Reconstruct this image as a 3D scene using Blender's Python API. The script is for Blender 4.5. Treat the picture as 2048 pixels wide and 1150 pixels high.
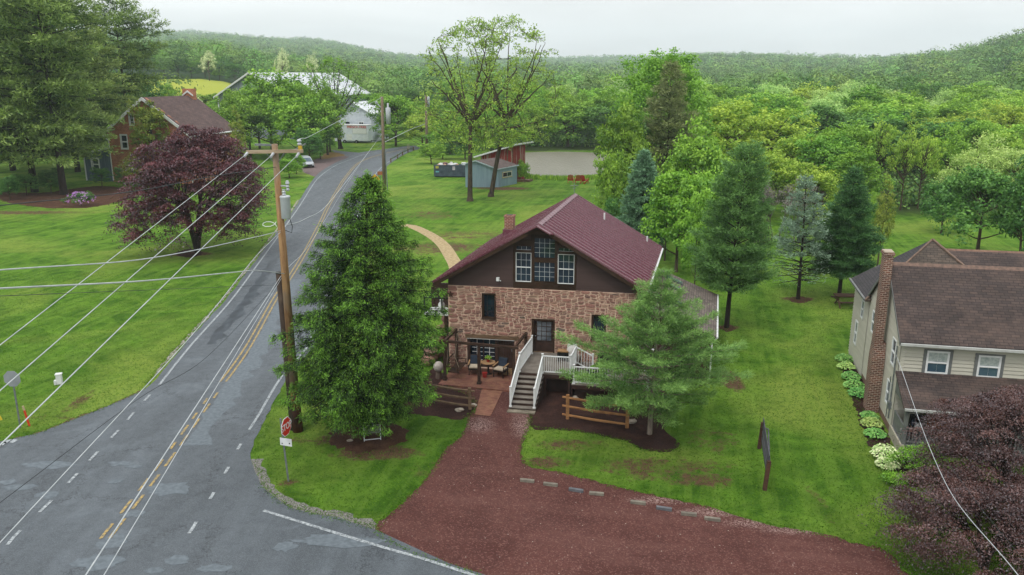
import bpy, math, random
import numpy as np
from mathutils import Vector, geometry
R_ = math.radians
for _o in list(bpy.data.objects): bpy.data.objects.remove(_o, do_unlink=True)
SC = bpy.context.scene; COL = SC.collection

# ------------------------------------------------------------------ camera, sky, sun, exposure
CAMH = 15.0; PITCH = R_(14.7); FPX = 1620.0
cam = bpy.data.cameras.new('camera'); camo = bpy.data.objects.new('camera', cam); COL.objects.link(camo)
camo.location = (0, 0, CAMH); camo.rotation_euler = (math.pi/2 - PITCH, 0, 0)
cam.sensor_width = 36; cam.lens = FPX/2048*36; cam.clip_start = .1; cam.clip_end = 6000
SC.camera = camo
W = bpy.data.worlds.new('World'); SC.world = W; W.use_nodes = True
SUN_EL, SUN_AZ = R_(58), R_(200)      # a high bright patch of an overcast sky, behind and left of the camera
def world():
    nt = W.node_tree; N = nt.nodes; L = nt.links; bg = N['Background']
    sky = N.new('ShaderNodeTexSky'); sky.sky_type = 'NISHITA'; sky.sun_disc = False
    sky.sun_elevation = SUN_EL; sky.sun_rotation = SUN_AZ; sky.dust_density = 4; sky.air_density = 1.2
    tc = N.new('ShaderNodeTexCoord'); sp = N.new('ShaderNodeSeparateXYZ'); L.new(tc.outputs['Generated'], sp.inputs[0])
    mr = N.new('ShaderNodeMapRange'); mr.inputs[1].default_value = 0; mr.inputs[2].default_value = 1
    mr.inputs[3].default_value = 9.0; mr.inputs[4].default_value = 19; L.new(sp.outputs[2], mr.inputs[0])
    mp = N.new('ShaderNodeMapping'); mp.inputs['Scale'].default_value = (1.2, 1.2, 7); L.new(tc.outputs['Generated'], mp.inputs[0])
    nz = N.new('ShaderNodeTexNoise'); nz.inputs['Scale'].default_value = 1.6; nz.inputs['Detail'].default_value = 5
    nz.inputs['Distortion'].default_value = .4
    L.new(mp.outputs[0], nz.inputs[0])
    m2 = N.new('ShaderNodeMapRange'); m2.inputs[1].default_value = .3; m2.inputs[2].default_value = .7
    m2.inputs[3].default_value = .8; m2.inputs[4].default_value = 1.1; L.new(nz.outputs[0], m2.inputs[0])
    mu = N.new('ShaderNodeMath'); mu.operation = 'MULTIPLY'; L.new(mr.outputs[0], mu.inputs[0]); L.new(m2.outputs[0], mu.inputs[1])
    cc = N.new('ShaderNodeMix'); cc.data_type = 'RGBA'; cc.blend_type = 'MULTIPLY'; cc.inputs[0].default_value = 1
    cc.inputs[6].default_value = (.985, 1, 1.005, 1)
    cb = N.new('ShaderNodeCombineColor')
    for i in range(3): L.new(mu.outputs[0], cb.inputs[i])
    L.new(cb.outputs[0], cc.inputs[7])
    mx = N.new('ShaderNodeMix'); mx.data_type = 'RGBA'; mx.inputs[0].default_value = .9
    L.new(sky.outputs[0], mx.inputs[6]); L.new(cc.outputs[2], mx.inputs[7])
    L.new(mx.outputs[2], bg.inputs[0]); bg.inputs[1].default_value = .1
world()
sl = bpy.data.lights.new('sun', 'SUN'); sl.energy = 1.3; sl.angle = R_(14); sl.color = (1, .97, .92)
so = bpy.data.objects.new('sun', sl); COL.objects.link(so); so.rotation_euler = (math.pi/2 - SUN_EL, 0, R_(-35))
so.location = (0, 0, 60)
SC.view_settings.view_transform = 'Standard'; SC.view_settings.look = 'None'
SC.view_settings.exposure = 0.15; SC.view_settings.gamma = 1; SC.view_settings.use_curve_mapping = False
SC.cycles.max_bounces = 5; SC.cycles.diffuse_bounces = 3; SC.cycles.glossy_bounces = 2
SC.cycles.transmission_bounces = 3; SC.cycles.volume_bounces = 1; SC.cycles.transparent_max_bounces = 6

# ------------------------------------------------------------------ picture <-> world
CP, SP_ = math.cos(PITCH), math.sin(PITCH)
def ray(px, py):
    u = (px - 1024)/FPX; v = (575 - py)/FPX
    return (u, CP + v*SP_, -SP_ + v*CP)
def G(px, py, z=0.0):
    d = ray(px, py); t = (z - CAMH)/d[2]
    return (d[0]*t, d[1]*t, z)
def P(px, py, Y):
    d = ray(px, py); t = Y/d[1]
    return (d[0]*t, Y, CAMH + d[2]*t)
def hit(px, py, q, n):
    d = ray(px, py); den = sum(a*b for a, b in zip(d, n))
    t = sum((a-b)*c for a, b, c in zip(q, (0, 0, CAMH), n))/den
    return (d[0]*t, d[1]*t, CAMH + d[2]*t)
def scr(x, y, z):
    dz = z - CAMH; zc = y*CP - dz*SP_; vc = y*SP_ + dz*CP
    return 1024 + FPX*x/zc, 575 - FPX*vc/zc
def depth(x, y, z): return y*CP - (z-CAMH)*SP_

# terrain heights: columns by tan(azimuth), rows by distance
_T = [(px-1024)/1675. for px in (-700, 0, 400, 600, 860, 1000, 1200, 1400, 1700, 1900, 2048, 2700)]
_RR = [0, 175, 300, 450, 700, 1100, 1500, 2000]
_HH = [[0]*12, [0]*12,
       [7, 9, 11.5, 4, 2, 1, 0, 0, -1, 0, 1, 6],
       [14, 15, 16, 8, 3, 1, 0, 0, 0, 3, 9, 22],
       [22, 24, 22, 14, 6, 4, 3, 6, 7, 18, 30, 46],
       [48, 46, 42, 34, 18, 12, 14, 26, 18, 21, 30, 50],
       [64, 64, 66, 58, 34, 24, 29, 24, 18, 21, 30, 50],
       [60, 60, 60, 55, 25, 20, 22, 20, 18, 20, 25, 40]]
_TA = np.array(_T); _HA = np.array(_HH, float); _RA = np.array(_RR, float)
for _i, _r in ((4, 800.), (5, 1600.), (6, 2600.), (7, 3300.)): _HA[_i] = (_HA[_i]-1)*_r/_RA[_i]+1
_HA[7] = _HA[6]*.8; _RA[4:] = (800, 1600, 2600, 3300)
def terr(x, y):
    x = np.asarray(x, float); y = np.asarray(y, float)
    r = np.hypot(x, y); t = np.clip(x/np.maximum(y, 1), _TA[0], _TA[-1]); t = np.where(y < 5, 0, t)
    i = np.clip(np.searchsorted(_TA, t)-1, 0, 10); j = np.clip(np.searchsorted(_RA, r)-1, 0, 6)
    a = (t-_TA[i])/(_TA[i+1]-_TA[i]); b = np.clip((r-_RA[j])/(_RA[j+1]-_RA[j]), 0, 1)
    a = a*a*(3-2*a); b = np.where(j == 1, b*b*(2-b), b)
    h = (_HA[j, i]*(1-a)+_HA[j, i+1]*a)*(1-b) + (_HA[j+1, i]*(1-a)+_HA[j+1, i+1]*a)*b
    w = np.clip((y-60)/80, 0, 1)
    h = h*w
    h = h + np.clip((r-320)/500, 0, 1)*(3*np.sin(x*.011+1)*np.sin(y*.009) + 2*np.sin(x*.027)*np.sin(y*.021+2)) + np.clip((r-1000)/1500, 0, 1)*(6*np.sin(x*.006+.4)*np.sin(y*.003)+4*np.sin(x*.013+2))
    return h
def tz(x, y): return float(terr(x, y))

# ------------------------------------------------------------------ materials
def lin(c):
    c = c/255.
    return c/12.92 if c <= .04045 else ((c+.055)/1.055)**2.4
def C(r, g, b, k=1.0): return (lin(r)*k, lin(g)*k, lin(b)*k, 1)
class NT:
    def __init__(s, name):
        s.m = bpy.data.materials.new(name); s.m.use_nodes = True; s.t = s.m.node_tree; s.N = s.t.nodes; s.L = s.t.links
        s.b = s.N['Principled BSDF']; s.out = s.N['Material Output']
    def n(s, typ, **kw):
        x = s.N.new('ShaderNode'+typ)
        for k, v in kw.items():
            if k.startswith('i'): s.set(x.inputs[int(k[1:])], v)
            else: setattr(x, k, v)
        return x
    def set(s, inp, v):
        if hasattr(v, 'is_output') or hasattr(v, 'links'): s.L.new(v, inp)
        else: inp.default_value = v
    def math(s, op, a, b=0.0, clamp=False):
        x = s.n('Math', operation=op, i0=a, i1=b); x.use_clamp = clamp; return x.outputs[0]
    def mix(s, f, a, b, mode='MIX'):
        x = s.N.new('ShaderNodeMix'); x.data_type = 'RGBA'; x.blend_type = mode
        s.set(x.inputs[0], f); s.set(x.inputs[6], a); s.set(x.inputs[7], b); return x.outputs[2]
    def rng(s, v, a, b, c=0.0, d=1.0, smooth=False):
        x = s.n('MapRange', i0=v, i1=a, i2=b, i3=c, i4=d); x.clamp = True
        if smooth: x.interpolation_type = 'SMOOTHSTEP'
        return x.outputs[0]
    def pos(s, scale=(1, 1, 1), rot=0.0, obj=False):
        o = s.n('TexCoord').outputs['Object'] if obj else s.n('NewGeometry').outputs['Position']
        if rot:
            m = s.n('Mapping', vector_type='TEXTURE', i0=o); m.inputs['Rotation'].default_value = (0, 0, rot); o = m.outputs[0]
        if scale != (1, 1, 1):
            m = s.n('Mapping', i0=o); m.inputs['Scale'].default_value = scale; o = m.outputs[0]
        return o
    def noise(s, v, scale, detail=4, rough=.55, dist=0):
        x = s.n('TexNoise'); s.set(x.inputs['Vector'], v); x.inputs['Scale'].default_value = scale
        x.inputs['Detail'].default_value = detail; x.inputs['Roughness'].default_value = rough; x.inputs['Distortion'].default_value = dist
        return x.outputs[0]
    def attr(s, name): return s.n('Attribute', attribute_name=name).outputs['Fac']
    def bump(s, h, strength=.3, dist=.02):
        x = s.n('Bump'); x.inputs['Strength'].default_value = strength; x.inputs['Distance'].default_value = dist
        s.L.new(h, x.inputs['Height']); s.L.new(x.outputs[0], s.b.inputs['Normal'])
    def fin(s, col, rough=.8, metal=0.0, spec=.3):
        s.set(s.b.inputs['Base Color'], col); s.set(s.b.inputs['Roughness'], rough); s.set(s.b.inputs['Metallic'], metal)
        s.b.inputs['Specular IOR Level'].default_value = spec; return s.m

def simple(name, c1, c2=None, scale=3, rough=.7, bump=0, bscale=30, metal=0, spec=.3, stretch=(1, 1, 1), lo=.35, hi=.65, bd=.01):
    m = NT(name); v = m.pos(stretch); c2 = c2 or tuple(x*.72 for x in c1[:3])+(1,)
    f = m.rng(m.noise(v, scale, 6), lo, hi)
    col = m.mix(f, c1, c2)
    if bump: m.bump(m.noise(v, bscale, 4), bump, bd)
    return m.fin(col, rough, metal, spec)

LEAFK = 1.6
def leafmat(name, c1, c2, trans=.3, hv=.05, vv=.35, gloss=.02):
    trans = trans*.65
    m = NT(name); m.N.remove(m.b)
    c1 = tuple(min(.9, q*LEAFK) for q in c1[:3])+(1,); c2 = tuple(min(.9, q*LEAFK) for q in c2[:3])+(1,)
    t = m.attr('tint'); oi = m.n('ObjectInfo').outputs['Random']; t2 = m.attr('tree')
    col = m.mix(t, c1, c2)
    hs = m.n('HueSaturation'); m.set(hs.inputs['Color'], col)
    r = m.math('FRACT', m.math('ADD', oi, t2))
    m.set(hs.inputs['Hue'], m.rng(r, 0, 1, .5-hv*.5, .5+hv*.5)); r2 = m.math('FRACT', m.math('MULTIPLY', r, 7.31))
    m.set(hs.inputs['Value'], m.rng(r2, 0, 1, 1-vv*.5, 1+vv*.5))
    d = m.n('BsdfDiffuse', i0=hs.outputs[0]); tr = m.n('BsdfTranslucent', i0=hs.outputs[0])
    mx = m.n('MixShader', i0=trans, i1=d.outputs[0], i2=tr.outputs[0])
    g = m.n('BsdfGlossy'); g.inputs['Roughness'].default_value = .45; g.inputs['Color'].default_value = (.8, .9, 1, 1)
    m2 = m.n('MixShader', i0=gloss, i1=mx.outputs[0], i2=g.outputs[0])
    m.L.new(m2.outputs[0], m.out.inputs[0]); return m.m

K = .80   # reflectances are read off the picture's colours times this
def planar(m, ang, ca, cb, kz, us=1.0, vs=1.0):
    p = m.pos(rot=-ang); sp = m.n('SeparateXYZ', i0=p)
    u = m.math('ADD', m.math('MULTIPLY', sp.outputs[0], ca*us), m.math('MULTIPLY', sp.outputs[1], cb*us))
    v = m.math('MULTIPLY', sp.outputs[2], kz*vs)
    return m.n('CombineXYZ', i0=u, i1=v).outputs[0]
def brickmat(name, c1, c2, cm, ang, ca, cb, kz, bw, bh, ms=.012, rough=.85, bump=.5, bias=0, big=None):
    m = NT(name); v = planar(m, ang, ca, cb, kz)
    b = m.n('TexBrick', i0=v); b.inputs['Color1'].default_value = c1; b.inputs['Color2'].default_value = c2; b.inputs['Mortar'].default_value = cm
    b.inputs['Scale'].default_value = 1; b.inputs['Mortar Size'].default_value = ms; b.inputs['Brick Width'].default_value = bw
    b.inputs['Row Height'].default_value = bh; b.inputs['Bias'].default_value = bias; b.inputs['Mortar Smooth'].default_value = .3
    g = m.rng(m.noise(m.pos(), 1.1, 5), .35, .7, .78, 1.15)
    g2 = m.rng(m.noise(m.pos(), 9, 4), .3, .7, .85, 1.12)
    col = m.mix(1.0, b.outputs[0], m.n('CombineColor', i0=m.math('MULTIPLY', g, g2), i1=m.math('MULTIPLY', g, g2), i2=m.math('MULTIPLY', g, g2)).outputs[0], 'MULTIPLY')
    if big:
        col = m.mix(m.math('MULTIPLY', m.rng(m.noise(m.pos(), .55, 5), .5, .75), .6), col, big)
    m.bump(m.math('ADD', m.math('MULTIPLY', b.outputs['Fac'], -1), m.math('MULTIPLY', m.noise(m.pos(), 25, 3), .5)), bump, .012)
    return m.fin(col, rough)

# ------------------------------------------------------------------ object helpers
def wloc(o):
    v = Vector((0, 0, 0))
    while o is not None: v = v + o.location; o = o.parent
    return v
def tag(o, label=None, cat=None, group=None, kind=None):
    if label: o['label'] = label
    if cat: o['category'] = cat
    if group: o['group'] = group
    if kind: o['kind'] = kind
    return o
def thing(name, label, cat, loc=(0, 0, 0), group=None):
    o = bpy.data.objects.new(name, None); COL.objects.link(o); o.location = loc; o.empty_display_size = .2
    return tag(o, label, cat, group)
def dup(root, loc, rotz=None, label=None, scale=None):
    def cp(o, par):
        c = o.copy(); COL.objects.link(c); c.parent = par
        for ch in o.children: cp(ch, c)
        return c
    r = cp(root, None); r.location = loc
    if rotz is not None: r.rotation_euler = (0, 0, rotz)
    if scale is not None: r.scale = scale
    if label: r['label'] = label
    return r
def rawmesh(name, V, F4=None, F=None, mat=None, tint=None, tree=None, smooth=False, parent=None):
    me = bpy.data.meshes.new(name); V = np.asarray(V, np.float32)
    if parent is not None:
        V = V - np.array(wloc(parent), np.float32)
    if F is None:
        n = len(F4); me.vertices.add(len(V)); me.vertices.foreach_set('co', V.ravel())
        me.loops.add(n*4); me.loops.foreach_set('vertex_index', np.asarray(F4, np.int32).ravel())
        me.polygons.add(n); me.polygons.foreach_set('loop_start', np.arange(0, n*4, 4, dtype=np.int32))
        me.polygons.foreach_set('loop_total', np.full(n, 4, np.int32)); me.update(calc_edges=True)
    else:
        me.from_pydata([tuple(v) for v in V.tolist()], [], F); n = len(F)
    for nm, arr in (('tint', tint), ('tree', tree)):
        if arr is not None:
            a = me.attributes.new(nm, 'FLOAT', 'FACE'); a.data.foreach_set('value', np.asarray(arr, np.float32))
    if mat: me.materials.append(mat)
    if smooth: me.polygons.foreach_set('use_smooth', np.ones(len(me.polygons), bool))
    o = bpy.data.objects.new(name, me); COL.objects.link(o)
    if parent is not None: o.parent = parent
    return o

class Fr:
    """wall frame: a along the wall, b into it (outside is -b), z up"""
    def __init__(s, o, u, n): s.o = o; s.u = u; s.n = n
    def w(s, a, b, z): return (s.o[0]+a*s.u[0]+b*s.n[0], s.o[1]+a*s.u[1]+b*s.n[1], z)
    def inv(s, x, y):
        dx, dy = x-s.o[0], y-s.o[1]; det = s.u[0]*s.n[1]-s.n[0]*s.u[1]
        return ((dx*s.n[1]-s.n[0]*dy)/det, (s.u[0]*dy-dx*s.u[1])/det)
    def on(s, px, py, b=0.0):
        q = s.w(0, b, 0); nn = (s.u[1], -s.u[0], 0)
        h = hit(px, py, q, nn); a, _ = s.inv(h[0], h[1]); return a, h[2]
    def rect(s, x0, y0, x1, y1, b=0.0):
        a0, z1 = s.on(x0, y0, b); a1, z0 = s.on(x1, y1, b); return a0, a1, z0, z1
WF = Fr((0, 0), (1, 0), (0, 1))
def axes(ang_u, ang_n, o): return Fr(o, (math.cos(R_(ang_u)), -math.sin(R_(ang_u))), (math.sin(R_(ang_n)), math.cos(R_(ang_n))))

class MB:
    def __init__(s): s.v = []; s.f = []; s.t = []
    def poly(s, pts, t=0.0):
        i = len(s.v); s.v += [tuple(p) for p in pts]; s.f.append(list(range(i, i+len(pts)))); s.t.append(t); return s
    def hexa(s, p, t=0.0):
        """8 points: bottom ring 0-3, top ring 4-7"""
        i = len(s.v); s.v += [tuple(q) for q in p]
        for f in ((3, 2, 1, 0), (4, 5, 6, 7), (0, 1, 5, 4), (1, 2, 6, 5), (2, 3, 7, 6), (3, 0, 4, 7)):
            s.f.append([i+k for k in f]); s.t.append(t)
        return s
    def box(s, F, a0, a1, b0, b1, z0, z1, t=0.0):
        w = F.w
        s.hexa([w(a0, b0, z0), w(a1, b0, z0), w(a1, b1, z0), w(a0, b1, z0), w(a0, b0, z1), w(a1, b0, z1), w(a1, b1, z1), w(a0, b1, z1)], t); return s
    def prism(s, F, pts, b0, b1, t=0.0):
        """polygon in (a,z) extruded along b"""
        n = len(pts); i = len(s.v)
        s.v += [F.w(a, b0, z) for a, z in pts] + [F.w(a, b1, z) for a, z in pts]
        s.f.append([i+k for k in range(n)]); s.f.append([i+n+k for k in reversed(range(n))]); s.t += [t, t]
        for k in range(n): s.f.append([i+k, i+n+k, i+n+(k+1) % n, i+(k+1) % n]); s.t.append(t)
        return s
    def slab(s, pts, th, t=0.0):
        """planar polygon given thickness th downwards"""
        n = len(pts); i = len(s.v)
        s.v += [tuple(p) for p in pts] + [(p[0], p[1], p[2]-th) for p in pts]
        s.f.append([i+k for k in range(n)]); s.f.append([i+n+k for k in reversed(range(n))]); s.t += [t, t]
        for k in range(n): s.f.append([i+k, i+n+k, i+n+(k+1) % n, i+(k+1) % n]); s.t.append(t)
        return s
    def bar(s, p0, p1, w, h=None, t=0.0):
        p0 = Vector(p0); p1 = Vector(p1); d = (p1-p0).normalized(); h = h or w
        up = Vector((0, 0, 1)) if abs(d.z) < .95 else Vector((0, 1, 0))
        x = d.cross(up).normalized()*(w/2); y = x.normalized().cross(d).normalized()*(h/2)
        s.hexa([p0-x-y, p0+x-y, p1+x-y, p1-x-y, p0-x+y, p0+x+y, p1+x+y, p1-x+y], t); return s
    def tube(s, pts, rad, n=8, cap=True, t=0.0):
        pts = [Vector(p) for p in pts]; m = len(pts)
        if not hasattr(rad, '__len__'): rad = [rad]*m
        i0 = len(s.v); prev = None
        for k, p in enumerate(pts):
            d = (pts[min(k+1, m-1)]-pts[max(k-1, 0)])
            d = d.normalized() if d.length > 1e-9 else Vector((0, 0, 1))
            if prev is None:
                a = Vector((1, 0, 0)) if abs(d.x) < .8 else Vector((0, 1, 0)); x = d.cross(a).normalized()
            else: x = (prev - d*prev.dot(d)).normalized()
            prev = x; y = d.cross(x)
            for q in range(n):
                an = 2*math.pi*q/n; s.v.append(tuple(p + (x*math.cos(an)+y*math.sin(an))*rad[k]))
        for k in range(m-1):
            for q in range(n):
                a = i0+k*n+q; b = i0+k*n+(q+1) % n
                s.f.append([a, b, b+n, a+n]); s.t.append(t)
        if cap:
            s.f.append([i0+q for q in reversed(range(n))]); s.f.append([i0+(m-1)*n+q for q in range(n)]); s.t += [t, t]
        return s
    def lathe(s, c, prof, n=12, t=0.0):
        i0 = len(s.v); m = len(prof)
        for r, z in prof:
            for q in range(n): an = 2*math.pi*q/n; s.v.append((c[0]+r*math.cos(an), c[1]+r*math.sin(an), c[2]+z))
        for k in range(m-1):
            for q in range(n):
                a = i0+k*n+q; b = i0+k*n+(q+1) % n; s.f.append([a, b, b+n, a+n]); s.t.append(t)
        s.f.append([i0+q for q in reversed(range(n))]); s.f.append([i0+(m-1)*n+q for q in range(n)]); s.t += [t, t]
        return s
    def blob(s, c, r, seed=0, n=2, jag=.2, t=0.0):
        rr = random.Random(seed); M_, N_ = 6, 9; i0 = len(s.v)
        for k in range(1, M_):
            th = math.pi*k/M_
            for q in range(N_):
                an = 2*math.pi*q/N_; j = 1+rr.uniform(-jag, jag)
                s.v.append((c[0]+r[0]*math.sin(th)*math.cos(an)*j, c[1]+r[1]*math.sin(th)*math.sin(an)*j, c[2]+r[2]*math.cos(th)*j))
        top = len(s.v); s.v.append((c[0], c[1], c[2]+r[2])); s.v.append((c[0], c[1], c[2]-r[2]))
        for k in range(M_-2):
            for q in range(N_):
                a = i0+k*N_+q; b = i0+k*N_+(q+1) % N_; s.f.append([a, a+N_, b+N_, b]); s.t.append(t)
        for q in range(N_):
            s.f.append([top, i0+q, i0+(q+1) % N_]); s.f.append([top+1, i0+(M_-2)*N_+(q+1) % N_, i0+(M_-2)*N_+q]); s.t += [t, t]
        return s
    def build(s, name, mat, parent=None, smooth=False, bevel=0):
        o = rawmesh(name, s.v, F=s.f, mat=mat, tint=s.t, smooth=smooth, parent=parent)
        if bevel:
            b = o.modifiers.new('bevel', 'BEVEL'); b.width = bevel; b.segments = 2; b.limit_method = 'ANGLE'
        return o

def text_polys(body, size, extrude=.004):
    cu = bpy.data.curves.new('lettering', 'FONT'); cu.body = body; cu.size = size; cu.align_x = 'CENTER'; cu.align_y = 'CENTER'
    cu.extrude = extrude; cu.offset = size*.012
    o = bpy.data.objects.new('lettering', cu); COL.objects.link(o)
    dg = bpy.context.evaluated_depsgraph_get(); me = bpy.data.meshes.new_from_object(o.evaluated_get(dg))
    V = [tuple(v.co) for v in me.vertices]; F = [list(p.vertices) for p in me.polygons]
    bpy.data.objects.remove(o, do_unlink=True); bpy.data.curves.remove(cu); bpy.data.meshes.remove(me)
    return V, F
def lettering(mb, body, size, F, a, z, b, sx=1.0, ext=.004):
    V, Fc = text_polys(body, size, ext); i = len(mb.v)
    mb.v += [F.w(a+x*sx, b-zz, z+y) for x, y, zz in V]; mb.f += [[i+k for k in f] for f in Fc]; mb.t += [0]*len(Fc)
def catmull(pts, step=.5, closed=False):
    P_ = [np.array(p[:2], float) for p in pts]; out = []; n = len(P_)
    rng = range(n if closed else n-1)
    for i in rng:
        p0 = P_[(i-1) % n] if (closed or i > 0) else P_[0]*2-P_[1]
        p1 = P_[i]; p2 = P_[(i+1) % n]; p3 = P_[(i+2) % n] if (closed or i+2 < n) else P_[n-1]*2-P_[n-2]
        k = max(1, int(np.linalg.norm(p2-p1)/step))
        for j in range(k):
            t = j/k
            out.append(.5*((2*p1)+(-p0+p2)*t+(2*p0-5*p1+4*p2-p3)*t*t+(-p0+3*p1-3*p2+p3)*t**3))
    if not closed: out.append(P_[-1])
    return out
def jitter(pts, amp, seed=1):
    r = random.Random(seed); out = []
    for i, p in enumerate(pts):
        out.append((p[0]+r.uniform(-amp, amp), p[1]+r.uniform(-amp, amp)))
    return out
def sheet(name, outline, z, mat, label=None, cat=None, kind='structure', th=0):
    tris = geometry.tessellate_polygon([[Vector((p[0], p[1], 0)) for p in outline]])
    V = [(p[0], p[1], z) for p in outline]
    o = rawmesh(name, V, F=[list(t) for t in tris], mat=mat)
    me = o.data
    for p in me.polygons:
        if p.normal.z < 0: p.flip()
    return tag(o, label, cat, kind=kind)
def strip_mb(mb, pts, w, z, dashes=None):
    """ribbon of width w along world polyline; dashes: (on, off)"""
    pts = [np.array(p[:2], float) for p in pts]; L_ = 0; prev = None
    for i in range(len(pts)-1):
        d = pts[i+1]-pts[i]; l = np.linalg.norm(d)
        if l < 1e-6: continue
        dr = pts[min(i+2, len(pts)-1)]-pts[i]; dl = pts[i+1]-pts[max(i-1, 0)]
        n0 = np.array((-dl[1], dl[0])); n0 /= np.linalg.norm(n0); n1 = np.array((-dr[1], dr[0])); n1 /= np.linalg.norm(n1)
        a, b = pts[i], pts[i+1]; h = w/2
        if dashes is None or (L_ % sum(dashes)) < dashes[0]:
            mb.poly([(*(a-n0*h), z), (*(b-n1*h), z), (*(b+n1*h), z), (*(a+n0*h), z)])
        L_ += l
def offset(pts, d):
    pts = [np.array(p[:2], float) for p in pts]; out = []
    for i, p in enumerate(pts):
        t = pts[min(i+1, len(pts)-1)]-pts[max(i-1, 0)]; t /= np.linalg.norm(t); out.append(p+np.array((t[1], -t[0]))*d)
    return out
# ------------------------------------------------------------------ ground
def ground_material():
    m = NT('grass_ground'); v = m.pos()
    n1 = m.noise(v, .09, 4, .6, .6); n2 = m.noise(v, .5, 6, .65, .8); n3 = m.noise(v, 4.5, 6, .75); n4 = m.noise(v, 30, 4, .8)
    nst = m.noise(m.pos((5, 16, 5)), 1.6, 4, .7, .3)
    base = m.mix(m.rng(n2, .38, .62), C(60, 102, 20, K), C(106, 150, 44, K))
    base = m.mix(m.rng(n1, .48, .66), base, C(140, 162, 68, K))
    base = m.mix(m.math('MULTIPLY', m.rng(n3, .5, .68), .6), base, C(44, 88, 16, K))
    base = m.mix(m.math('MULTIPLY', m.rng(nst, .55, .75), .4), base, C(144, 168, 70, K))
    base = m.mix(m.math('MULTIPLY', m.rng(m.noise(v, 1.5, 6, .75, .5), .5, .62), .42), base, C(58, 96, 22, K))
    base = m.mix(m.math('MULTIPLY', m.rng(n4, .52, .7), .65), base, C(34, 68, 14, K))
    base = m.mix(m.math('MULTIPLY', m.rng(m.noise(v, 22, 4, .8, .3), .56, .72), .5), base, C(146, 168, 76, K))
    mow = m.noise(m.pos((1.5, .1, 1), rot=R_(-13)), 1.0, 3, .6); base = m.mix(m.math('MULTIPLY', m.rng(mow, .46, .58), .28), base, C(134, 168, 66, K))
    base = m.mix(m.math('MULTIPLY', m.rng(m.noise(v, 7, 3, .9), .66, .72), .55), base, C(178, 192, 104, K))
    dirt = m.mix(m.rng(n3, .35, .65), C(112, 84, 62, K), C(70, 50, 38, K))
    dirt = m.mix(m.rng(n4, .45, .7), dirt, C(140, 116, 92, K))
    # bare or worn places, each an ellipse broken up by noise: (px, py, rx, ry, strength)
    blobs = [(1330, 935, 4.0, 1.6, .62), (1150, 890, 2.6, 1.0, .6), (1420, 880, 2.0, 2.2, .5), (1460, 760, .9, 1.9, 1.0), (1240, 925, 3.0, 1.0, .55), (1100, 925, 2.0, .8, .7),
             (750, 905, 2.6, 1.1, .85), (650, 880, 2.4, .8, .55), (860, 940, 1.6, 1.2, .5), (575, 965, .8, .5, .7), (1400, 960, 2, 1, .75),
             (860, 430, 6, 5, .55), (940, 470, 8, 4, .55), (880, 495, 7, 4, .65), (1010, 377, 5, 2.2, .95), (830, 415, 8, 6, .3), (985, 376, 5, 2, .7),
             (1455, 655, 1.2, .8, .9), (1597, 598, 1.6, .8, .95), (378, 508, 2.6, 1.4, .95), (1660, 600, 3, 1.5, .4),
             (90, 835, 2.5, .6, .45), (160, 800, .6, 2.5, .6), (30, 425, 14, 2, .7), (1640, 1010, .5, 2.2, .5), (940, 366, 6, 2, .3)]
    mask = None
    for px, py, rx, ry, st in blobs:
        c = G(px, py)
        mp = m.n('Mapping', i0=v); mp.inputs['Location'].default_value = (-c[0]/rx, -c[1]/ry, 0); mp.inputs['Scale'].default_value = (1/rx, 1/ry, 0)
        ln = m.n('VectorMath', operation='LENGTH', i0=mp.outputs[0]).outputs['Value']
        k = m.rng(ln, .2, 1.25, st, 0, True)
        mask = k if mask is None else m.math('MAXIMUM', mask, k)
    nn = m.math('ADD', m.math('MULTIPLY', n2, .4), m.math('MULTIPLY', m.noise(v, 2.4, 8, .8, .4), .6))
    f = m.rng(m.math('ADD', mask, m.math('MULTIPLY', m.math('SUBTRACT', nn, .5), 2.6)), .42, .7)
    col = m.mix(f, base, dirt)
    sx = m.n('SeparateXYZ', i0=v); wx, wy = sx.outputs[0], sx.outputs[1]; wob = m.math('MULTIPLY', m.noise(v, .12, 3), 14)
    fa_ = m.math('MULTIPLY', m.rng(m.math('ADD', wy, wob), 101, 104), m.rng(m.math('SUBTRACT', wx, m.math('MULTIPLY', wy, .13)), 1, 4)); fb_ = m.math('MULTIPLY', m.rng(m.math('ADD', wy, wob), 172, 176), m.rng(wx, -16, -12))
    fc_ = m.math('MULTIPLY', m.rng(m.math('ADD', wy, wob), 94, 100), m.rng(m.math('SUBTRACT', wx, m.math('MULTIPLY', wy, .46)), 0, 2))
    fl = m.math('MAXIMUM', m.math('MAXIMUM', fa_, fb_), fc_); col = m.mix(fl, col, m.mix(n3, C(44, 64, 26, K), C(70, 84, 40, K)))
    # the slopes under the woods
    dist = m.n('VectorMath', operation='LENGTH', i0=v).outputs['Value']
    col = m.mix(m.math('MULTIPLY', m.rng(dist, 330, 380), 1), col, C(38, 62, 24, K))
    # the yellow field on the left slope
    c = (-104, 288); mp = m.n('Mapping', i0=v); mp.inputs['Location'].default_value = (-c[0]/60, -c[1]/62, 0); mp.inputs['Scale'].default_value = (1/60, 1/62, 0)
    ln = m.n('VectorMath', operation='LENGTH', i0=mp.outputs[0]).outputs['Value']
    col = m.mix(m.rng(ln, .95, 1.0, 1, 0), col, m.mix(n2, C(176, 178, 70, K), C(150, 165, 60, K)))
    m.bump(m.math('ADD', m.math('MULTIPLY', n4, .8), m.math('MULTIPLY', n3, 1.2)), .8, .12)
    return m.fin(col, .95, spec=.1)
GRASS = ground_material()
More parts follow.
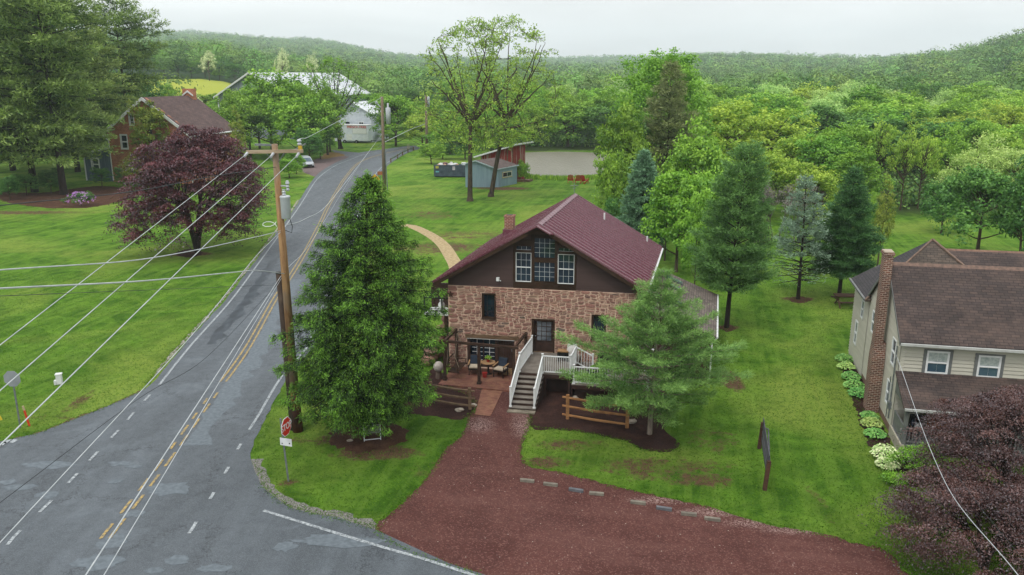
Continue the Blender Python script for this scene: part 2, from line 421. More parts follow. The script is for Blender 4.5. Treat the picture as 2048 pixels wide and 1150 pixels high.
def ground():
    xs = np.concatenate([np.arange(-2800, -200, 26), np.arange(-200, 200.1, 8), np.arange(226, 2801, 26)])
    ys = np.concatenate([np.arange(-90, 250, 8), np.arange(250, 3250, 20)])
    X, Y = np.meshgrid(xs, ys); Z = terr(X, Y); V = np.stack([X, Y, Z], -1).reshape(-1, 3)
    nx = len(xs); i, j = np.meshgrid(np.arange(nx-1), np.arange(len(ys)-1)); a = (j*nx+i).ravel()
    o = rawmesh('ground', V, F4=np.stack([a, a+1, a+nx+1, a+nx], -1), mat=GRASS, smooth=True)
    tag(o, kind='structure')
ground()

# asphalt ---------------------------------------------------------
def asphalt_material():
    m = NT('asphalt'); v = m.pos()
    vr = m.pos((1, .12, 1), rot=R_(-4))
    a = m.noise(vr, .8, 5, .6, .3); b = m.noise(v, .35, 6, .6, .8); g = m.noise(v, 38, 3, .8); c = m.noise(v, 2.2, 5, .7)
    col = m.mix(m.rng(a, .35, .65), C(70, 76, 81, K), C(88, 95, 101, K))
    col = m.mix(m.math('MULTIPLY', m.rng(b, .54, .64), .22), col, C(128, 138, 146, K))
    col = m.mix(m.math('MULTIPLY', m.rng(c, .5, .72), .3), col, C(58, 64, 70, K))
    col = m.mix(m.math('MULTIPLY', m.rng(g, .45, .7), .55), col, C(136, 143, 150, K))
    col = m.mix(m.math('MULTIPLY', m.rng(m.noise(v, 55, 2, .8), .5, .7), .5), col, C(44, 48, 54, K))
    # hairline cracks
    vo = m.n('TexVoronoi', feature='DISTANCE_TO_EDGE'); m.L.new(m.n('VectorMath', operation='ADD', i0=v, i1=m.n('VectorMath', operation='SCALE', i0=m.n('TexNoise', i0=v).outputs[1]).outputs[0]).outputs[0], vo.inputs['Vector']); vo.inputs['Scale'].default_value = .22
    cr = m.math('MULTIPLY', m.rng(vo.outputs['Distance'], .0, .012, 1, 0), m.rng(b, .42, .47))
    col = m.mix(m.math('MULTIPLY', cr, .6), col, C(38, 40, 44, K))
    m.bump(g, .35, .02)
    return m.fin(col, m.rng(c, .3, .7, .55, .8), spec=.35)
ASPH = asphalt_material()
PATCH_L = simple('asphalt_patch', C(112, 121, 128, K), C(94, 102, 108, K), 6, .8, .3, 40)
PATCH_D = simple('asphalt_wet', C(50, 56, 62, K), C(72, 80, 87, K), 2.2, .5, .2, 40, stretch=(1, .4, 1))
CEN = catmull([G(*p) for p in [(190, 1108), (211, 1078), (293, 974), (354, 892), (430, 786), (493, 700), (551, 597), (582, 552), (612, 502), (640, 448), (656, 414), (676, 379), (692, 354), (719, 325), (762, 309), (817, 297)]], 1.5)
CEN = [np.array((-8.5, -60.)), np.array((-10.5, -30.)), np.array((-12.4, 0.)), np.array((-13.2, 14.))] + CEN + [np.array((-24., 190)), np.array((0., 205)), np.array((40., 222))]
LW = catmull([G(*p) for p in [(319, 770), (383, 690), (463, 600), (520, 523), (557, 472), (594, 420), (607, 400), (636, 357), (670, 332), (704, 318), (730, 309), (770, 301), (817, 294)]], 1.5)
LWD = catmull([G(*p) for p in [(10, 1100), (27, 1076), (96, 1009), (149, 954), (196, 904), (237, 861), (272, 821), (300, 790)]], .25)
RIGHTFAR = [G(*p) for p in [(747, 354), (765, 333), (796, 312), (820, 301)]]
_c = [p for p in CEN if 38 < p[1] < 115]
RW = catmull([G(499, 860), G(516, 833), G(565, 751)] + [tuple(offset([p, p+np.array((.1, 1.)) if i+1 >= len(_c) else _c[i+1]], 3.3+.6*(p[1]-38)/77)[0]) for i, p in enumerate(_c) if p[1] > 42][::5] + RIGHTFAR, 1.5)
ledge = [(*G(817, 291.5)[:2],), G(770, 298), G(715, 306), G(694, 316), G(664, 329), G(630, 354)] + [tuple(q) for q in offset(catmull([G(*p) for p in [(594, 420), (557, 472), (520, 523), (463, 600), (383, 690), (319, 770)]], 2), .42)]
ledge = ledge + [G(284, 782), G(215, 813), G(156, 835), G(78, 866), G(0, 884), (-30, 27.5, 0), (-60, 12, 0)]
redge = [G(753, 1058), G(675, 1036), G(619, 1025), G(563, 1005), G(522, 969), G(502, 919), G(508, 880), G(531, 838)] + [tuple(q) for q in offset([p for p in RW if 37 < p[1] < 122], .35)] + [G(752, 356), G(772, 334), G(800, 314), G(826, 301.5)]
lo = catmull(ledge, .8)
ro = catmull(redge, .5)
far = [np.array((-19., 196)), np.array((-2., 208)), np.array((38., 226)), np.array((42., 218)), np.array((0., 200)), np.array((-16., 188))]
near = [np.array((-60., 5.5)), np.array((-25., 12.)), np.array((-17.6, 9.)), np.array((-16.6, 0.)), np.array((-12.5, -60.)), np.array((-4.6, -60.)), np.array((-8.6, 0.)), np.array((-8.2, 12.)), np.array((-3, 15.2)), np.array((4, 12.5)), np.array((40, -4.)),
        np.array((42, 2.5)), np.array((16, 14.2)), np.array((5., 19.0)), np.array(G(900, 1128)[:2])]
outline = jitter([tuple(p[:2]) for p in lo], .05, 3) + [tuple(p) for p in near] + jitter([tuple(p[:2]) for p in ro], .06, 4) + [tuple(p) for p in far[::-1]]
sheet('road', outline, .012, ASPH)
# light worn band beside the centre line, dark damp band in the left lane, pale repaired spots
def ribbon_sheet(name, pts, wl, wr, z, mat, seed):
    r = random.Random(seed); a = offset(pts, wl); b = offset(pts, wr)
    o = [(p[0]+r.uniform(-.14, .14), p[1]) for p in a] + [(p[0]+r.uniform(-.3, .3), p[1]) for p in b[::-1]]
    return sheet(name, o, z, mat)
cn = catmull([p for p in CEN if 23 < p[1] < 62], .5)
ribbon_sheet('road_worn_band', [p for p in cn if 30.5 < p[1] < 60], .2, 1.15, .016, PATCH_L, 5)
lw = catmull([p for p in LW if 40 < p[1] < 76], .6)
ribbon_sheet('road_damp_band', [p for p in lw if 44 < p[1] < 72], .75, 1.45, .016, PATCH_D, 6)
for k, (px, py, rx, ry) in enumerate([(100, 930, 1.1, .35), (40, 975, .7, .3), (240, 928, .5, .25), (95, 990, .5, .3), (340, 978, .9, .6), (265, 1028, .45, .25), (225, 1085, .5, .5), (200, 1125, .9, .5), (355, 1120, .5, .3), (310, 1142, .35, .2),
                                      (430, 1138, .6, .25), (680, 1085, 1.6, .35), (570, 1094, .5, .3), (232, 963, .3, .2), (268, 934, .4, .15), (15, 965, .3, .25), (650, 1078, .7, .35)]):
    c = G(px, py); rr = random.Random(k)
    o = [(c[0]+rx*math.cos(t*math.pi/9)*rr.uniform(.6, 1.15), c[1]+ry*math.sin(t*math.pi/9)*rr.uniform(.6, 1.15)) for t in range(18)]
    sheet('road_patch', o, .0165+.0004*k, PATCH_L)
WHITE = NT('road_white'); _f = WHITE.rng(WHITE.noise(WHITE.pos(), 11, 5, .8), .4, .6)
WHITE = WHITE.fin(WHITE.mix(_f, C(184, 190, 193, K), C(104, 111, 116, K)), .7)
YEL = NT('road_yellow'); _f = YEL.rng(YEL.noise(YEL.pos(), 8, 5, .8), .4, .62)
YEL = YEL.fin(YEL.mix(_f, C(190, 160, 92, K), C(100, 104, 100, K)), .7)
mw = MB()
strip_mb(mw, LW, .13, .026); strip_mb(mw, LWD[::-1], .12, .026, (.75, 1.25)); strip_mb(mw, RW, .12, .026)
strip_mb(mw, catmull([G(378, 1068), G(385, 1058), G(450, 948), G(475, 900), G(488, 880)], .2), .12, .026, (.6, 1.5))
tag(mw.build('road_edge_line', WHITE), kind='structure')
my = MB()
solid = [p for p in CEN if p[1] > 37.6]; broken = [p for p in CEN if p[1] <= 37.8 and p[1] > 24]
for d in (-.16, .13):
    strip_mb(my, offset(solid, d), .11, .026)
    strip_mb(my, offset(catmull(broken, .3), d), .11, .026, (.85, .75) if d < 0 else (1.0, .7))
    strip_mb(my, offset([p for p in CEN if p[1] < 14], d), .11, .026)
tag(my.build('road_centre_line', YEL), kind='structure')
ms_ = MB(); strip_mb(ms_, catmull([G(527, 1022), G(672, 1067), G(781, 1100), G(940, 1149), (12, 14.8, 0)], .5), .13, .026)
tag(ms_.build('side_road_edge_line', WHITE), kind='structure')
mt = MB()
for q in ([(6, 886), (16, 880), (24, 880), (12, 888)], [(18, 886), (28, 879), (38, 881), (26, 887)], [(2, 890), (10, 884), (14, 886), (5, 892)]): mt.poly([(*G(*p)[:2], .027) for p in q])
tag(mt.build('road_lettering', WHITE), kind='structure')
# grey shoulder gravel along the kerb-less edges
SHG = simple('shoulder_gravel', C(140, 138, 134, K), C(98, 96, 88, K), 14, .95, .6, 60, lo=.4, hi=.6)
def fringe(name, pts, w0, w1, z, mat, seed):
    r = random.Random(seed); pts = catmull(pts, .25); a = offset(pts, w0); b = offset(pts, w1)
    return sheet(name, [(p[0]+r.uniform(-.06, .06), p[1]+r.uniform(-.06, .06)) for p in a]+[(p[0]+r.uniform(-.12, .12), p[1]+r.uniform(-.12, .12)) for p in b[::-1]], z, mat)
fringe('road_shoulder', [G(800, 1072), G(753, 1058), G(675, 1036), G(619, 1025), G(563, 1005), G(522, 969), G(502, 919)], -.12, .38, .007, SHG, 9)
DIRT = simple('bare_earth', C(126, 96, 76, K), C(86, 66, 50, K), 5, .95, .5, 40)
fringe('verge_earth', [G(284, 782), G(215, 813), G(156, 835), G(78, 866), G(10, 882)], -.35, .1, .006, DIRT, 10)
fringe('kerb_strip', [p for p in offset([p for p in LW if 38 < p[1] < 100], -.62)], -.1, .06, .018, simple('pale_kerb', C(176, 170, 158, K), C(120, 116, 104, K), 5, .9), 11)

# red gravel drive --------------------------------------------------
def gravel_material():
    m = NT('red_gravel'); v = m.pos(); a = m.noise(v, .35, 5, .6, .4); c = m.noise(v, 3, 5, .7)
    vo = m.n('TexVoronoi', i0=v); vo.inputs['Scale'].default_value = 26
    sp = m.n('SeparateColor', i0=vo.outputs['Color']).outputs[0]
    col = m.mix(m.rng(a, .38, .62), C(84, 51, 46, K), C(100, 64, 58, K))
    col = m.mix(m.math('MULTIPLY', m.rng(c, .45, .7), .4), col, C(76, 48, 45, K))
    col = m.mix(m.math('MULTIPLY', m.rng(sp, .0, .35, 1, 0), .5), col, C(66, 38, 36, K))
    col = m.mix(m.math('MULTIPLY', m.rng(sp, .75, 1), .5), col, C(150, 112, 104, K))
    vo2 = m.n('TexVoronoi', i0=v); vo2.inputs['Scale'].default_value = 9; s2 = m.n('SeparateColor', i0=vo2.outputs['Color']).outputs[1]
    col = m.mix(m.math('MULTIPLY', m.rng(vo2.outputs['Distance'], .12, .2, 1, 0), m.rng(s2, .93, .95)), col, C(196, 184, 176, K))
    trk = m.noise(m.pos((1.3, .14, 1), rot=R_(24)), .9, 3, .6, .5); trk2 = m.noise(m.pos((.16, 1.1, 1), rot=R_(-14)), .8, 3, .6, .4)
    col = m.mix(m.math('MULTIPLY', m.rng(trk, .5, .66), .16), col, C(70, 46, 42, K)); col = m.mix(m.math('MULTIPLY', m.rng(trk2, .5, .68), .16), col, C(136, 100, 92, K))
    # paler stones along the lawn edge
    gx = [(1320, 1000, 1.4, .35), (1440, 1024, 1.8, .4), (1520, 1046, 1.6, .4), (1045, 850, .6, 1.6), (960, 850, .8, 1), (1040, 800, .5, 1.3), (1060, 900, .3, 1), (1600, 1060, 1.5, .35)]
    mask = None
    for px, py, rx, ry in gx:
        q = G(px, py); mp = m.n('Mapping', i0=v); mp.inputs['Location'].default_value = (-q[0]/rx, -q[1]/ry, 0); mp.inputs['Scale'].default_value = (1/rx, 1/ry, 0)
        k = m.rng(m.n('VectorMath', operation='LENGTH', i0=mp.outputs[0]).outputs['Value'], .2, 1.2, 1, 0, True)
        mask = k if mask is None else m.math('MAXIMUM', mask, k)
    col = m.mix(m.math('MULTIPLY', m.math('MULTIPLY', mask, m.rng(sp, .35, .8)), .5), col, C(190, 165, 158, K))
    m.bump(m.math('ADD', vo.outputs['Distance'], m.math('MULTIPLY', c, .8)), .7, .03)
    return m.fin(col, .95, spec=.15)
GRV = gravel_material()
dl = [G(*p) for p in [(893, 771), (925, 785), (946, 800), (948, 822), (936, 836), (922, 872), (892, 897), (856, 952), (794, 1016), (753, 1058), (820, 1102), (900, 1132), (962, 1150)]]
dr = [G(*p) for p in [(1815, 1150), (1795, 1125), (1760, 1098), (1700, 1084), (1650, 1070), (1560, 1054), (1487, 1036), (1417, 1014), (1306, 989), (1223, 972), (1120, 944), (1051, 927), (1046, 886), (1058, 850), (1064, 800)]]
dout = jitter([tuple(p) for p in catmull(dl, .22)], .06, 21) + [(5., 19.4), (9, 17.6), (16, 14.6), (30, 9.2), (34, 16.), (22, 19.)] + jitter([tuple(p) for p in catmull(dr, .22)], .1, 22) + [G(1030, 776)[:2], G(940, 771)[:2]]
sheet('gravel_drive', dout, .0085, GRV)
def mulch_material(name, c1, c2, c3):
    m = NT(name); v = m.pos(); n = m.noise(v, 14, 5, .85, .5); n2 = m.noise(v, 1.2, 4); n3 = m.noise(m.pos((1, 3, 1)), 45, 2, .8)
    col = m.mix(m.rng(n, .4, .6), c1, c2); col = m.mix(m.math('MULTIPLY', m.rng(n2, .5, .7), .35), col, c3)
    col = m.mix(m.math('MULTIPLY', m.rng(n3, .6, .7), .5), col, c3)
    m.bump(m.math('ADD', n, m.math('MULTIPLY', n3, .5)), .9, .06); return m.fin(col, .95, spec=.15)
MULCH = mulch_material('mulch', C(46, 30, 27, K), C(72, 48, 42, K), C(108, 74, 62, K))
MULCH2 = mulch_material('needle_litter', C(64, 42, 32, K), C(98, 68, 52, K), C(140, 104, 78, K))
def bed(name, pts, z, mat, seed, amp=.07):
    sheet(name, jitter([tuple(p) for p in catmull([G(*p) for p in pts], .18, True)], amp, seed), z, mat)
bed('mulch_bed', [(1066, 790), (1061, 853), (1120, 860), (1160, 864), (1250, 882), (1287, 900), (1320, 904), (1351, 900), (1358, 886), (1330, 858), (1345, 820), (1330, 780), (1260, 745), (1150, 735), (1085, 735)], .007, MULCH, 31)
bed('mulch_bed', [(800, 822), (860, 832), (878, 834), (930, 838), (950, 815), (950, 785), (905, 765), (870, 735), (850, 760), (820, 790)], .006, MULCH, 32)
bed('needle_litter', [(658, 858), (700, 842), (760, 838), (810, 855), (815, 880), (780, 892), (730, 905), (690, 900), (662, 885)], .005, MULCH2, 33, .16)
bed('needle_litter', [(1440, 655), (1452, 648), (1472, 655), (1455, 664)], .005, MULCH2, 34)
bed('needle_litter', [(1578, 600), (1600, 592), (1622, 600), (1600, 607)], .005, MULCH2, 35)
bed('mulch_bed', [(350, 508), (378, 498), (405, 506), (380, 515)], .005, MULCH, 36, .1)
bed('mulch_bed', [(1698, 712), (1688, 740), (1705, 800), (1718, 838), (1745, 900), (1790, 960), (1850, 975), (1900, 930), (1800, 905), (1770, 860), (1735, 800), (1730, 760)], .005, MULCH, 37, .1)
bed('mulch_bed', [(0, 400), (60, 412), (150, 418), (230, 405), (280, 385), (200, 372), (90, 385), (0, 385)], .005, MULCH2, 38, .3)
# brick walk and patio
ANG = R_(10.3)
def paver(name, c1, c2, cm, ang, bw, bh):
    m = NT(name); p = m.pos(rot=-ang); b = m.n('TexBrick', i0=p); b.inputs['Color1'].default_value = c1; b.inputs['Color2'].default_value = c2; b.inputs['Mortar'].default_value = cm
    b.inputs['Scale'].default_value = 1; b.inputs['Mortar Size'].default_value = .008; b.inputs['Brick Width'].default_value = bw; b.inputs['Row Height'].default_value = bh; b.inputs['Bias'].default_value = -.1
    col = m.mix(m.math('MULTIPLY', m.rng(m.noise(m.pos(), 1.6, 6, .7, .5), .42, .66), .6), b.outputs[0], C(156, 118, 90, K))
    col = m.mix(m.math('MULTIPLY', m.rng(m.noise(m.pos(), 3.3, 6, .7), .48, .7), .5), col, C(84, 50, 42, K))
    m.bump(b.outputs['Fac'], -.3, .01); return m.fin(col, .85)
PAV = paver('patio_brick', C(140, 88, 74, K), C(108, 66, 56, K), C(92, 72, 62, K), ANG, .21, .105)
WLK = paver('walk_brick_weathered', C(152, 100, 82, K), C(126, 78, 64, K), C(112, 92, 76, K), ANG, .21, .105)
sheet('brick_walk', [G(*p)[:2] for p in [(950, 830), (981, 833.5), (1008, 777), (965, 774)]], .035, WLK)
# tan footpath
TAN = simple('tan_path', C(186, 166, 128, K), C(156, 136, 98, K), 4, .95, .4, 40, lo=.4, hi=.6)
pa = catmull([G(*p) for p in [(804, 450), (822, 452), (846, 462), (870, 476), (888, 492), (901, 512), (912, 533), (915, 560)]], .8)
pb = offset(pa, 0)
sheet('footpath', [tuple(p) for p in offset(pa, -.6)]+[tuple(p) for p in offset(pa, .6)[::-1]], .006, TAN)
# far left drive and lay-by
bed('gravel_lay_by', [(600, 332), (622, 322), (640, 316), (662, 314), (690, 312), (700, 318), (668, 331), (636, 352), (618, 349), (604, 342)], .008, simple('purple_gravel', C(124, 106, 104, K), C(98, 84, 84, K), 3, .95, .3), 51, .1)
sheet('side_lane', [G(*p)[:2] for p in [(690, 316), (672, 306), (662, 300), (690, 303), (724, 306), (716, 310)]], .0075, ASPH)
bed('bare_earth_strip', [(640, 316), (655, 305), (676, 306), (690, 311), (670, 314), (650, 318)], .0095, simple('orange_earth', C(150, 118, 62, K), C(110, 92, 44, K), 2, .95), 52, .1)

# pond --------------------------------------------------------------
def water_material():
    m = NT('pond_water'); v = m.pos((1, .35, 1)); n = m.noise(v, 2.2, 4, .6); n2 = m.noise(v, .15, 3)
    m.bump(n, 1.0, .4)
    m.b.inputs['IOR'].default_value = 1.33
    return m.fin(m.mix(n2, C(100, 96, 76, K), C(138, 135, 118, K)), .46, spec=1.0)  # base colour paled to stand in for sky glare on the water
sheet('pond', jitter([tuple(p) for p in catmull([G(*p) for p in [(1015, 338), (1035, 350), (1062, 355), (1110, 357), (1165, 357), (1230, 352), (1260, 335), (1240, 312), (1180, 305), (1090, 304), (1035, 307), (1000, 318)]], 1.2, True)], .25, 61), .03, water_material())
# ------------------------------------------------------------------ building helpers
def glassmat(name, c1, c2, rough=.04):
    m = NT(name); return m.fin(m.mix(m.rng(m.noise(m.pos(), .9, 2), .4, .6), c1, c2), rough, spec=.6)
GLASS = glassmat('dark_glass', (.008, .016, .026, 1), (.014, .03, .045, 1))
GLASSB = glassmat('blue_glass', (.03, .06, .09, 1), (.06, .10, .13, 1))
WHT = simple('white_paint', C(232, 234, 234, .85), C(208, 210, 208, .85), 4, .5, lo=.3, hi=.8)
BRN = simple('dark_brown_trim', C(62, 42, 26, K), C(48, 32, 20, K), 3, .6, .2, 30)
BRN2 = simple('dark_brown_paint', C(70, 48, 40, K), C(50, 34, 28, K), 3, .6, .15, 30)
WOODD = simple('dark_stained_timber', C(74, 52, 38, K), C(50, 36, 28, K), 2.5, .75, .4, 30, stretch=(1, 1, 4))
TIM = simple('weathered_timber', C(128, 104, 80, K), C(92, 72, 54, K), 3, .85, .4, 30, stretch=(1, 1, 5))
RAILW = simple('tan_split_wood', C(178, 130, 84, K), C(140, 98, 62, K), 3, .85, .5, 26, stretch=(1, 1, 3))
GREYT = simple('grey_trim', C(120, 122, 120, K), C(100, 103, 102, K), 3, .6)
BLK = simple('black_metal', C(34, 34, 34, K), C(22, 22, 22, K), 5, .5)
GALV = simple('galvanised_steel', C(150, 155, 158, K), C(118, 124, 128, K), 6, .45, metal=.5)

def stones(F, outline, openings, z0, z1, a0, a1, seed, cw=.103, ch=.066, cor=None):
    """rubble: random blocks laid on a warped grid; returns mesh builder of the raised stones"""
    r = random.Random(seed); nx = int((a1-a0)/cw); nz = int((z1-z0)/ch); cw = (a1-a0)/nx; ch = (z1-z0)/nz
    occ = [[False]*nx for _ in range(nz)]
    for k in range(nz):
        for i in range(nx):
            a = a0+(i+.5)*cw; z = z0+(k+.5)*ch
            if not outline(a, z) or any(o[0]-.02 < a < o[1]+.02 and o[2]-.02 < z < o[3]+.02 for o in openings): occ[k][i] = True
    ph = [r.uniform(0, 6.28) for _ in range(8)]
    def warp(a, z):
        return (a+.035*math.sin(z*5.1+ph[0]+1.3*math.sin(a*1.7+ph[4]))+.02*math.sin(z*13+a*3+ph[1]), z+.03*math.sin(a*2.3+ph[2])+.022*math.sin(a*6.1+z*2+ph[3])+.012*math.sin(a*15+ph[5]))
    mb = MB()
    for k in range(nz-1, -1, -1):
        for i in range(nx):
            if occ[k][i]: continue
            W_ = r.choice([1, 2, 2, 3, 3, 3, 4, 4, 5]); H_ = r.choice([1, 1, 2, 2, 2, 3]) if W_ > 1 else r.choice([1, 1, 2])
            if (cor and (i < 2 or i > nx-3)) or r.random() < .03: W_ = r.choice([4, 5, 6]); H_ = r.choice([3, 4])
            w_ = 0
            while w_ < W_ and i+w_ < nx and not occ[k][i+w_]: w_ += 1
            h_ = 1
            while h_ < H_ and k-h_ >= 0 and all(not occ[k-h_][i+q] for q in range(w_)): h_ += 1
            for q in range(w_):
                for p in range(h_): occ[k-p][i+q] = True
            g = r.uniform(.013, .03)
            xa, xb = a0+i*cw+g, a0+(i+w_)*cw-g; za, zb = z0+(k-h_+1)*ch+g, z0+(k+1)*ch-g
            cx, cz = (xb-xa)*r.uniform(.06, .25), (zb-za)*r.uniform(.12, .35)
            ps = [(xa+cx, za), (xb-cx, za), (xb, za+cz), (xb, zb-cz), (xb-cx, zb), (xa+cx, zb), (xa, zb-cz), (xa, za+cz)]
            ja = min(.024, (xb-xa)*.12); jz = min(.018, (zb-za)*.15)
            ps = [warp(a+r.uniform(-ja, ja), z+r.uniform(-jz, jz)) for a, z in ps]
            ca = sum(p[0] for p in ps)/8; cz_ = sum(p[1] for p in ps)/8; d = r.uniform(.015, .04); t = r.random()
            n = len(mb.v)
            mb.v += [F.w(a, .004, z) for a, z in ps] + [F.w(ca+(a-ca)*.9, -d, cz_+(z-cz_)*.88) for a, z in ps] + [F.w(ca+(a-ca)*.45, -d-r.uniform(0, .012), cz_+(z-cz_)*.45) for a, z in ps]
            for lo_ in (0, 8):
                for q in range(8): mb.f.append([n+lo_+q, n+lo_+(q+1) % 8, n+lo_+8+(q+1) % 8, n+lo_+8+q]); mb.t.append(t)
            mb.f.append([n+16+q for q in range(8)]); mb.t.append(t)
    return mb
def stone_material():
    m = NT('red_rubble_stone'); t = m.attr('tint'); v = m.pos()
    cr = m.n('ValToRGB', i0=t); e = cr.color_ramp.elements
    pal = [(0, (150, 108, 98)), (.2, (172, 126, 112)), (.38, (134, 98, 90)), (.5, (186, 146, 126)), (.62, (160, 112, 102)), (.74, (144, 116, 102)), (.83, (198, 164, 140)), (.9, (122, 94, 86)), (.95, (176, 132, 118)), (.985, (104, 100, 92))]
    e[0].position = 0; e[0].color = C(*pal[0][1], K); e[1].position = 1; e[1].color = C(140, 100, 84, K*.92)
    for p, c in pal[1:]:
        x = e.new(p); x.color = C(*c, K)
    n = m.noise(v, 7, 6, .7); n2 = m.noise(v, 28, 5, .75)
    col = m.mix(m.math('MULTIPLY', m.rng(n, .38, .66), .3), cr.outputs[0], C(104, 78, 70, K))
    col = m.mix(m.math('MULTIPLY', m.rng(n2, .48, .7), .45), col, C(200, 166, 148, K))
    m.bump(m.math('ADD', n2, n), .7, .03); return m.fin(col, .92, spec=.15)
STONE = stone_material()
MORTAR = simple('lime_mortar', C(222, 192, 170, K), C(196, 164, 144, K), 3, .95, .6, 30)

def wall(F, outline, openings, b0, b1, mat, name, parent, rows):
    """wall slab cut into horizontal rows so openings stay open. outline(z)->(a0,a1)"""
    mb = MB(); zs = sorted(set([r for r in rows]+[z for o in openings for z in (o[2], o[3])]))
    for z0, z1 in zip(zs[:-1], zs[1:]):
        if z1-z0 < 1e-4: continue
        zm = (z0+z1)/2; lo0, hi0 = outline(z0+1e-5); lo1, hi1 = outline(z1-1e-5)
        cuts = sorted([(o[0], o[1]) for o in openings if o[2]-1e-4 <= zm <= o[3]+1e-4])
        segs = []; cur = None
        xl = (lo0, lo1)
        for c in cuts:
            segs.append((xl, (c[0], c[0]))); xl = (c[1], c[1])
        segs.append((xl, (hi0, hi1)))
        for (l0, l1), (h0, h1) in segs:
            if h0-l0 < 1e-3 and h1-l1 < 1e-3: continue
            h0 = max(h0, l0); h1 = max(h1, l1); w = F.w
            mb.hexa([w(l0, b0, z0), w(h0, b0, z0), w(h0, b1, z0), w(l0, b1, z0), w(l1, b0, z1), w(h1, b0, z1), w(h1, b1, z1), w(l1, b1, z1)], random.random())
    return mb.build(name, mat, parent)
def lap(F, outline, openings, z0, z1, step, mat, name, parent, b=0.0, lip=.018, seed=0):
    """lapped boards over the wall face"""
    mb = MB(); n = max(1, int(round((z1-z0)/step))); step = (z1-z0)/n; r = random.Random(seed)
    for k in range(n):
        za, zb = z0+k*step, z0+(k+1)*step; zm = (za+zb)/2; lo, hi = outline(zm); loa, hia = outline(za+1e-5); lob, hib = outline(zb-1e-5)
        cuts = sorted([(o[0], o[1], o[2], o[3]) for o in openings if o[2] < zb-.01 and o[3] > za+.01])
        xs = [((loa, lob), None)]; segs = []; l = (loa, lob)
        for c in cuts: segs.append((l, (c[0], c[0]))); l = (c[1], c[1])
        segs.append((l, (hia, hib)))
        for (la, lb), (ha, hb) in segs:
            if ha-la < .01 or hb-lb < -.3: continue
            hb = max(hb, lb); t = r.random(); w = F.w; i = len(mb.v)
            mb.v += [w(la, b-lip, za), w(ha, b-lip, za), w(hb, b-.002, zb), w(lb, b-.002, zb), w(la, b, za), w(ha, b, za)]
            mb.f += [[i, i+1, i+2, i+3], [i+4, i+5, i+1, i]]; mb.t += [t, t]
    return mb.build(name, mat, parent)
def sidemat(name, c1, c2):
    m = NT(name); t = m.attr('tint'); n = m.noise(m.pos((1, 1, 6)), 1.2, 4)
    col = m.mix(t, c1, c2); col = m.mix(m.math('MULTIPLY', m.rng(n, .4, .7), .35), col, tuple(x*.7 for x in c1[:3])+(1,)); return m.fin(col, .65, spec=.25)
def window(F, a0, a1, z0, z1, parent, cols=2, rows=2, case=None, sash=None, glass=None, cw=.07, sw=.035, mun=.018, double=False, b=0.0, proud=.03, rec=.05, sill=True, name='window', munmat=None, label=None):
    case = case or WHT; glass = glass or GLASS
    c = MB(); c.box(F, a0-cw, a0, b-proud, b+.1, z0-cw, z1+cw).box(F, a1, a1+cw, b-proud, b+.1, z0-cw, z1+cw).box(F, a0, a1, b-proud, b+.1, z1, z1+cw).box(F, a0, a1, b-proud, b+.1, z0-cw, z0)
    w = c.build(name, case, parent)
    if label: w['label'] = label
    if sill: MB().box(F, a0-cw-.02, a1+cw+.02, b-proud-.05, b-proud+.002, z0-cw-.005, z0-cw+.05).build('sill', case, w)
    MB().box(F, a0, a1, b+rec+.006, b+rec+.02, z0, z1).build('pane', glass, w)
    if sash or munmat:
        s = MB(); bb = b+rec
        if sash and sw > 0:
            for z in ([(z0, (z0+z1)/2), ((z0+z1)/2, z1)] if double else [(z0, z1)]):
                q = -.015 if (double and z[0] == z0) else 0
                s.box(F, a0, a0+sw, bb-.02+q, bb+.004, z[0], z[1]).box(F, a1-sw, a1, bb-.02+q, bb+.004, z[0], z[1]).box(F, a0+sw, a1-sw, bb-.02+q, bb+.004, z[0], z[0]+sw).box(F, a0+sw, a1-sw, bb-.02+q, bb+.004, z[1]-sw, z[1])
        for i in range(1, cols):
            x = a0+(a1-a0)*i/cols; s.box(F, x-mun/2, x+mun/2, bb-.008, bb+.003, z0, z1)
        for j in range(1, rows):
            z = z0+(z1-z0)*j/rows; s.box(F, a0, a1, bb-.011, bb-.0081, z-mun/2, z+mun/2)
        if rows == 1 and cols > 1: s.box(F, a0, a1, bb-.007, bb+.002, z0, z0+.012)
        s.build('sash', sash or munmat, w)
    return w
def gut(mb, F, a0, a1, b, z, w=.1):
    mb.prism(Fr(F.w(0, 0, 0)[:2], F.n, F.u), [(b-w, z), (b, z), (b, z-.09), (b-w*.7, z-.09)], a0, a1)

# ------------------------------------------------------------------ stone house
SH = Fr((-3.3, 40.4), (math.cos(R_(10.3)), -math.sin(R_(10.3))), (math.sin(R_(14)), math.cos(R_(14))))
SW, SD, ZT = 9.55, 9.6, 4.54
house = thing('stone_house', 'large red rubble stone house with brown siding gable and maroon metal roof', 'house', (SH.w(SW/2, SD/2, 0)))
win_l = SH.rect(964, 586, 992, 638); door_r = SH.rect(1063.5, 637, 1109, 707); win_r = SH.rect(1183.5, 629, 1211, 680)
pat = SH.rect(934, 675, 1029, 745); pat = (pat[0], pat[1], .1, pat[3])
ops = [win_l, door_r, win_r, pat]
full = lambda z: (0.0, SW)
wall(SH, full, ops, 0, .45, MORTAR, 'wall', house, [0, ZT])
stones(SH, lambda a, z: True, [(o[0], o[1], o[2], o[3]) for o in ops]+[(pat[0]-.1, pat[1]+.25, pat[3], pat[3]+.2)], .0, ZT, 0, SW, 7, cor=True).build('stonework', STONE, house)
SL = Fr(SH.w(0, SD, 0)[:2], (-SH.n[0], -SH.n[1]), (SH.u[0], SH.u[1]))     # left side wall, seen from outside: a runs from back to front
SRt = Fr(SH.w(SW, 0, 0)[:2], SH.n, (-SH.u[0], -SH.u[1]))
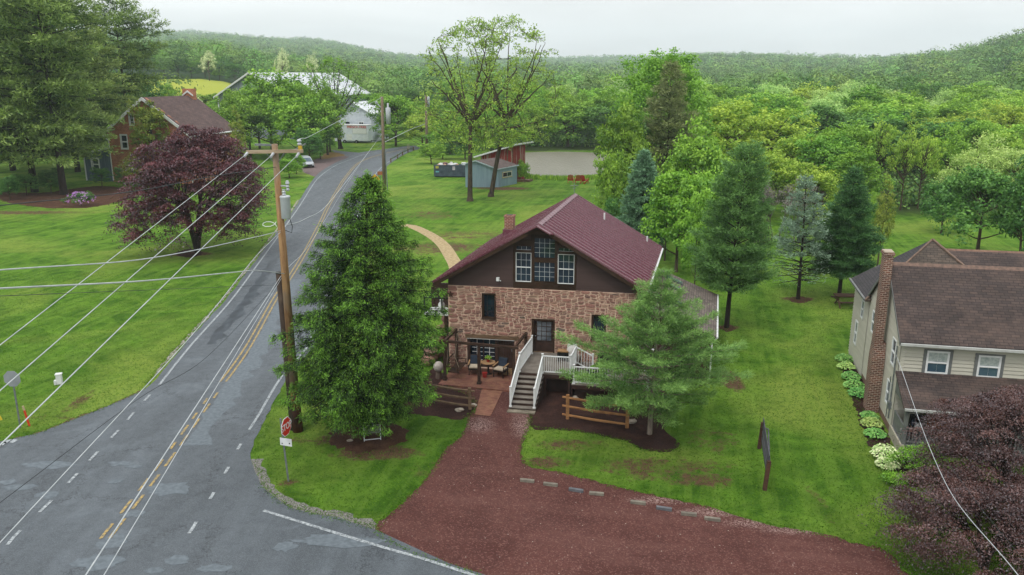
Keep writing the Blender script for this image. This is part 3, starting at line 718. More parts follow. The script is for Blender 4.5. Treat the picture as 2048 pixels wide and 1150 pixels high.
sd = MB(); sd.box(SL, 0, SD-.45, .0, .45, 0, 4.9); sd.box(SRt, .45, SD, 0, .45, 0, 4.9); sd.box(SH, .45, SW-.45, SD-.45, SD, 0, 4.9); sd.build('side_wall', MORTAR, house)
stones(SL, lambda a, z: True, [], 0, 4.8, 0, SD-.02, 8, .16, .1).build('side_stonework', STONE, house)
stones(SRt, lambda a, z: True, [], 0, 4.8, .02, SD, 9, .16, .1).build('side_stonework', STONE, house)
# roof geometry
RA, RZ, EL, ER, EZ = 4.80, 7.93, -.62, 10.16, 4.80
kL = (RZ-EZ)/(RA-EL); kR = (RZ-EZ)/(ER-RA); B0, B1 = -.5, 10.15
roofz = lambda a: RZ-(RA-a)*kL if a < RA else RZ-(a-RA)*kR
gout = lambda z: (max(0, RA-(RZ-.14-z)/kL), min(SW, RA+(RZ-.14-z)/kR))
gx0, _ = SH.on(1026.8, 520); gx1, _ = SH.on(1152.5, 530); _, gz0 = SH.on(1090, 577)
tl = SH.rect(1032, 505, 1062, 563.5); tr = SH.rect(1116.5, 508.5, 1147.5, 568); cu_ = SH.rect(1069, 476, 1109.3, 516.3); cl_ = SH.rect(1068.8, 524.3, 1109, 563.6)
ttl = SH.rect(1033, 491.8, 1062.8, 500.3); ttr = SH.rect(1117.5, 496, 1148.2, 503.6)
gz0 = ZT+.02
SID = sidemat('brown_siding', C(84, 66, 62, K), C(74, 57, 54, K))
gwall = MB(); gwall.prism(SH, [(0, ZT), (SW, ZT), (SW, roofz(SW)-.14), (RA, RZ-.14), (0, roofz(0)-.14)], .06, .3)
gwall.build('gable_wall', SID, house)
lap(SH, lambda z: (min(gout(z)[0], gx0), gx0), [], ZT, roofz(gx0)-.15, .145, SID, 'siding', house, b=.055, lip=.03)
lap(SH, lambda z: (gx1, max(gout(z)[1], gx1)), [], ZT, roofz(gx1)-.15, .145, SID, 'siding', house, b=.055, lip=.03)
# window wall in the gable, brown boards round five glazed lights
tt = MB()
def board(a0, a1, z0, z1, b=-.0): tt.box(SH, a0, a1, b, .058, z0, z1)
board(gx0, gx1, ZT, tl[2]-.001)
tt2 = min(roofz(gx0), roofz(gx1))-.14
for a0, a1 in ((gx0, tl[0]), (tl[1], cu_[0]), (cu_[1], tr[0]), (tr[1], gx1)):
    zt = min(roofz(a0), roofz(a1))-.16
    board(a0, a1, tl[2], zt, -.012)
board(tl[0], tl[1], tl[3], ttl[2]); board(tr[0], tr[1], tr[3], ttr[2])
board(tl[0], tl[1], ttl[3], roofz(tl[0])-.16); board(tr[0], tr[1], ttr[3], roofz(tr[1])-.16)
board(cu_[0], cu_[1], cl_[3], cu_[2]); board(cu_[0], cu_[1], cu_[3], roofz(cu_[0])-.3); board(cl_[0], cl_[1], tl[2]-.0005, cl_[2])
board(tr[0], tr[1], ZT, tr[2])
tt.build('window_trim', BRN, house)
for q, dbl, cc, rr in ((tl, True, 3, 4), (tr, True, 3, 4)):
    window(SH, *q, house, cc, rr, case=WHT, sash=WHT, cw=.012, sw=.022, mun=.010, double=True, proud=.02, rec=.03, sill=False, b=0)
for q, cc, rr in ((cu_, 4, 4), (cl_, 4, 4), (ttl, 3, 1), (ttr, 3, 1)):
    window(SH, *q, house, cc, rr, case=BRN, munmat=WHT, cw=.01, mun=.011, proud=.016, rec=.03, sill=False, b=0)
# stone wall openings
window(SH, *win_l, house, 3, 4, case=BRN, munmat=BRN2, cw=.001, sw=.05, mun=.012, proud=.06, rec=.14, sill=True, b=0)
window(SH, *win_r, house, 3, 4, case=BRN, munmat=BRN2, cw=.001, sw=.05, mun=.012, proud=.06, rec=.14, sill=True, b=0)
for q in (win_l, win_r):
    f = MB(); a0, a1, z0, z1 = q; e = .08
    f.box(SH, a0+.002, a0+e, -.03, .13, z0, z1).box(SH, a1-e, a1-.002, -.03, .13, z0, z1).box(SH, a0+e, a1-e, -.03, .13, z1-e, z1-.002).box(SH, a0+e, a1-e, -.05, .13, z0+.002, z0+e); f.build('window_casing', BRN, house)
a0, a1, z0, z1 = door_r
fr = MB(); fr.box(SH, a0+.002, a0+.11, -.02, .3, z0, z1).box(SH, a1-.07, a1-.002, -.02, .3, z0, z1).box(SH, a0+.11, a1-.07, -.02, .3, z1-.08, z1-.002); fr.build('door_frame', BRN, house)
dr_ = MB().box(SH, a0+.11, a1-.07, .16, .21, z0, z1-.08); dd = dr_.build('door', BRN2, house)
gl = (a0+.24, a1-.2, z0+.62, z1-.17)
MB().box(SH, gl[0], gl[1], .145, .158, gl[2], gl[3]).build('pane', glassmat('curtained_glass', C(150, 158, 166, .5), C(92, 102, 112, .5), .08), dd)
mm = MB()
for i in range(4): x = gl[0]+(gl[1]-gl[0])*i/3; mm.box(SH, x-.012, x+.012, .128, .144, gl[2], gl[3])
for j in range(5): z = gl[2]+(gl[3]-gl[2])*j/4; mm.box(SH, gl[0], gl[1], .124, .1275, z-.012, z+.012)
mm.build('glazing_bars', BRN2, dd); MB().lathe(SH.w(a0+.17, .12, z0+.85), [(.03, -.03), (.045, 0), (.03, .03)], 8).build('handle', GALV, dd)
MB().box(SH, a0+.05, a1-.02, -.3, .14, z0-.04, z0+.02).build('door_sill', TIM, house)
# ground-floor opening: timber lintel, glazed screen, plank door
a0, a1, z0, z1 = pat; am = a0+(a1-a0)*.61
MB().box(SH, a0-.08, a1+.22, -.045, .3, z1+.005, z1+.2).build('lintel', TIM, house)
MB().box(SH, a0, a1, -.03, .0, z1-.035, z1+.002).build('lintel_flashing', WHT, house)
sc = MB(); sc.box(SH, a0, a0+.13, .02, .3, z0, z1-.04).box(SH, a1-.1, a1, .0, .3, z0, z1-.04).box(SH, am-.07, am+.07, .1, .3, z0, z1-.04).box(SH, a0+.13, am-.07, .2, .3, z0, z0+.3); sc.build('screen_frame', BRN2, house)
scr_ = MB().box(SH, a0+.13, am-.07, .26, .28, z0+.3, z1-.04).build('glazed_screen', GLASS, house)
ww = MB()
for i in (1, 3): x = a0+.13+(am-.07-a0-.13)*i/4; ww.box(SH, x-.013, x+.013, .24, .255, z0+.35, z1-.1)
for z in (.38, .6, .82, 1.05, 1.27): ww.box(SH, a0+.2, a0+.13+(am-a0-.2)*.47, .235, .2395, z0+z, z0+z+.022).box(SH, a0+.13+(am-a0-.2)*.55, am-.15, .235, .2395, z0+z, z0+z+.022)
ww.build('glazing_bars', WHT, scr_)
MB().box(SH, a0+.13+(am-a0-.2)*.49, a0+.13+(am-a0-.2)*.53, .21, .25, z0+.3, z1-.04).build('mullion', BRN2, scr_)
pd = MB()
for i in range(6): x = am+.07+(a1-.1-am-.07)*i/6; pd.box(SH, x+.004, x+(a1-.1-am-.07)/6-.004, .2, .25, z0+.03, z1-.05)
pdo = pd.build('door', BRN2, house); MB().box(SH, a1-.2, a1-.17, .16, .2, z0+.95, z0+1.1).build('handle', GALV, pdo)
# roof
MET = NT('maroon_metal_roof'); _n = MET.noise(MET.pos((1, 1, 1)), 1.4, 4)
MET = MET.fin(MET.mix(_n, C(96, 50, 62, .9), C(114, 68, 80, .9)), MET.rng(MET.noise(MET.pos(), 5, 4), .3, .7, .2, .32), spec=1.0)
rf = MB()
PR = B0-.32; hb = .75   # the little hood over the peak
def slopeslab(a_e, z_e, bf, bb, ar=RA, zr=RZ):
    rf.slab([SH.w(a_e, bf, z_e), SH.w(ar, bf, zr), SH.w(ar, bb, zr), SH.w(a_e, bb, z_e)], .06)
slopeslab(EL, EZ, B0, B1); slopeslab(ER, EZ, B0, B1)
hl = RA-hb; hr = RA+hb
rf.slab([SH.w(hl, B0+.002, roofz(hl)+.012), SH.w(RA-.02, PR, RZ-.01), SH.w(RA, B0+.002, RZ+.012)], .07)
rf.slab([SH.w(hr, B0+.002, roofz(hr)+.012), SH.w(RA, B0+.002, RZ+.012), SH.w(RA-.02, PR, RZ-.01), SH.w(hr-.15, PR+.05, roofz(hr)+.06)], .07)
ro_ = rf.build('roof', MET, house)
rb = MB(); nb = 20
for i in range(nb+1):
    b = B0+.015+(B1-B0-.03)*i/nb
    for ae in (EL, ER):
        rb.hexa([SH.w(ae, b-.034, EZ+.001), SH.w(ae, b+.034, EZ+.001), SH.w(RA, b+.034, RZ+.001), SH.w(RA, b-.034, RZ+.001)]+[SH.w(ae, b-.024, EZ+.085), SH.w(ae, b+.024, EZ+.085), SH.w(RA, b+.024, RZ+.085), SH.w(RA, b-.024, RZ+.085)])
rb.build('seam', MET, ro_)
cap = MB(); cap.prism(SH, [(RA-.16, RZ-.04), (RA, RZ+.055), (RA+.16, RZ-.04), (RA+.16, RZ-.02), (RA, RZ+.075), (RA-.16, RZ-.02)], B0, B1); cap.build('ridge_cap', simple('ridge_metal_sheen', C(140, 108, 114, K), C(112, 72, 84, K), 3, .4, spec=.6), ro_)  # cap colour paler than the roof: reflected sky painted in
fa = MB()
for ae, sgn in ((EL, -1), (ER, 1)):
    w = SH.w
    fa.hexa([w(ae, B0+.01, EZ-.27), w(RA, B0+.01, RZ-.27), w(RA, B0+.05, RZ-.27), w(ae, B0+.05, EZ-.27), w(ae, B0+.01, EZ-.065), w(RA, B0+.01, RZ-.065), w(RA, B0+.05, RZ-.065), w(ae, B0+.05, EZ-.065)])
    fa.hexa([w(ae, B0+.05, EZ-.14), w(RA, B0+.05, RZ-.14), w(RA, B1-.05, RZ-.14), w(ae, B1-.05, EZ-.14), w(ae, B0+.05, EZ-.065), w(RA, B0+.05, RZ-.065), w(RA, B1-.05, RZ-.065), w(ae, B1-.05, EZ-.065)])
    fa.box(SH, min(ae, ae-sgn*.03), max(ae, ae-sgn*.03), B0+.06, B1, EZ-.2, EZ-.062)
    if sgn > 0: fa.hexa([w(ae+sgn*.002, B0+.004, EZ-.09), w(RA, B0+.004, RZ-.09), w(RA, B0+.009, RZ-.09), w(ae+.002, B0+.009, EZ-.09), w(ae+.002, B0+.004, EZ-.03), w(RA, B0+.004, RZ-.03), w(RA, B0+.009, RZ-.03), w(ae+.002, B0+.009, EZ-.03)])
fa.poly([SH.w(hl, B0, roofz(hl)-.06), SH.w(hr, B0, roofz(hr)-.06), SH.w(hr-.15, PR+.06, roofz(hr)-.01), SH.w(RA-.02, PR+.02, RZ-.25), ])
fa.prism(SH, [(hl+.05, roofz(hl)-.02), (RA, RZ-.08), (hr-.05, roofz(hr)-.02)], B0-.02, B0+.008)
fa.build('fascia', BRN, house)
ch = MB(); cF = Fr(SH.w(1.5, 7, 0)[:2], SH.u, SH.n); ch.box(cF, -.26, .26, -.26, .26, 5.6, 7.0); ch.box(cF, -.29, .29, -.29, .29, 7.0, 7.08)
RBR = brickmat('chimney_brick', C(150, 84, 66, K), C(122, 66, 54, K), C(196, 172, 152, K), R_(10.3), 1, 1, 1, .21, .085, .014)
cho = ch.build('chimney', RBR, house); MB().box(cF, -.16, .16, -.16, .16, 7.08, 7.1).build('flue', BLK, cho)
MB().box(cF, -.34, .34, -.33, .33, 5.7, 6.28).build('flashing', MET, cho)
def onroof(px, py, left=False):
    q = SH.w(RA, 0, RZ); e = Vector(SH.w(ER, 0, EZ))-Vector(q); n = Vector((SH.n[0], SH.n[1], 0)).cross(e).normalized(); return hit(px, py, q, n)
for px, py, h in ((1208.6, 440, .42), (1294, 484, .35)):
    p = onroof(px, py); v = MB().tube([(p[0], p[1], p[2]-.05), (p[0], p[1], p[2]+h)], .05, 8); v.build('vent_pipe', WHT, house)
p = SH.w(RA, 9.7, RZ); an = MB().tube([(p[0], p[1], p[2]), (p[0], p[1], p[2]+.75)], .02, 6); an.bar((p[0]-.25, p[1], p[2]+.6), (p[0]+.25, p[1], p[2]+.6), .03).bar((p[0]-.12, p[1]-.1, p[2]+.45), (p[0]+.12, p[1]+.1, p[2]+.45), .03)
an.build('aerial', GALV, house)
a_, z_ = SH.on(996.3, 558); fl = MB().box(SH, a_-.07, a_+.07, -.12, .03, z_-.09, z_+.09); fl.tube([SH.w(a_+.1, -.02, z_-.07), SH.w(a_+.16, -.14, z_-.05)], .03, 6); fl.build('flood_light', WHT, house)
g = MB()
g.tube([SH.w(ER+.05, B0+.2, EZ-.06), SH.w(ER+.05, B1, EZ-.06)], .055, 6); g.tube([SH.w(ER+.05, B1-.2, EZ-.1), SH.w(SW+.05, B1-.3, EZ-.6), SH.w(SW+.05, B1-.3, 3.8)], .04, 6); g.build('gutter', WHT, house)
# star ornament on the front corner
a_, z_ = SH.on(902, 588); st = MB(); pts = []
for k in range(10): rr_ = .19 if k % 2 == 0 else .08; pts.append((a_+rr_*math.sin(k*math.pi/5), z_+rr_*math.cos(k*math.pi/5)))
st.prism(SH, pts, -.06, -.045); so_ = st.build('star_ornament', simple('rusty_iron', C(78, 50, 40, K), C(48, 34, 30, K), 9, .8)); tag(so_, 'rusty iron barn star hung on the left front corner of the stone house', 'star')
# lean-to
leanR = thing('lean_to_addition', 'single-storey lean-to with grey shingle roof and skylights beside the stone house', 'addition', SH.w(11.6, 4.2, 0))
la0, la1, lb0, lb1, lz0, lz1 = SW-.08, 13.6, .35, 8.6, 4.15, 2.42
lw_ = MB(); lw_.box(SH, la0+.12, la1-.25, lb0+.25, lb0+.45, 0, 2.42).box(SH, la1-.45, la1-.25, lb0+.45, lb1-.25, 0, 2.4).box(SH, la0+.12, la1-.25, lb1-.25, lb1-.2, 0, 2.42)
lw_.prism(SH, [(la0+.12, 2.42), (la1-.3, 2.42), (la0+.12, 3.98)], lb0+.25, lb0+.45).prism(SH, [(la0+.12, 2.42), (la1-.3, 2.42), (la0+.12, 3.98)], lb1-.25, lb1-.2)
lw_.build('wall', BRN2, leanR)
_lsin = 1/math.sin(math.atan((lz0-lz1)/(la1-la0)))
SHG1 = brickmat('grey_shingles', C(132, 120, 112, K), C(104, 94, 88, K), C(78, 70, 66, K), R_(10.3), 0, 1, _lsin, .3, .14, .014, bias=.1)
lr = MB().slab([SH.w(la0, lb0, lz0), SH.w(la1, lb0, lz1), SH.w(la1, lb1, lz1), SH.w(la0, lb1, lz0)], .09); lr.build('roof', SHG1, leanR)
lg = MB(); lg.tube([SH.w(la1+.03, lb0, lz1-.04), SH.w(la1+.03, lb1, lz1-.04)], .06, 6); lg.tube([SH.w(la1+.03, lb0+.05, lz1-.06), SH.w(la1-.2, lb0+.2, lz1-.4), SH.w(la1-.2, lb0+.2, .1)], .04, 6); lg.build('gutter', WHT, leanR)
lq = SH.w(la0, 0, lz0); le = Vector(SH.w(la1, 0, lz1))-Vector(lq); lnn = Vector((SH.n[0], SH.n[1], 0)).cross(le).normalized()
SKY = glassmat('skylight_glass', C(50, 92, 84, .5), C(88, 130, 120, .5), .08)
for (x0, y0), (x1, y1), mt_ in (((1333, 553), (1365, 571), SKY), ((1332, 567), (1364, 585), SKY), ((1347, 603), (1364, 614), GLASSB)):
    pa_ = hit(x0, y0, lq, lnn); pb_ = hit(x1, y1, lq, lnn); a0, b0 = SH.inv(*pa_[:2]); a1, b1 = SH.inv(*pb_[:2]); bm = (b0+b1)/2
    zr = lambda a: lz0-(a-la0)*(lz0-lz1)/(la1-la0); hw = .24; w = SH.w
    sk = MB().hexa([w(a0, bm-hw, zr(a0)), w(a1, bm-hw, zr(a1)), w(a1, bm+hw, zr(a1)), w(a0, bm+hw, zr(a0)), w(a0, bm-hw, zr(a0)+.1), w(a1, bm-hw, zr(a1)+.1), w(a1, bm+hw, zr(a1)+.1), w(a0, bm+hw, zr(a0)+.1)])
    sk = MB(); sk.slab([w(a0, bm-hw, zr(a0)+.1), w(a1, bm-hw, zr(a1)+.1), w(a1, bm+hw, zr(a1)+.1), w(a0, bm+hw, zr(a0)+.1)], .11); so_ = sk.build('skylight', simple('bronze_frame', C(96, 104, 100, K), C(70, 78, 76, K), 4, .5), leanR)
    MB().slab([w(a0+.06, bm-hw+.05, zr(a0+.06)+.125), w(a1-.06, bm-hw+.05, zr(a1-.06)+.125), w(a1-.06, bm+hw-.05, zr(a1-.06)+.125), w(a0+.06, bm+hw-.05, zr(a0+.06)+.125)], .02).build('pane', mt_, so_)

# ------------------------------------------------------------------ entrance deck and stair
DECK = simple('grey_deck_boards', C(140, 132, 122, K), C(110, 102, 94, K), 2, .8, .3, 20, stretch=(1, 1, 1))
dk = thing('entrance_deck', 'raised grey wooden deck with white railings and a stair below the front door', 'deck', SH.w(6, -1.5, 0))
DZ = 1.2; fb = MB()
for i in range(18): b = -3.06+i*.168; fb.box(SH, 4.42, 6.95, b, b+.155, DZ-.04, DZ)
fb.build('deck_floor', DECK, dk)
lf = MB(); LZ = .8
for i in range(19): b = -3.2+i*.168; lf.box(SH, 7.0, 10.6, b, b+.155, LZ-.04, LZ)
lf.build('lower_deck_floor', DECK, dk)
sk_ = MB(); sk_.box(SH, 5.62, 6.95, -3.05, -3.0, DZ-.26, DZ-.045).box(SH, 6.9, 6.95, -3.0, -.02, DZ-.26, DZ-.045).box(SH, 7.0, 10.6, -3.2, -3.15, LZ-.24, LZ-.045).box(SH, 7.0, 7.05, -3.15, -.02, 0, LZ-.045)
sk_.box(SH, 5.7, 6.9, -2.2, -2.15, 0, DZ-.26).box(SH, 7.1, 10.5, -2.9, -2.85, 0, LZ-.25).box(SH, 5.62, 5.74, -3.0, -2.9, 0, DZ-.26).box(SH, 6.8, 6.92, -3.0, -2.9, 0, DZ-.26)
sk_.build('deck_skirt', BRN2, dk)
nst = 7; S0, S1 = -4.92, -3.06; tr_ = MB(); ri = MB()
for i in range(nst):
    bb0 = S0+(S1-S0)*i/nst; bb1 = S0+(S1-S0)*(i+1)/nst; z = DZ*(i+1)/(nst+1)
    tr_.box(SH, 4.42, 5.66, bb0-.03, bb1+.01, z-.035, z); ri.box(SH, 4.46, 5.62, bb0, bb0+.02, z-DZ/(nst+1)+.002, z-.036)
ri.box(SH, 4.46, 5.62, S1-.01, S1+.01, DZ*nst/(nst+1)+.001, DZ-.041)
for aa in (4.44, 5.6): ri.prism(Fr(SH.w(0, 0, 0)[:2], SH.n, SH.u), [(S0, 0), (S1, 0), (S1, DZ-.05), (S0, .1)], aa, aa+.03)
stp = tr_.build('stair_treads', DECK, dk); ri.build('stair_risers', BRN2, dk)
def railing(p0, p1, h=.92, n=None, name='railing', post0=True, post1=True, parent=dk):
    p0 = Vector(p0); p1 = Vector(p1); d = p1-p0; L_ = Vector((d.x, d.y, 0)).length; n = n or max(3, int(L_/.125)); m = MB(); up = Vector((0, 0, 1))
    m.bar(p0+up*(h-.05), p1+up*(h-.05), .06, .05); m.bar(p0+up*.09, p1+up*.09, .045, .045)
    for i in range(1, n): q = p0+d*(i/n); m.bar(q+up*.1, q+up*(h-.07), .028)
    for f, q in ((post0, p0), (post1, p1)):
        if f: m.bar(q, q+up*(h+.04), .085); m.bar(q+up*(h+.04), q+up*(h+.07), .11); m.bar(q, q+up*.04, .13)
    return m.build(name, WHT, parent)
w = SH.w; zs_ = DZ/(nst+1)
for aa in (4.47, 5.58): railing(w(aa, S0+.08, zs_), w(aa, S1+.02, DZ), .92, 15, 'stair_railing')
railing(w(4.47, S1+.02, DZ), w(4.47, -.35, DZ), .92, post0=False)
railing(w(5.58, S1+.02, DZ), w(6.9, S1+.04, DZ), .92, 13, post0=False)
railing(w(6.9, S1+.04, DZ), w(6.9, -1.42, DZ), .92, post0=False)
railing(w(6.9, -1.42, DZ), w(7.75, -1.5, LZ), .92, 6, 'stair_railing', post0=False)
railing(w(7.1, -3.12, LZ), w(10.55, -3.12, LZ), .9, 28); railing(w(10.55, -3.12, LZ), w(10.55, -.2, LZ), .9, 22, post0=False)
MB().box(SH, 4.4, 5.68, -5.25, -4.93, .0, .06).build('concrete_pad', simple('old_concrete', C(150, 140, 124, K), C(112, 104, 90, K), 3, .95, .5, 30), dk)

# ------------------------------------------------------------------ patio and pergola
pt = MB(); pc = [SH.w(.25, -2.6, 0), SH.w(4.38, -2.85, 0), SH.w(4.38, .0, 0), SH.w(.25, .0, 0)]
pt.slab([(p[0], p[1], .1) for p in pc], .1); tag(pt.build('brick_patio', PAV), kind='structure')
pg = thing('pergola', 'dark brown timber pergola frame over the brick patio', 'pergola', SH.w(2.2, -1.1, .1))
PH = 2.12
for aa, bb in ((.41, -1.99), (2.23, -2.2), (4.02, -2.36), (.45, -.16), (4.1, -.12)):
    MB().box(SH, aa-.065, aa+.065, bb-.065, bb+.065, .1, PH-.02).box(SH, aa-.1, aa+.1, bb-.1, bb+.1, .101, .22).build('post', WOODD, pg)
for q0, q1 in (((.2, -2.0), (4.25, -2.4)), ((.43, -1.95), (.43, -.05)), ((4.06, -2.3), (4.1, -.05))):
    MB().bar(SH.w(q0[0], q0[1], PH+.05), SH.w(q1[0], q1[1], PH+.05 if q0[0] < .3 and q0[1] < -1.98 else PH+.06), .1, .13).build('beam', WOODD, pg)
# ------------------------------------------------------------------ side landing and stone steps left of the house
sl_ = thing('side_landing', 'small white edged landing with black rails at the left side of the stone house', 'landing', SH.w(-.9, .9, 0))
MB().box(SH, -1.5, -.06, .4, 1.7, 2.75, 2.85).build('floor', WHT, sl_)
m_ = MB()
for a in (-1.45, -.5, -.12): m_.box(SH, a-.03, a+.03, .42, .48, 2.85, 3.7)
m_.box(SH, -1.48, -.09, .41, .49, 3.66, 3.72); m_.box(SH, -1.45, -.12, .43, .47, 2.95, 2.99); m_.build('railing', BLK, sl_)
MB().box(SH, -1.45, -1.3, 1.55, 1.65, 2.85, 4.3).box(SH, -1.45, -.1, 1.6, 1.7, 2.851, 4.2).build('back_panel', BRN2, sl_)
m_ = MB(); m_.box(SH, -1.4, -1.25, .5, .65, 0, 2.75).box(SH, -.4, -.25, .5, .65, 0, 2.75); m_.build('support_post', WOODD, sl_)
tk = thing('propane_tank', 'white propane cylinder standing on the side landing', 'gas cylinder', SH.w(-.62, .75, 2.85)); c_ = SH.w(-.62, .75, 2.85)
MB().lathe(c_, [(.1, 0), (.17, .05), (.18, .15), (.18, .42), (.12, .52), (.05, .55)], 12).build('cylinder', WHT, tk, True); MB().lathe((c_[0], c_[1], c_[2]+.55), [(.09, 0), (.09, .12)], 10).build('collar', WHT, tk)
rw = MB(); rr_ = random.Random(5)
for k in range(6):
    z = k*.44
    for i in range(9):
        b = .2+k*.55+i*.62+rr_.uniform(-.1, .1)
        if b > 7.5: continue
        rw.blob(SH.w(-.55-rr_.uniform(0, .2)-.12*(5-k), b, z+.22), (.42, .38, .25), rr_.random(), jag=.12, t=rr_.random())
rw.build('retaining_wall', STONE); tag(bpy.data.objects['retaining_wall'], 'stepped dry stone wall of big brown blocks along the left side of the stone house', 'stone wall')
# ------------------------------------------------------------------ right house
RH = Fr((16.3, 32.2), (math.cos(R_(12)), -math.sin(R_(12))), (math.sin(R_(13)), math.cos(R_(13))))
rh = thing('clapboard_house', 'pale grey clapboard house with brown shingle roofs, brick chimney and front porch', 'house', RH.w(4, 3, 0))
VS = sidemat('pale_siding', C(202, 199, 184, K), C(190, 187, 172, K)); FOUND = simple('foundation', C(150, 120, 104, K), C(120, 98, 86, K), 4, .9)
RE, RR, RB = 4.28, 6.85, 3.4; RW2 = 14.0; sl = (RR-RE)/(RB+.3)
_rs = 1/math.sin(math.atan(sl)); SHBR = lambda nm, ca, cb, kz: brickmat(nm, C(86, 72, 67, K), C(68, 59, 57, K), C(46, 39, 37, K), R_(12), ca, cb, kz, .34, .15, .014, bias=0, big=C(100, 82, 73, K))
SH_F = SHBR('brown_shingles', 1, 0, _rs)
left = Fr(RH.w(0, 6.8, 0)[:2], (-RH.n[0], -RH.n[1]), (RH.u[0], RH.u[1]))      # a runs from back to front along the left gable
def lrect(x0, y0, x1, y1): return left.rect(x0, y0, x1, y1)
f1 = RH.rect(1857, 703, 1892, 747); f2 = RH.rect(1960, 712, 1995, 755); f3 = (f2[0]+ (f2[0]-f1[0]), f2[1]+(f2[0]-f1[0]), f2[2], f2[3]); f4 = (f3[0]+3, f3[1]+3, f3[2], f3[3])
f0 = RH.rect(1842, 828, 1873, 839)
w1 = lrect(1774, 670, 1781, 719); w2 = lrect(1766, 755, 1774, 802)
w1 = (left.inv(*RH.w(0, 1.35, 0)[:2])[0], left.inv(*RH.w(0, .75, 0)[:2])[0], 2.85, 3.95); w2 = (w1[0]-.05, w1[1]-.05, 1.0, 2.0)
w1b = (1.0, 1.55, 2.9, 3.9)
gL = lambda z: (max(0, (z-RE+.12)/sl-.3) if z > RE-.12 else 0, 6.8-(max(0, (z-RE+.12)/sl-.3) if z > RE-.12 else 0))
# the solid body, then boards
bd = MB(); bd.prism(left, [(0, 0), (6.8, 0), (6.8, RE-.02), (3.4, RR-.25), (0, RE-.02)], .03, .2)
bd.box(RH, .2, RW2, .03, .2, 0, RE-.02).box(RH, .2, RW2, 6.6, 6.77, 0, RE-.02)
bd.build('wall', VS, rh)
lap(RH, lambda z: (0, RW2), [f1, f2, f3, f4, f0], .35, RE-.05, .16, VS, 'siding', rh, b=.03, lip=.042)
lap(left, gL, [w1, w2, w1b], .35, RR-.5, .16, VS, 'siding', rh, b=.03, lip=.042)
MB().box(left, 0, 6.8, .01, .2, 0, .34).box(RH, 0, RW2, .01, .2, 0, .34).build('foundation', FOUND, rh)
MB().box(RH, -.012, .07, -.012, .03, .34, RE-.1).box(left, 6.73, 6.812, -.012, .03, .34, RE-.1).build('corner_board', VS, rh)
for q in (f1, f2, f3, f4):
    cgm = window(RH, *q, rh, 2, 2, case=WHT, sash=WHT, glass=GLASSB, cw=.045, sw=.035, mun=.001, double=True, proud=.03, rec=-.0, sill=False)
    MB().box(RH, q[0]-.17, q[0]-.045, -.022, .03, q[2]-.05, q[3]+.12).box(RH, q[1]+.045, q[1]+.17, -.022, .03, q[2]-.05, q[3]+.12).box(RH, q[0]-.045, q[1]+.045, -.02, .03, q[3]+.045, q[3]+.12).build('trim', GREYT, cgm)
    MB().box(RH, q[0]+.03, q[1]-.03, .001, .005, (q[2]+q[3])/2+.05, q[3]-.03).build('blind', simple('window_blind', C(188, 196, 190, K), C(150, 162, 158, K), 9, .8), cgm)
window(RH, *f0, rh, 1, 1, case=simple('cream_trim', C(200, 190, 168, K)), cw=.05, proud=.03, rec=0, sill=False)
for q in (w1, w2, w1b): window(left, *q, rh, 1, 2, case=WHT, sash=WHT, glass=GLASSB, cw=.05, sw=.03, mun=.02, double=True, proud=.035, rec=-.0, sill=False)
# roof of the main block
def roof2(mb, F, a0, a1, b0, b1, bm, ze, zr, th=.09):
    mb.slab([F.w(a0, b0, ze), F.w(a1, b0, ze), F.w(a1, bm, zr), F.w(a0, bm, zr)], th); mb.slab([F.w(a0, b1, ze), F.w(a0, bm, zr), F.w(a1, bm, zr), F.w(a1, b1, ze)], th)
r1 = MB(); roof2(r1, RH, -.12, RW2, -.3, 7.1, 3.4, RE, RR); mr_ = r1.build('roof', SH_F, rh)
MB().prism(Fr(RH.w(0, 0, 0)[:2], RH.n, RH.u), [(3.24, RR-.10), (3.4, RR+.03), (3.56, RR-.10), (3.4, RR-.02)], -.125, RW2+.01).build('ridge_cap', simple('ridge_shingle', C(128, 104, 92, K), C(100, 84, 76, K), 6, .9), mr_)
rk = MB()
for be, s_ in ((-.3, 1), (7.1, -1)):
    rk.hexa([RH.w(-.135, be, RE-.17), RH.w(-.11, be, RE-.17), RH.w(-.11, 3.4, RR-.17), RH.w(-.135, 3.4, RR-.17), RH.w(-.135, be, RE-.005), RH.w(-.11, be, RE-.005), RH.w(-.11, 3.4, RR-.005), RH.w(-.135, 3.4, RR-.005)])
rk.build('rake_board', GREYT, rh)
gg = MB(); gg.box(RH, -.1, RW2, -.4, -.31, RE-.13, RE-.03).box(RH, -.1, RW2, -.3, .02, RE-.15, RE-.1); gg.build('gutter', simple('pale_gutter', C(196, 198, 194, K), C(170, 172, 168, K), 3, .5), rh)
# porch
pr_ = MB(); PB, PZ0, PZ1 = -2.05, 2.08, 2.92
pr_.slab([RH.w(-.1, PB, PZ0), RH.w(RW2, PB, PZ0), RH.w(RW2, -.02, PZ1), RH.w(-.1, -.02, PZ1)], .08)
_ps = 1/math.sin(math.atan((PZ1-PZ0)/2.03)); pro = pr_.build('porch_roof', SHBR('porch_shingles', 1, 0, _ps), rh)
MB().box(RH, -.08, RW2, PB-.09, PB-.005, PZ0-.11, PZ0-.02).build('gutter', simple('pale_gutter2', C(196, 198, 194, K), C(170, 172, 168, K), 3, .5), pro)
pm = MB(); pm.prism(Fr(RH.w(0, 0, 0)[:2], RH.n, RH.u), [(-1.95, PZ0-.1), (-.0, PZ0-.1), (-.0, PZ1-.1), (-1.95, PZ0-.07)], .0, .06)
pm.box(RH, 0, RW2, -1.98, -1.86, PZ0-.22, PZ0-.09); pm.build('porch_beam', GREYT, rh)
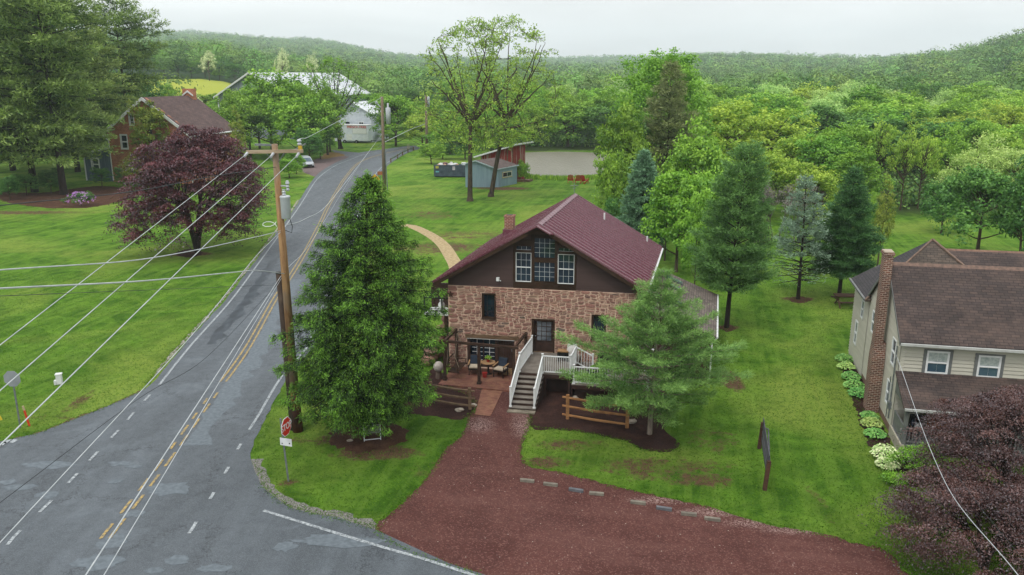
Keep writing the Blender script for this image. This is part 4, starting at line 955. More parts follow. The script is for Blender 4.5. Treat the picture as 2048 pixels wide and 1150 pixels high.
for a in (.0, 3.2, 6.4, 9.6): MB().box(RH, a, a+.14, -1.97, -1.83, .45, PZ0-.2).build('porch_post', GREYT, rh)
MB().box(RH, 0, RW2, -2.0, -.02, .36, .45).build('porch_floor', GREYT, rh)
MB().box(RH, -.06, .0, -2.02, .0, .0, .46).box(RH, -.06, .1, -2.06, -2.0, .0, .46).build('porch_skirt', simple('cream_board', C(192, 186, 166, K), C(160, 154, 138, K), 3, .7), rh)
m_ = MB(); m_.box(RH, .14, RW2, -1.93, -1.87, 1.12, 1.18).box(RH, .14, RW2, -1.92, -1.88, .55, .59).box(RH, .04, .1, -1.83, -.05, 1.12, 1.18).box(RH, .05, .09, -1.83, -.05, .46, 1.1)
for i in range(70): m_.box(RH, .25+i*.13, .28+i*.13, -1.915, -1.885, .59, 1.12)
m_.build('porch_railing', GREYT, rh)
# chimney against the gable
RBR2 = brickmat('house_chimney_brick', C(126, 78, 62, K), C(84, 56, 48, K), C(180, 160, 146, K), R_(13), 1, 1, 1, .22, .085, .016)
cb = MB(); cb.box(RH, -.55, -.02, 2.35, 3.15, 0, 2.6).hexa([RH.w(-.55, 2.35, 2.6), RH.w(-.02, 2.35, 2.6), RH.w(-.02, 3.15, 2.6), RH.w(-.55, 3.15, 2.6), RH.w(-.5, 2.5, 3.3), RH.w(-.02, 2.5, 3.3), RH.w(-.02, 3.15, 3.3), RH.w(-.5, 3.15, 3.3)])
cb.box(RH, -.5, -.14, 2.5, 3.15, 3.3, 7.35).box(RH, -.55, -.1, 2.45, 3.2, 7.35, 7.45); cho2 = cb.build('chimney', RBR2, rh); MB().box(RH, -.52, -.13, 2.5, 3.15, 7.45, 7.5).build('cap', simple('cement_cap', C(186, 170, 150, K)), cho2)
# rear wing
DKSH = brickmat('dark_shingles', C(76, 72, 74, K), C(62, 60, 62, K), C(44, 42, 44, K), R_(12), 0, 1, 1.6, .3, .14, .012)
BRSH = brickmat('wing_shingles', C(104, 92, 82, K), C(84, 76, 70, K), C(58, 52, 48, K), R_(12), 1, 0, 1.5, .34, .15, .012)
wg = MB(); wB0, wB1 = 6.82, 10.75
wl = Fr(RH.w(-.02, wB1, 0)[:2], (-RH.n[0], -RH.n[1]), (RH.u[0], RH.u[1]))
q1 = (.85, 1.4, 2.75, 3.75); q2 = (1.75, 2.35, .95, 2.1)
q1 = (2.3, 2.8, 2.85, 3.75); q2 = (1.25, 1.8, 1.1, 2.3)
wg.box(wl, 0, wB1-wB0, .03, .2, 0, 4.15).box(RH, .2, 9, wB1-.2, wB1, 0, 4.15); wg.build('wing_wall', VS, rh)
lap(wl, lambda z: (0, wB1-wB0), [q1, q2], .2, 4.15, .16, VS, 'siding', rh, b=.03, lip=.042)
for q in (q1, q2): window(wl, *q, rh, 1, 2, case=WHT, sash=WHT, glass=GLASSB, cw=.05, sw=.03, mun=.02, double=True, proud=.035, rec=0, sill=False)
ap = RH.w(3.0, 8.75, 7.0); A_, B_, C_, D_ = RH.w(-.3, wB0-.25, 4.22), RH.w(-.3, wB1+.25, 4.22), RH.w(6.4, wB1+.25, 4.22), RH.w(6.4, wB0-.25, 4.22)
hp = MB(); hp.slab([B_, A_, ap], .08); hp.slab([C_, B_, ap], .08); hip = hp.build('wing_roof', DKSH, rh)
hp = MB(); hp.slab([A_, D_, ap], .08); hp.slab([D_, C_, ap], .08); hp.build('wing_roof', BRSH, rh)
MB().bar(ap, D_, .18, .06).bar(ap, A_, .1, .05).build('hip_cap', simple('hip_shingle', C(134, 110, 94, K), C(104, 88, 78, K), 6, .9), hip)
MB().bar(B_, A_, .1, .1).build('gutter', GREYT, hip)
r3 = MB(); roof2(r3, RH, 3.2, RW2+1, 8.8, 14.6, 11.7, 4.4, 5.95); r3.build('back_roof', SH_F, rh)
MB().box(RH, 3.5, RW2, 9.1, 14.3, 0, 4.35).build('back_wall', VS, rh)
MB().prism(Fr(RH.w(0, 0, 0)[:2], RH.n, RH.u), [(11.54, 5.85), (11.7, 5.98), (11.86, 5.85), (11.7, 5.93)], 3.19, RW2).build('ridge_cap', simple('ridge_shingle2', C(140, 110, 92, K), C(108, 86, 74, K), 6, .9), rh)
# meter pipe and service mast
mm = MB(); mm.tube([RH.w(-.06, .35, .6), RH.w(-.06, .35, 3.9)], .03, 6).tube([RH.w(-.08, .7, .5), RH.w(-.08, .7, 2.4)], .02, 6); mm.box(left, 6.3, 6.5, -.14, -.0, 1.05, 1.35); mm.build('service_mast', GALV, rh)

# ------------------------------------------------------------------ brick house on the left
BH = axes(13, 14, (-58, 118)); bh = thing('brick_house', 'red brick house with brown roof and white gable boards behind the red maple', 'house', BH.w(6, 5, 0))
BRK2 = brickmat('red_brick', C(200, 124, 90, K), C(170, 100, 74, K), C(196, 160, 134, K), R_(13), 1, 1, 1, .42, .16, .02, bias=-.1)
BW, BD, BE, BP = 13.2, 11.0, 7.3, 12.0
u1 = BH.rect(241, 270, 256, 297); u2 = BH.rect(258, 229, 268, 250); u3 = (9.6, 10.6, 4.6, 6.6); u4 = (2.8, 3.7, .9, 2.7)
bo = lambda z: (0 if z < BE else (z-BE)/(BP-BE)*BW/2, BW if z < BE else BW-(z-BE)/(BP-BE)*BW/2)
wall(BH, bo, [u1, u2, u3, u4], 0, .35, BRK2, 'wall', bh, [0, BE, BE+1.5, BE+3, BP-.1])
MB().box(BH, 0, .35, .35, BD, 0, BE).box(BH, BW-.35, BW, .35, BD, 0, BE).box(BH, .35, BW-.35, BD-.3, BD, 0, BE).build('side_wall', BRK2, bh)
for q, d in ((u1, 1), (u2, 0), (u3, 1), (u4, 1)): window(BH, *q, bh, 1 if d else 2, 2 if d else 3, case=WHT, sash=WHT, cw=.14, sw=.09, mun=.05, double=bool(d), proud=.05, rec=.08)
SHB = brickmat('purple_brown_shingles', C(108, 86, 82, K), C(92, 74, 72, K), C(74, 60, 58, K), R_(13), 0, 1, 1.7, .5, .25, .02)
bs = (BP-BE)/(BW/2); r_ = MB()
r_.slab([BH.w(-.6, -.5, BE-.6*bs), BH.w(BW/2, -.5, BP), BH.w(BW/2, BD+.4, BP), BH.w(-.6, BD+.4, BE-.6*bs)], .15); r_.slab([BH.w(BW+.6, -.5, BE-.6*bs), BH.w(BW+.6, BD+.4, BE-.6*bs), BH.w(BW/2, BD+.4, BP), BH.w(BW/2, -.5, BP)], .15); bro = r_.build('roof', SHB, bh)
for s_, ae in ((-1, -.62), (1, BW+.62)):
    rr2 = MB().hexa([BH.w(ae, -.58, BE-.6*bs-.42), BH.w(BW/2, -.58, BP-.42), BH.w(BW/2, -.5, BP-.42), BH.w(ae, -.5, BE-.6*bs-.42), BH.w(ae, -.58, BE-.6*bs+.03), BH.w(BW/2, -.58, BP+.03), BH.w(BW/2, -.5, BP+.03), BH.w(ae, -.5, BE-.6*bs+.03)]); rr2.build('rake_board', WHT, bh)
gg = MB(); ge = BE-.6*bs-.12
for ae in (-.7, BW+.7): gg.tube([BH.w(ae, -.5, ge), BH.w(ae, BD+.4, ge)], .12, 6); gg.tube([BH.w(ae, -.4, ge), BH.w(.1 if ae < 0 else BW-.1, -.12, ge-.9), BH.w(.1 if ae < 0 else BW-.1, -.12, .2)], .07, 6)
gg.build('gutter', WHT, bh)
cF = Fr(BH.w(BW/2, BD-.6, 0)[:2], BH.u, BH.n); MB().box(cF, -.9, .9, -.4, .4, 10.5, 13.0).build('chimney', BRK2, bh); MB().prism(cF, [(-.9, 12.1), (0, 12.75), (.9, 12.1), (.9, 11.9), (0, 12.5), (-.9, 11.9)], -.55, -.42).build('parapet_board', WHT, bh)
BLU = simple('blue_grey_boards', C(104, 122, 138, K), C(80, 98, 114, K), 2, .8, .2, 20, stretch=(4, 4, .3))
ax = thing('lean_to_shed', 'slate blue boarded lean-to at the left end of the brick house', 'shed', BH.w(-2.4, 1, 0))
s1 = (-3.3, -2.25, 1.6, 3.2)
wall(BH, lambda z: (-4.6 if z < 3.9 else -4.6+(z-3.9)/.9*4.6, -.02), [s1], .1, .3, BLU, 'wall', ax, [0, 3.9, 4.8]); MB().box(BH, -4.6, -4.4, .3, 5, 0, 3.9).box(BH, -4.4, -.02, 4.8, 5, 0, 3.9).build('side_wall', BLU, ax)
window(BH, *s1, ax, 1, 2, case=WHT, sash=WHT, cw=.2, sw=.08, mun=.05, double=True, proud=.05, rec=.12, b=.1)
MB().slab([BH.w(-4.9, -.2, 3.95), BH.w(-.02, -.2, 4.95), BH.w(-.02, 5.2, 4.95), BH.w(-4.9, 5.2, 3.95)], .12).build('roof', simple('grey_felt', C(128, 132, 134, K), C(104, 108, 110, K), 3, .8), ax)
MB().hexa([BH.w(-4.92, -.26, 3.72), BH.w(-.02, -.26, 4.72), BH.w(-.02, -.2, 4.72), BH.w(-4.92, -.2, 3.72), BH.w(-4.92, -.26, 3.98), BH.w(-.02, -.26, 4.98), BH.w(-.02, -.2, 4.98), BH.w(-4.92, -.2, 3.98)]).box(BH, -4.66, -4.5, .02, .1, 0, 3.8).build('trim', WHT, ax)

# ------------------------------------------------------------------ white roofed barn and the food trailer
BA = axes(13, 14, P(440, 240, 196)[:2]); ba = thing('barn', 'big grey boarded barn with a white metal roof behind the roadside trees', 'barn', BA.w(8, 20, 0))
GRB = simple('grey_barn_boards', C(152, 160, 168, K), C(124, 132, 142, K), 1.2, .85, .2, 10, stretch=(3, 3, .2)); WRF = simple('white_roof_metal', C(226, 229, 232, .8), C(196, 202, 208, .8), .7, .45, spec=.5, stretch=(1, 1, 1))
bw, bl, be, bp = 17.6, 46, 10.2, 15.4
wall(BA, lambda z: (0 if z < be else (z-be)/(bp-be)*bw/2, bw if z < be else bw-(z-be)/(bp-be)*bw/2), [], 0, .3, GRB, 'wall', ba, [0, be, be+1.7, be+3.4, bp])
MB().box(BA, 0, .3, .3, bl, 0, be).box(BA, bw-.3, bw, .3, bl, 0, be).box(BA, .3, bw-.3, bl-.3, bl, 0, be).build('side_wall', GRB, ba)
r_ = MB(); k_ = (bp-be)/(bw/2)
for ae in (-.8, bw+.8): r_.slab([BA.w(ae, -.6, be-.8*k_+.2), BA.w(bw/2, -.6, bp+.2), BA.w(bw/2, bl+.5, bp+.2), BA.w(ae, bl+.5, be-.8*k_+.2)] if ae < 0 else [BA.w(ae, bl+.5, be-.8*k_+.2), BA.w(bw/2, bl+.5, bp+.2), BA.w(bw/2, -.6, bp+.2), BA.w(ae, -.6, be-.8*k_+.2)], .2)
rm = MB()
for i in range(60):
    b = -.5+(bl+.9)*i/59
    for ae in (-.8, bw+.8): rm.bar(BA.w(ae, b, be-.8*k_+.23), BA.w(bw/2, b, bp+.23), .05, .06)
bro2 = r_.build('roof', WRF, ba); rm.build('seam', WRF, bro2)
rr3 = MB()
for ae in (-.85, bw+.85): rr3.bar(BA.w(ae, -.65, be-.8*k_+.1), BA.w(bw/2, -.65, bp+.1), .08, .35)
rr3.box(BA, -.15, .12, -.06, 0, 0, be); rr3.build('trim', WHT, ba)
GA = axes(13, 14, P(668, 250, 190)[:2]); ga = thing('white_garage', 'white block garage with a white metal roof at the bend of the road', 'garage', GA.w(5, 4, 0))
WB = simple('white_blockwork', C(214, 220, 228, .8), C(190, 198, 208, .8), 1.5, .7)
MB().box(GA, 0, 9.2, 0, 10, 0, 6.6).prism(GA, [(0, 6.6), (9.2, 6.6), (4.6, 8.9)], 0, 10).build('wall', WB, ga)
g_ = MB(); g_.slab([GA.w(-.5, -.5, 6.45), GA.w(4.6, -.5, 9.05), GA.w(4.6, 10.4, 9.05), GA.w(-.5, 10.4, 6.45)], .15); g_.slab([GA.w(9.7, 10.4, 6.45), GA.w(4.6, 10.4, 9.05), GA.w(4.6, -.5, 9.05), GA.w(9.7, -.5, 6.45)], .15); g_.build('roof', WRF, ga)
window(GA, 6.2, 7.3, 3.6, 4.6, ga, 2, 1, case=WHT, sash=WHT, cw=.1, sw=.05, mun=.05, rec=-.025, sill=False); 
wm_ = MB().box(GA, 2.9, 3.9, -.02, -.005, 3.6, 4.6); wm_.build('window', GLASS, ga)
tq = P(678, 286, 186); TRF = axes(11, 14, tq[:2])
trl = thing('food_trailer', 'white french fries food trailer with red lettering parked before the white garage', 'trailer', TRF.w(3.5, 1.2, 0))
TLW = 7.1
MB().box(TRF, 0, TLW, 0, 2.6, .6, 4.1).build('body', simple('trailer_white', C(222, 228, 236, .85), C(206, 212, 222, .85), 2, .4), trl, bevel=.06)
MB().box(TRF, -.02, TLW+.02, -.04, 2.64, 4.101, 4.2).build('roof_rim', WHT, trl)
lt = MB(); lettering(lt, 'FRENCH FRIES', .72, TRF, TLW*.62, 3.68, -.03, 1.0, .02); lt.build('lettering', simple('red_lettering', C(206, 70, 38, K), C(196, 60, 34, K)), trl)
MB().box(TRF, 3.4, 6.7, -.03, -.002, 2.2, 3.4).build('serving_hatch', WHT, trl); MB().box(TRF, 1.9, 3.2, -.035, -.002, .75, 2.1).build('door', WHT, trl)
MB().box(TRF, 3.38, 6.72, -.02, -.001, 3.4, 3.44).box(TRF, 3.38, 6.72, -.02, -.001, 2.16, 2.2).box(TRF, 3.36, 3.4, -.02, -.001, 2.16, 3.44).box(TRF, 6.7, 6.74, -.02, -.001, 2.16, 3.44).build('hatch_trim', GREYT, trl)
for a in (1.4, 4.2):
    wm = MB().tube([TRF.w(a, -.05, .42), TRF.w(a, .2, .42)], .42, 14).build('wheel', BLK, trl); MB().tube([TRF.w(a, -.07, .42), TRF.w(a, -.051, .42)], .2, 10).build('rim', GALV, wm)
MB().bar(TRF.w(TLW, 1.3, .7), TRF.w(TLW+1.6, 1.3, .6), .12).build('drawbar', BLK, trl)

# ------------------------------------------------------------------ blue shed, red shed
BS0 = G(931, 374.5); bsA = 5
BS = Fr(BS0[:2], (1, 0), (0.56, .83)); bsd = thing('blue_shed', 'pale blue board and batten shed with a brown gable roof under the two tall trees', 'shed', BS.w(3, 2, 0))
BLU2 = simple('pale_blue_boards', C(150, 174, 186, K), C(132, 157, 170, K), 1, .75, .1, 10, stretch=(2, 2, .3)); bz = 0
X1 = G(997, 374.5)[0]-BS0[0]; ze = P(997, 337.5, BS0[1])[2]; zp = P(953, 321.5, BS0[1])[2]; ap_ = P(953, 330, BS0[1])[0]-BS0[0]
sD = 4.6
wallp = [(0, 0), (X1, 0), (X1, ze), (ap_, zp), (0, P(931, 326.5, BS0[1])[2])]
MB().prism(BS, wallp, 0, sD).build('wall', BLU2, bsd)
bt = MB()
zt_ = lambda a: wallp[4][1]+(zp-wallp[4][1])*a/ap_ if a < ap_ else zp+(ze-zp)*(a-ap_)/(X1-ap_)
for i in range(int(X1/.3)+1): a = i*.3+.05; bt.box(BS, a, a+.05, -.03, -.001, 0, zt_(a)-.05) if a < X1-.05 else None
bt.build('batten', BLU2, bsd)
BRS = simple('brown_felt_shingle', C(112, 98, 94, K), C(92, 80, 78, K), 3, .9, .3, 16); zs0 = wallp[4][1]
r_ = MB(); r_.slab([BS.w(-.3, -.25, zs0-.12), BS.w(ap_, -.25, zp+.08), BS.w(ap_, sD+.2, zp+.08), BS.w(-.3, sD+.2, zs0-.12)], .08)
r_.slab([BS.w(X1+.15, -.25, ze-.02), BS.w(X1+.15, sD+.2, ze+.1), BS.w(ap_, sD+.2, zp+.08), BS.w(ap_, -.25, zp+.08)], .08); r_.build('roof', BRS, bsd)
r_ = MB(); r_.bar(BS.w(-.3, -.27, zs0-.17), BS.w(ap_, -.27, zp+.02), .04, .14).bar(BS.w(ap_, -.27, zp+.02), BS.w(X1+.15, -.27, ze-.08), .04, .14).bar(BS.w(X1+.17, -.25, ze-.06), BS.w(X1+.17, sD+.2, ze+.05), .05, .14); r_.build('eaves_trim', simple('pale_blue_trim', C(196, 214, 224, K), C(180, 200, 210, K)), bsd)
SS = Fr(BS.w(X1, 0, 0)[:2], BS.n, (-1, 0)); wd = window(SS, 1.0, 3.2, 1.25, 1.9, bsd, 2, 1, case=simple('tan_frame', C(196, 180, 130, K)), sash=WHT, cw=.1, sw=.05, mun=.05, proud=.03, rec=-.02)
RS0 = G(957, 362)
RS = Fr((P(962, 352, 117)[0], 117), (1, 0), (.5, .86)); rsd = thing('red_shed', 'old red board shed with a slanting grey metal roof beside the pond', 'shed', RS.w(2.5, 2, 0))
RDB = simple('faded_red_boards', C(146, 50, 44, K), C(166, 150, 134, K), 1.6, .85, .3, 12, stretch=(3, 3, .22), lo=.52, hi=.6); RWd = P(1026, 352, 117)[0]-RS.o[0]
zl, zr_ = P(962, 312, 117)[2], P(1026, 291, 117)[2]
MB().prism(RS, [(0, 0), (RWd, 0), (RWd, zr_), (0, zl)], 0, 3.6).build('wall', RDB, rsd)
MB().box(RS, RWd-.9, RWd-.7, -.03, -.001, 1.5, zr_-.2).box(RS, RWd-2.4, RWd-2.0, -.03, -.001, .1, zr_-1).box(RS, RWd-.1, RWd+.02, -.04, -.001, 0, zr_-.1).build('bare_board', TIM, rsd)
r_ = MB(); r_.slab([RS.w(-.7, -.6, zl-.1), RS.w(RWd+.9, -.6, zr_+.25), RS.w(RWd+.9, 4.3, zr_+.25), RS.w(-.7, 4.3, zl-.1)], .1); sro = r_.build('roof', simple('streaky_metal_roof', C(176, 182, 192, K), C(116, 118, 128, K), .8, .5, stretch=(.3, 3, 1), spec=.5), rsd)
MB().bar(RS.w(-.7, -.63, zl-.12), RS.w(RWd+.9, -.63, zr_+.23), .05, .2).bar(RS.w(RWd+.93, -.6, zr_+.22), RS.w(RWd+.93, 4.3, zr_+.22), .05, .2).build('fascia', WHT, sro)
MB().box(RS, RWd+.1, RWd+2.0, .6, 1.8, 0, .3).build('step', TIM, rsd)
# ------------------------------------------------------------------ poles and cables
def pole_mat(name, c1, c2, c3):
    m = NT(name); v = m.pos((1, 1, .14)); n = m.noise(v, 6, 6, .75, .4); n2 = m.noise(m.pos(), .9, 4)
    col = m.mix(m.rng(n, .35, .65), c1, c2); col = m.mix(m.rng(n2, .5, .7), col, c3); m.bump(n, .8, .03); return m.fin(col, .85)
PM1 = pole_mat('honey_pole_wood', C(178, 142, 100, K), C(124, 88, 58, K), C(140, 124, 106, K)); PM2 = pole_mat('dark_pole_wood', C(78, 64, 54, K), C(52, 42, 36, K), C(96, 82, 70, K)); PM3 = pole_mat('grey_pole_wood', C(150, 132, 110, K), C(108, 92, 76, K), C(128, 118, 104, K))
PM4 = pole_mat('red_brown_butt', C(130, 70, 30, K), C(62, 34, 20, K), C(40, 26, 18, K))
CER = simple('grey_porcelain', C(196, 200, 204, K), C(170, 176, 182, K), 6, .3)
pb_ = G(596, 862); ptop = P(549, 288, pb_[1]); ptx = (ptop[0]-pb_[0])
up = thing('utility_pole', 'tall honey-coloured utility pole with crossarm, transformer and many cables', 'utility pole', (pb_[0], pb_[1], 0), 'utility poles')
def pz(z): return (pb_[0]+ptx*z/ptop[2], pb_[1], z)
MB().tube([pz(1.9), pz(ptop[2]*.6), pz(ptop[2])], [.185, .16, .12], 12).build('pole', PM1, up, True); MB().tube([pz(0), pz(1.9)], [.23, .186], 12).build('pole_butt', PM4, up, True)
al = P(493, 304, pb_[1]-.2); ar = P(606, 302, pb_[1]-.2)
MB().bar((al[0], al[1], al[2]), (ar[0], ar[1], ar[2]), .1, .13).build('crossarm', simple('pale_arm_wood', C(190, 170, 144, K), C(146, 126, 102, K), 4, .85, stretch=(.3, 1, 1)), up)
MB().bar((al[0]+1.75, al[1]+.38, al[2]+.02), (ar[0], ar[1]+.5, ar[2]+.25), .05).bar((al[0]+.2, al[1]+.5, al[2]+.25), (al[0]+1.1, al[1]+.5, al[2]+.22), .08).build('top_arm', GALV, up)
MB().bar(pz(al[2]-.55), (al[0]+.75, al[1]+.1, al[2]-.05), .03).bar(pz(al[2]-.55), (ar[0]-.75, ar[1]+.1, ar[2]-.05), .03).build('brace', GALV, up)
ins = []
for px_, py_ in ((493, 308), (545, 309), (596, 309)):
    p = P(px_, py_, pb_[1]-.35); ins.append(p); MB().tube([(p[0], p[1]+.18, p[2]+.05), (p[0]-.02, p[1]-.2, p[2]-.08)], [.06, .045], 8).build('insulator', CER, up)
MB().box(WF, ar[0]-.18, ar[0]-.05, ar[1]-.02, ar[1]+.12, ar[2]+.05, ar[2]+.2).build('tag_plate', simple('yellow_tag', C(214, 178, 60, K)), up)
MB().lathe((ar[0]-.15, ar[1]+.1, ar[2]+.2), [(.04, 0), (.1, .06), (.04, .12), (.1, .18), (.05, .26)], 10).build('arrester', CER, up)
tp = P(571, 410, pb_[1]-.1); tq_ = tp
tf = MB().lathe((tp[0], tp[1], tp[2]-.55), [(.17, 0), (.2, .03), (.2, .85), (.22, .88), (.18, .93)], 14).build('transformer', simple('transformer_paint', C(206, 212, 216, K), C(188, 194, 198, K), 3, .4), up, True)
MB().lathe((tp[0]-.03, tp[1], tp[2]+.38), [(.05, 0), (.09, .05), (.05, .1), (.09, .15), (.05, .2), (.07, .25)], 10).build('bushing', CER, tf)
cp = P(575, 372, pb_[1]-.1); MB().tube([(cp[0]-.42, cp[1]+.1, cp[2]), (cp[0], cp[1], cp[2])], .03, 6).lathe((cp[0], cp[1], cp[2]-.2), [(.05, 0), (.08, .06), (.04, .12), (.08, .18), (.04, .24), (.09, .3), (.05, .42)], 10).build('cutout', CER, up)
lb_ = MB()
q0 = P(553, 452, pb_[1]-.15); lb_.tube([(q0[0]+.28*math.cos(t)-.25, q0[1]-.1+.1*math.sin(t), q0[2]+.13*math.sin(t)+.03*t) for t in [k*.7 for k in range(10)]], .014, 5); lb_.build('cable_coil', WHT, up)
q0 = P(568, 458, pb_[1]-.15); MB().tube([(q0[0]+.2, q0[1], q0[2]+.7), (q0[0]+.35, q0[1], q0[2]+.1), (q0[0]+.3, q0[1], q0[2]-.15), (q0[0]+.05, q0[1], q0[2]-.05)], .015, 5).build('drop_wire', BLK, up)
# dark short pole
pb2 = G(601, 866); pt2 = P(554, 549, pb2[1]+.1); pb2 = (G(589, 858)[0], G(589, 858)[1], 0)
dp = thing('stub_pole', 'short dark utility pole close behind the honey-coloured one', 'utility pole', pb2, 'utility poles')
MB().tube([pb2, (pt2[0], pb2[1], pt2[2])], [.2, .14], 12).build('pole', PM2, dp, True); MB().tube([(pt2[0], pb2[1], pt2[2]-.02), (pt2[0], pb2[1], pt2[2]+.05)], [.15, .12], 12).build('cap', BLK, dp)
# far poles
p2 = G(769, 388); t2 = P(764, 193, p2[1]); fp = thing('utility_pole', 'brown utility pole with grey transformer standing at the far bend', 'utility pole', p2, 'utility poles')
MB().tube([p2, (t2[0], p2[1], t2[2])], [.24, .17], 10).build('pole', PM3, fp, True); c = P(773, 232, p2[1]); MB().lathe((c[0]+.25, c[1]-.2, c[2]-1), [(.3, 0), (.32, 2.0), (.1, 2.1), (.12, 2.6)], 10).build('transformer', CER, fp, True)
c = P(753, 206, p2[1]); MB().tube([(t2[0], p2[1], c[2]-.6), (c[0]+.5, c[1], c[2]-.5), (c[0], c[1], c[2])], .07, 6).lathe((c[0], c[1], c[2]-.1), [(.15, 0), (.2, .2), (.05, .3)], 8).build('lamp_arm', CER, fp)
MB().tube([(p2[0]+.45, p2[1]-.1, 0), (p2[0]+.3, p2[1]-.1, 5.5)], .07, 6).build('conduit', GALV, fp)
p3 = P(853, 275, 158); t3 = P(852, 188, 158); f3_ = thing('utility_pole', 'pale grey utility pole half hidden by roadside trees', 'utility pole', (p3[0], 158, 0), 'utility poles')
MB().tube([(p3[0], 158, 0), (t3[0], 158, t3[2])], [.3, .22], 8).build('pole', PM3, f3_, True); MB().lathe((t3[0]+.45, 157.8, t3[2]-2.4), [(.25, 0), (.25, 1.8), (.1, 2)], 8).build('transformer', CER, f3_, True)

WIRE = simple('aluminium_wire', C(196, 200, 204, .85), C(170, 176, 180, .85), 3, .45); WIRED = simple('dark_cable', C(60, 64, 68, K), C(46, 50, 54, K), 3, .6)
def cable(name, pts, r, mat, label, sag=0, cat='cable', group='overhead cables'):
    P3 = [Vector(p) for p in pts]; out = []; m_ = len(P3)
    for i in range(m_-1):
        p1, p2 = P3[i], P3[i+1]; p0 = P3[i-1] if i else p1*2-p2; p3 = P3[i+2] if i+2 < m_ else p2*2-p1
        l1 = max(.01, (p2-p1).length); t1 = (p2-p0)*(l1/max(.01, (p1-p0).length+l1)); t2 = (p3-p1)*(l1/max(.01, (p3-p2).length+l1))
        for k in range(14):
            t = k/14; out.append(p1*(2*t**3-3*t*t+1)+t1*(t**3-2*t*t+t)+p2*(-2*t**3+3*t*t)+t2*(t**3-t*t))
    out.append(P3[-1]); o = MB().tube(out, r, 5).build(name, mat); return tag(o, label, cat, group)
def ext(a, b, k): a = Vector(a); b = Vector(b); return tuple(a+(b-a)*k)
for i, (py, Yb, lb) in enumerate(((690, 13.2, 'left end'), (781, 11.2, 'middle'), (890, 9.3, 'right end'))):
    b = P(0, py, Yb); e = ext(ins[i], b, 1.9)
    cable('power_line', [ins[i], b, e], .010, WIRE, 'pale power line running down left from the %s of the crossarm' % lb, .0)
pcon = P(553, 550, pb_[1]-.2); c1 = P(515, 541, 27.5); c2 = P(474, 544, 24); c3 = P(285, 562, 17); c4 = P(0, 577, 12.5)
cable('power_line', [pz(pcon[2]), c1, c2, c3, c4, ext(c3, c4, 2.5)], .016, WIRE, 'thick pale cable bundle crossing the left lawn from beside the stub pole')
a = pz(P(553, 461, pb_[1])[2]); b = P(520, 472, 30); c = P(296, 517, 20); d = P(0, 540, 14)
cable('power_line', [a, b, c, d, ext(c, d, 2.5)], .014, WIRE, 'thin pale cable crossing the upper lawn to the utility pole coil')
a = pz(P(547, 334, pb_[1])[2]); b = P(430, 352, 26); c = P(271, 382, 21); d = P(0, 411, 16)
cable('power_line', [a, b, c, d, ext(c, d, 2.5)], .012, WIRED, 'thin cable passing in front of the red maple and the left shrubs')
a = P(556, 570, pb2[1]); b = P(520, 571, 28); d = P(0, 592, 13); cable('power_line', [a, b, d, ext(b, d, 1.8)], .006, WIRED, 'very thin dark wire from the stub pole over the left lawn')
a = P(562, 552, pb2[1]-.2); b = P(188, 1125, 12.5); cable('power_line', [a, b, ext(a, b, 2.2)], .014, WIRE, 'thick pale line sloping down the road from the stub pole')
a = P(563, 556, pb2[1]-.2); b = P(208, 1150, 11.5); cable('power_line', [a, b, ext(a, b, 2.2)], .009, WIRE, 'thin pale line sloping down the road from the stub pole')
a = pz(P(555, 462, pb_[1])[2]); m_ = P(515, 509, 30); b = P(383, 671, 21.5); c = P(0, 1085, 13); cable('power_line', [a, m_, b, c, ext(b, c, 2)], .011, WIRE, 'pale line running down along the left edge of the road')
a = P(411, 716, 26); b = P(282, 794, 21); c = P(0, 1005, 14.5); d = P(562, 560, pb2[1]); cable('power_line', [d, a, b, c, ext(b, c, 2.2)], .008, WIRED, 'dark line slanting across the junction from the stub pole')
a = pz(P(573, 452, pb_[1])[2]); b = P(606, 440, 42); c = P(661, 402, 62); d = (p2[0], p2[1], P(766, 268, p2[1])[2]); cable('power_line', [a, b, c, d], .016, WIRE, 'twisted service cable leading over the road behind the spruce', .0)
a = (t2[0], p2[1], P(765, 285, p2[1])[2]); cable('power_line', [a, P(828, 256, 158), P(853, 247, 158)], .04, WIRE, 'pale cable between the two far poles')
a = (ar[0]-.3, ar[1]+.4, ar[2]+.4); b = P(640, 262, 80); d = (t2[0], p2[1], t2[2]-.1); cable('power_line', [a, b, d], .02, WIRE, 'high wire from the crossarm to the top of the far brown pole')
a = pz(P(570, 542, pb_[1])[2]); b = P(625, 480, 60); c = P(720, 330, 116); cable('power_line', [a, b, c, (p2[0], p2[1], 6.5)], .010, WIRE, 'thin wire from low on the pole along the road')
hx = RH.w(-.1, .2, 3.55); a = P(1888, 960, 21); b = P(2036, 1150, 14); cable('service_drop', [hx, a, b, ext(a, b, 3)], .010, WIRE, 'pale service line hanging from the clapboard house corner', .0)
a = P(1946, 995, 19); b = P(2048, 1121, 15.5); a0_ = P(1815, 800, 27); cable('service_drop', [hx, a0_, a, b, ext(a, b, 3)], .005, WIRED, 'fine dark line beside the service line over the right maple')

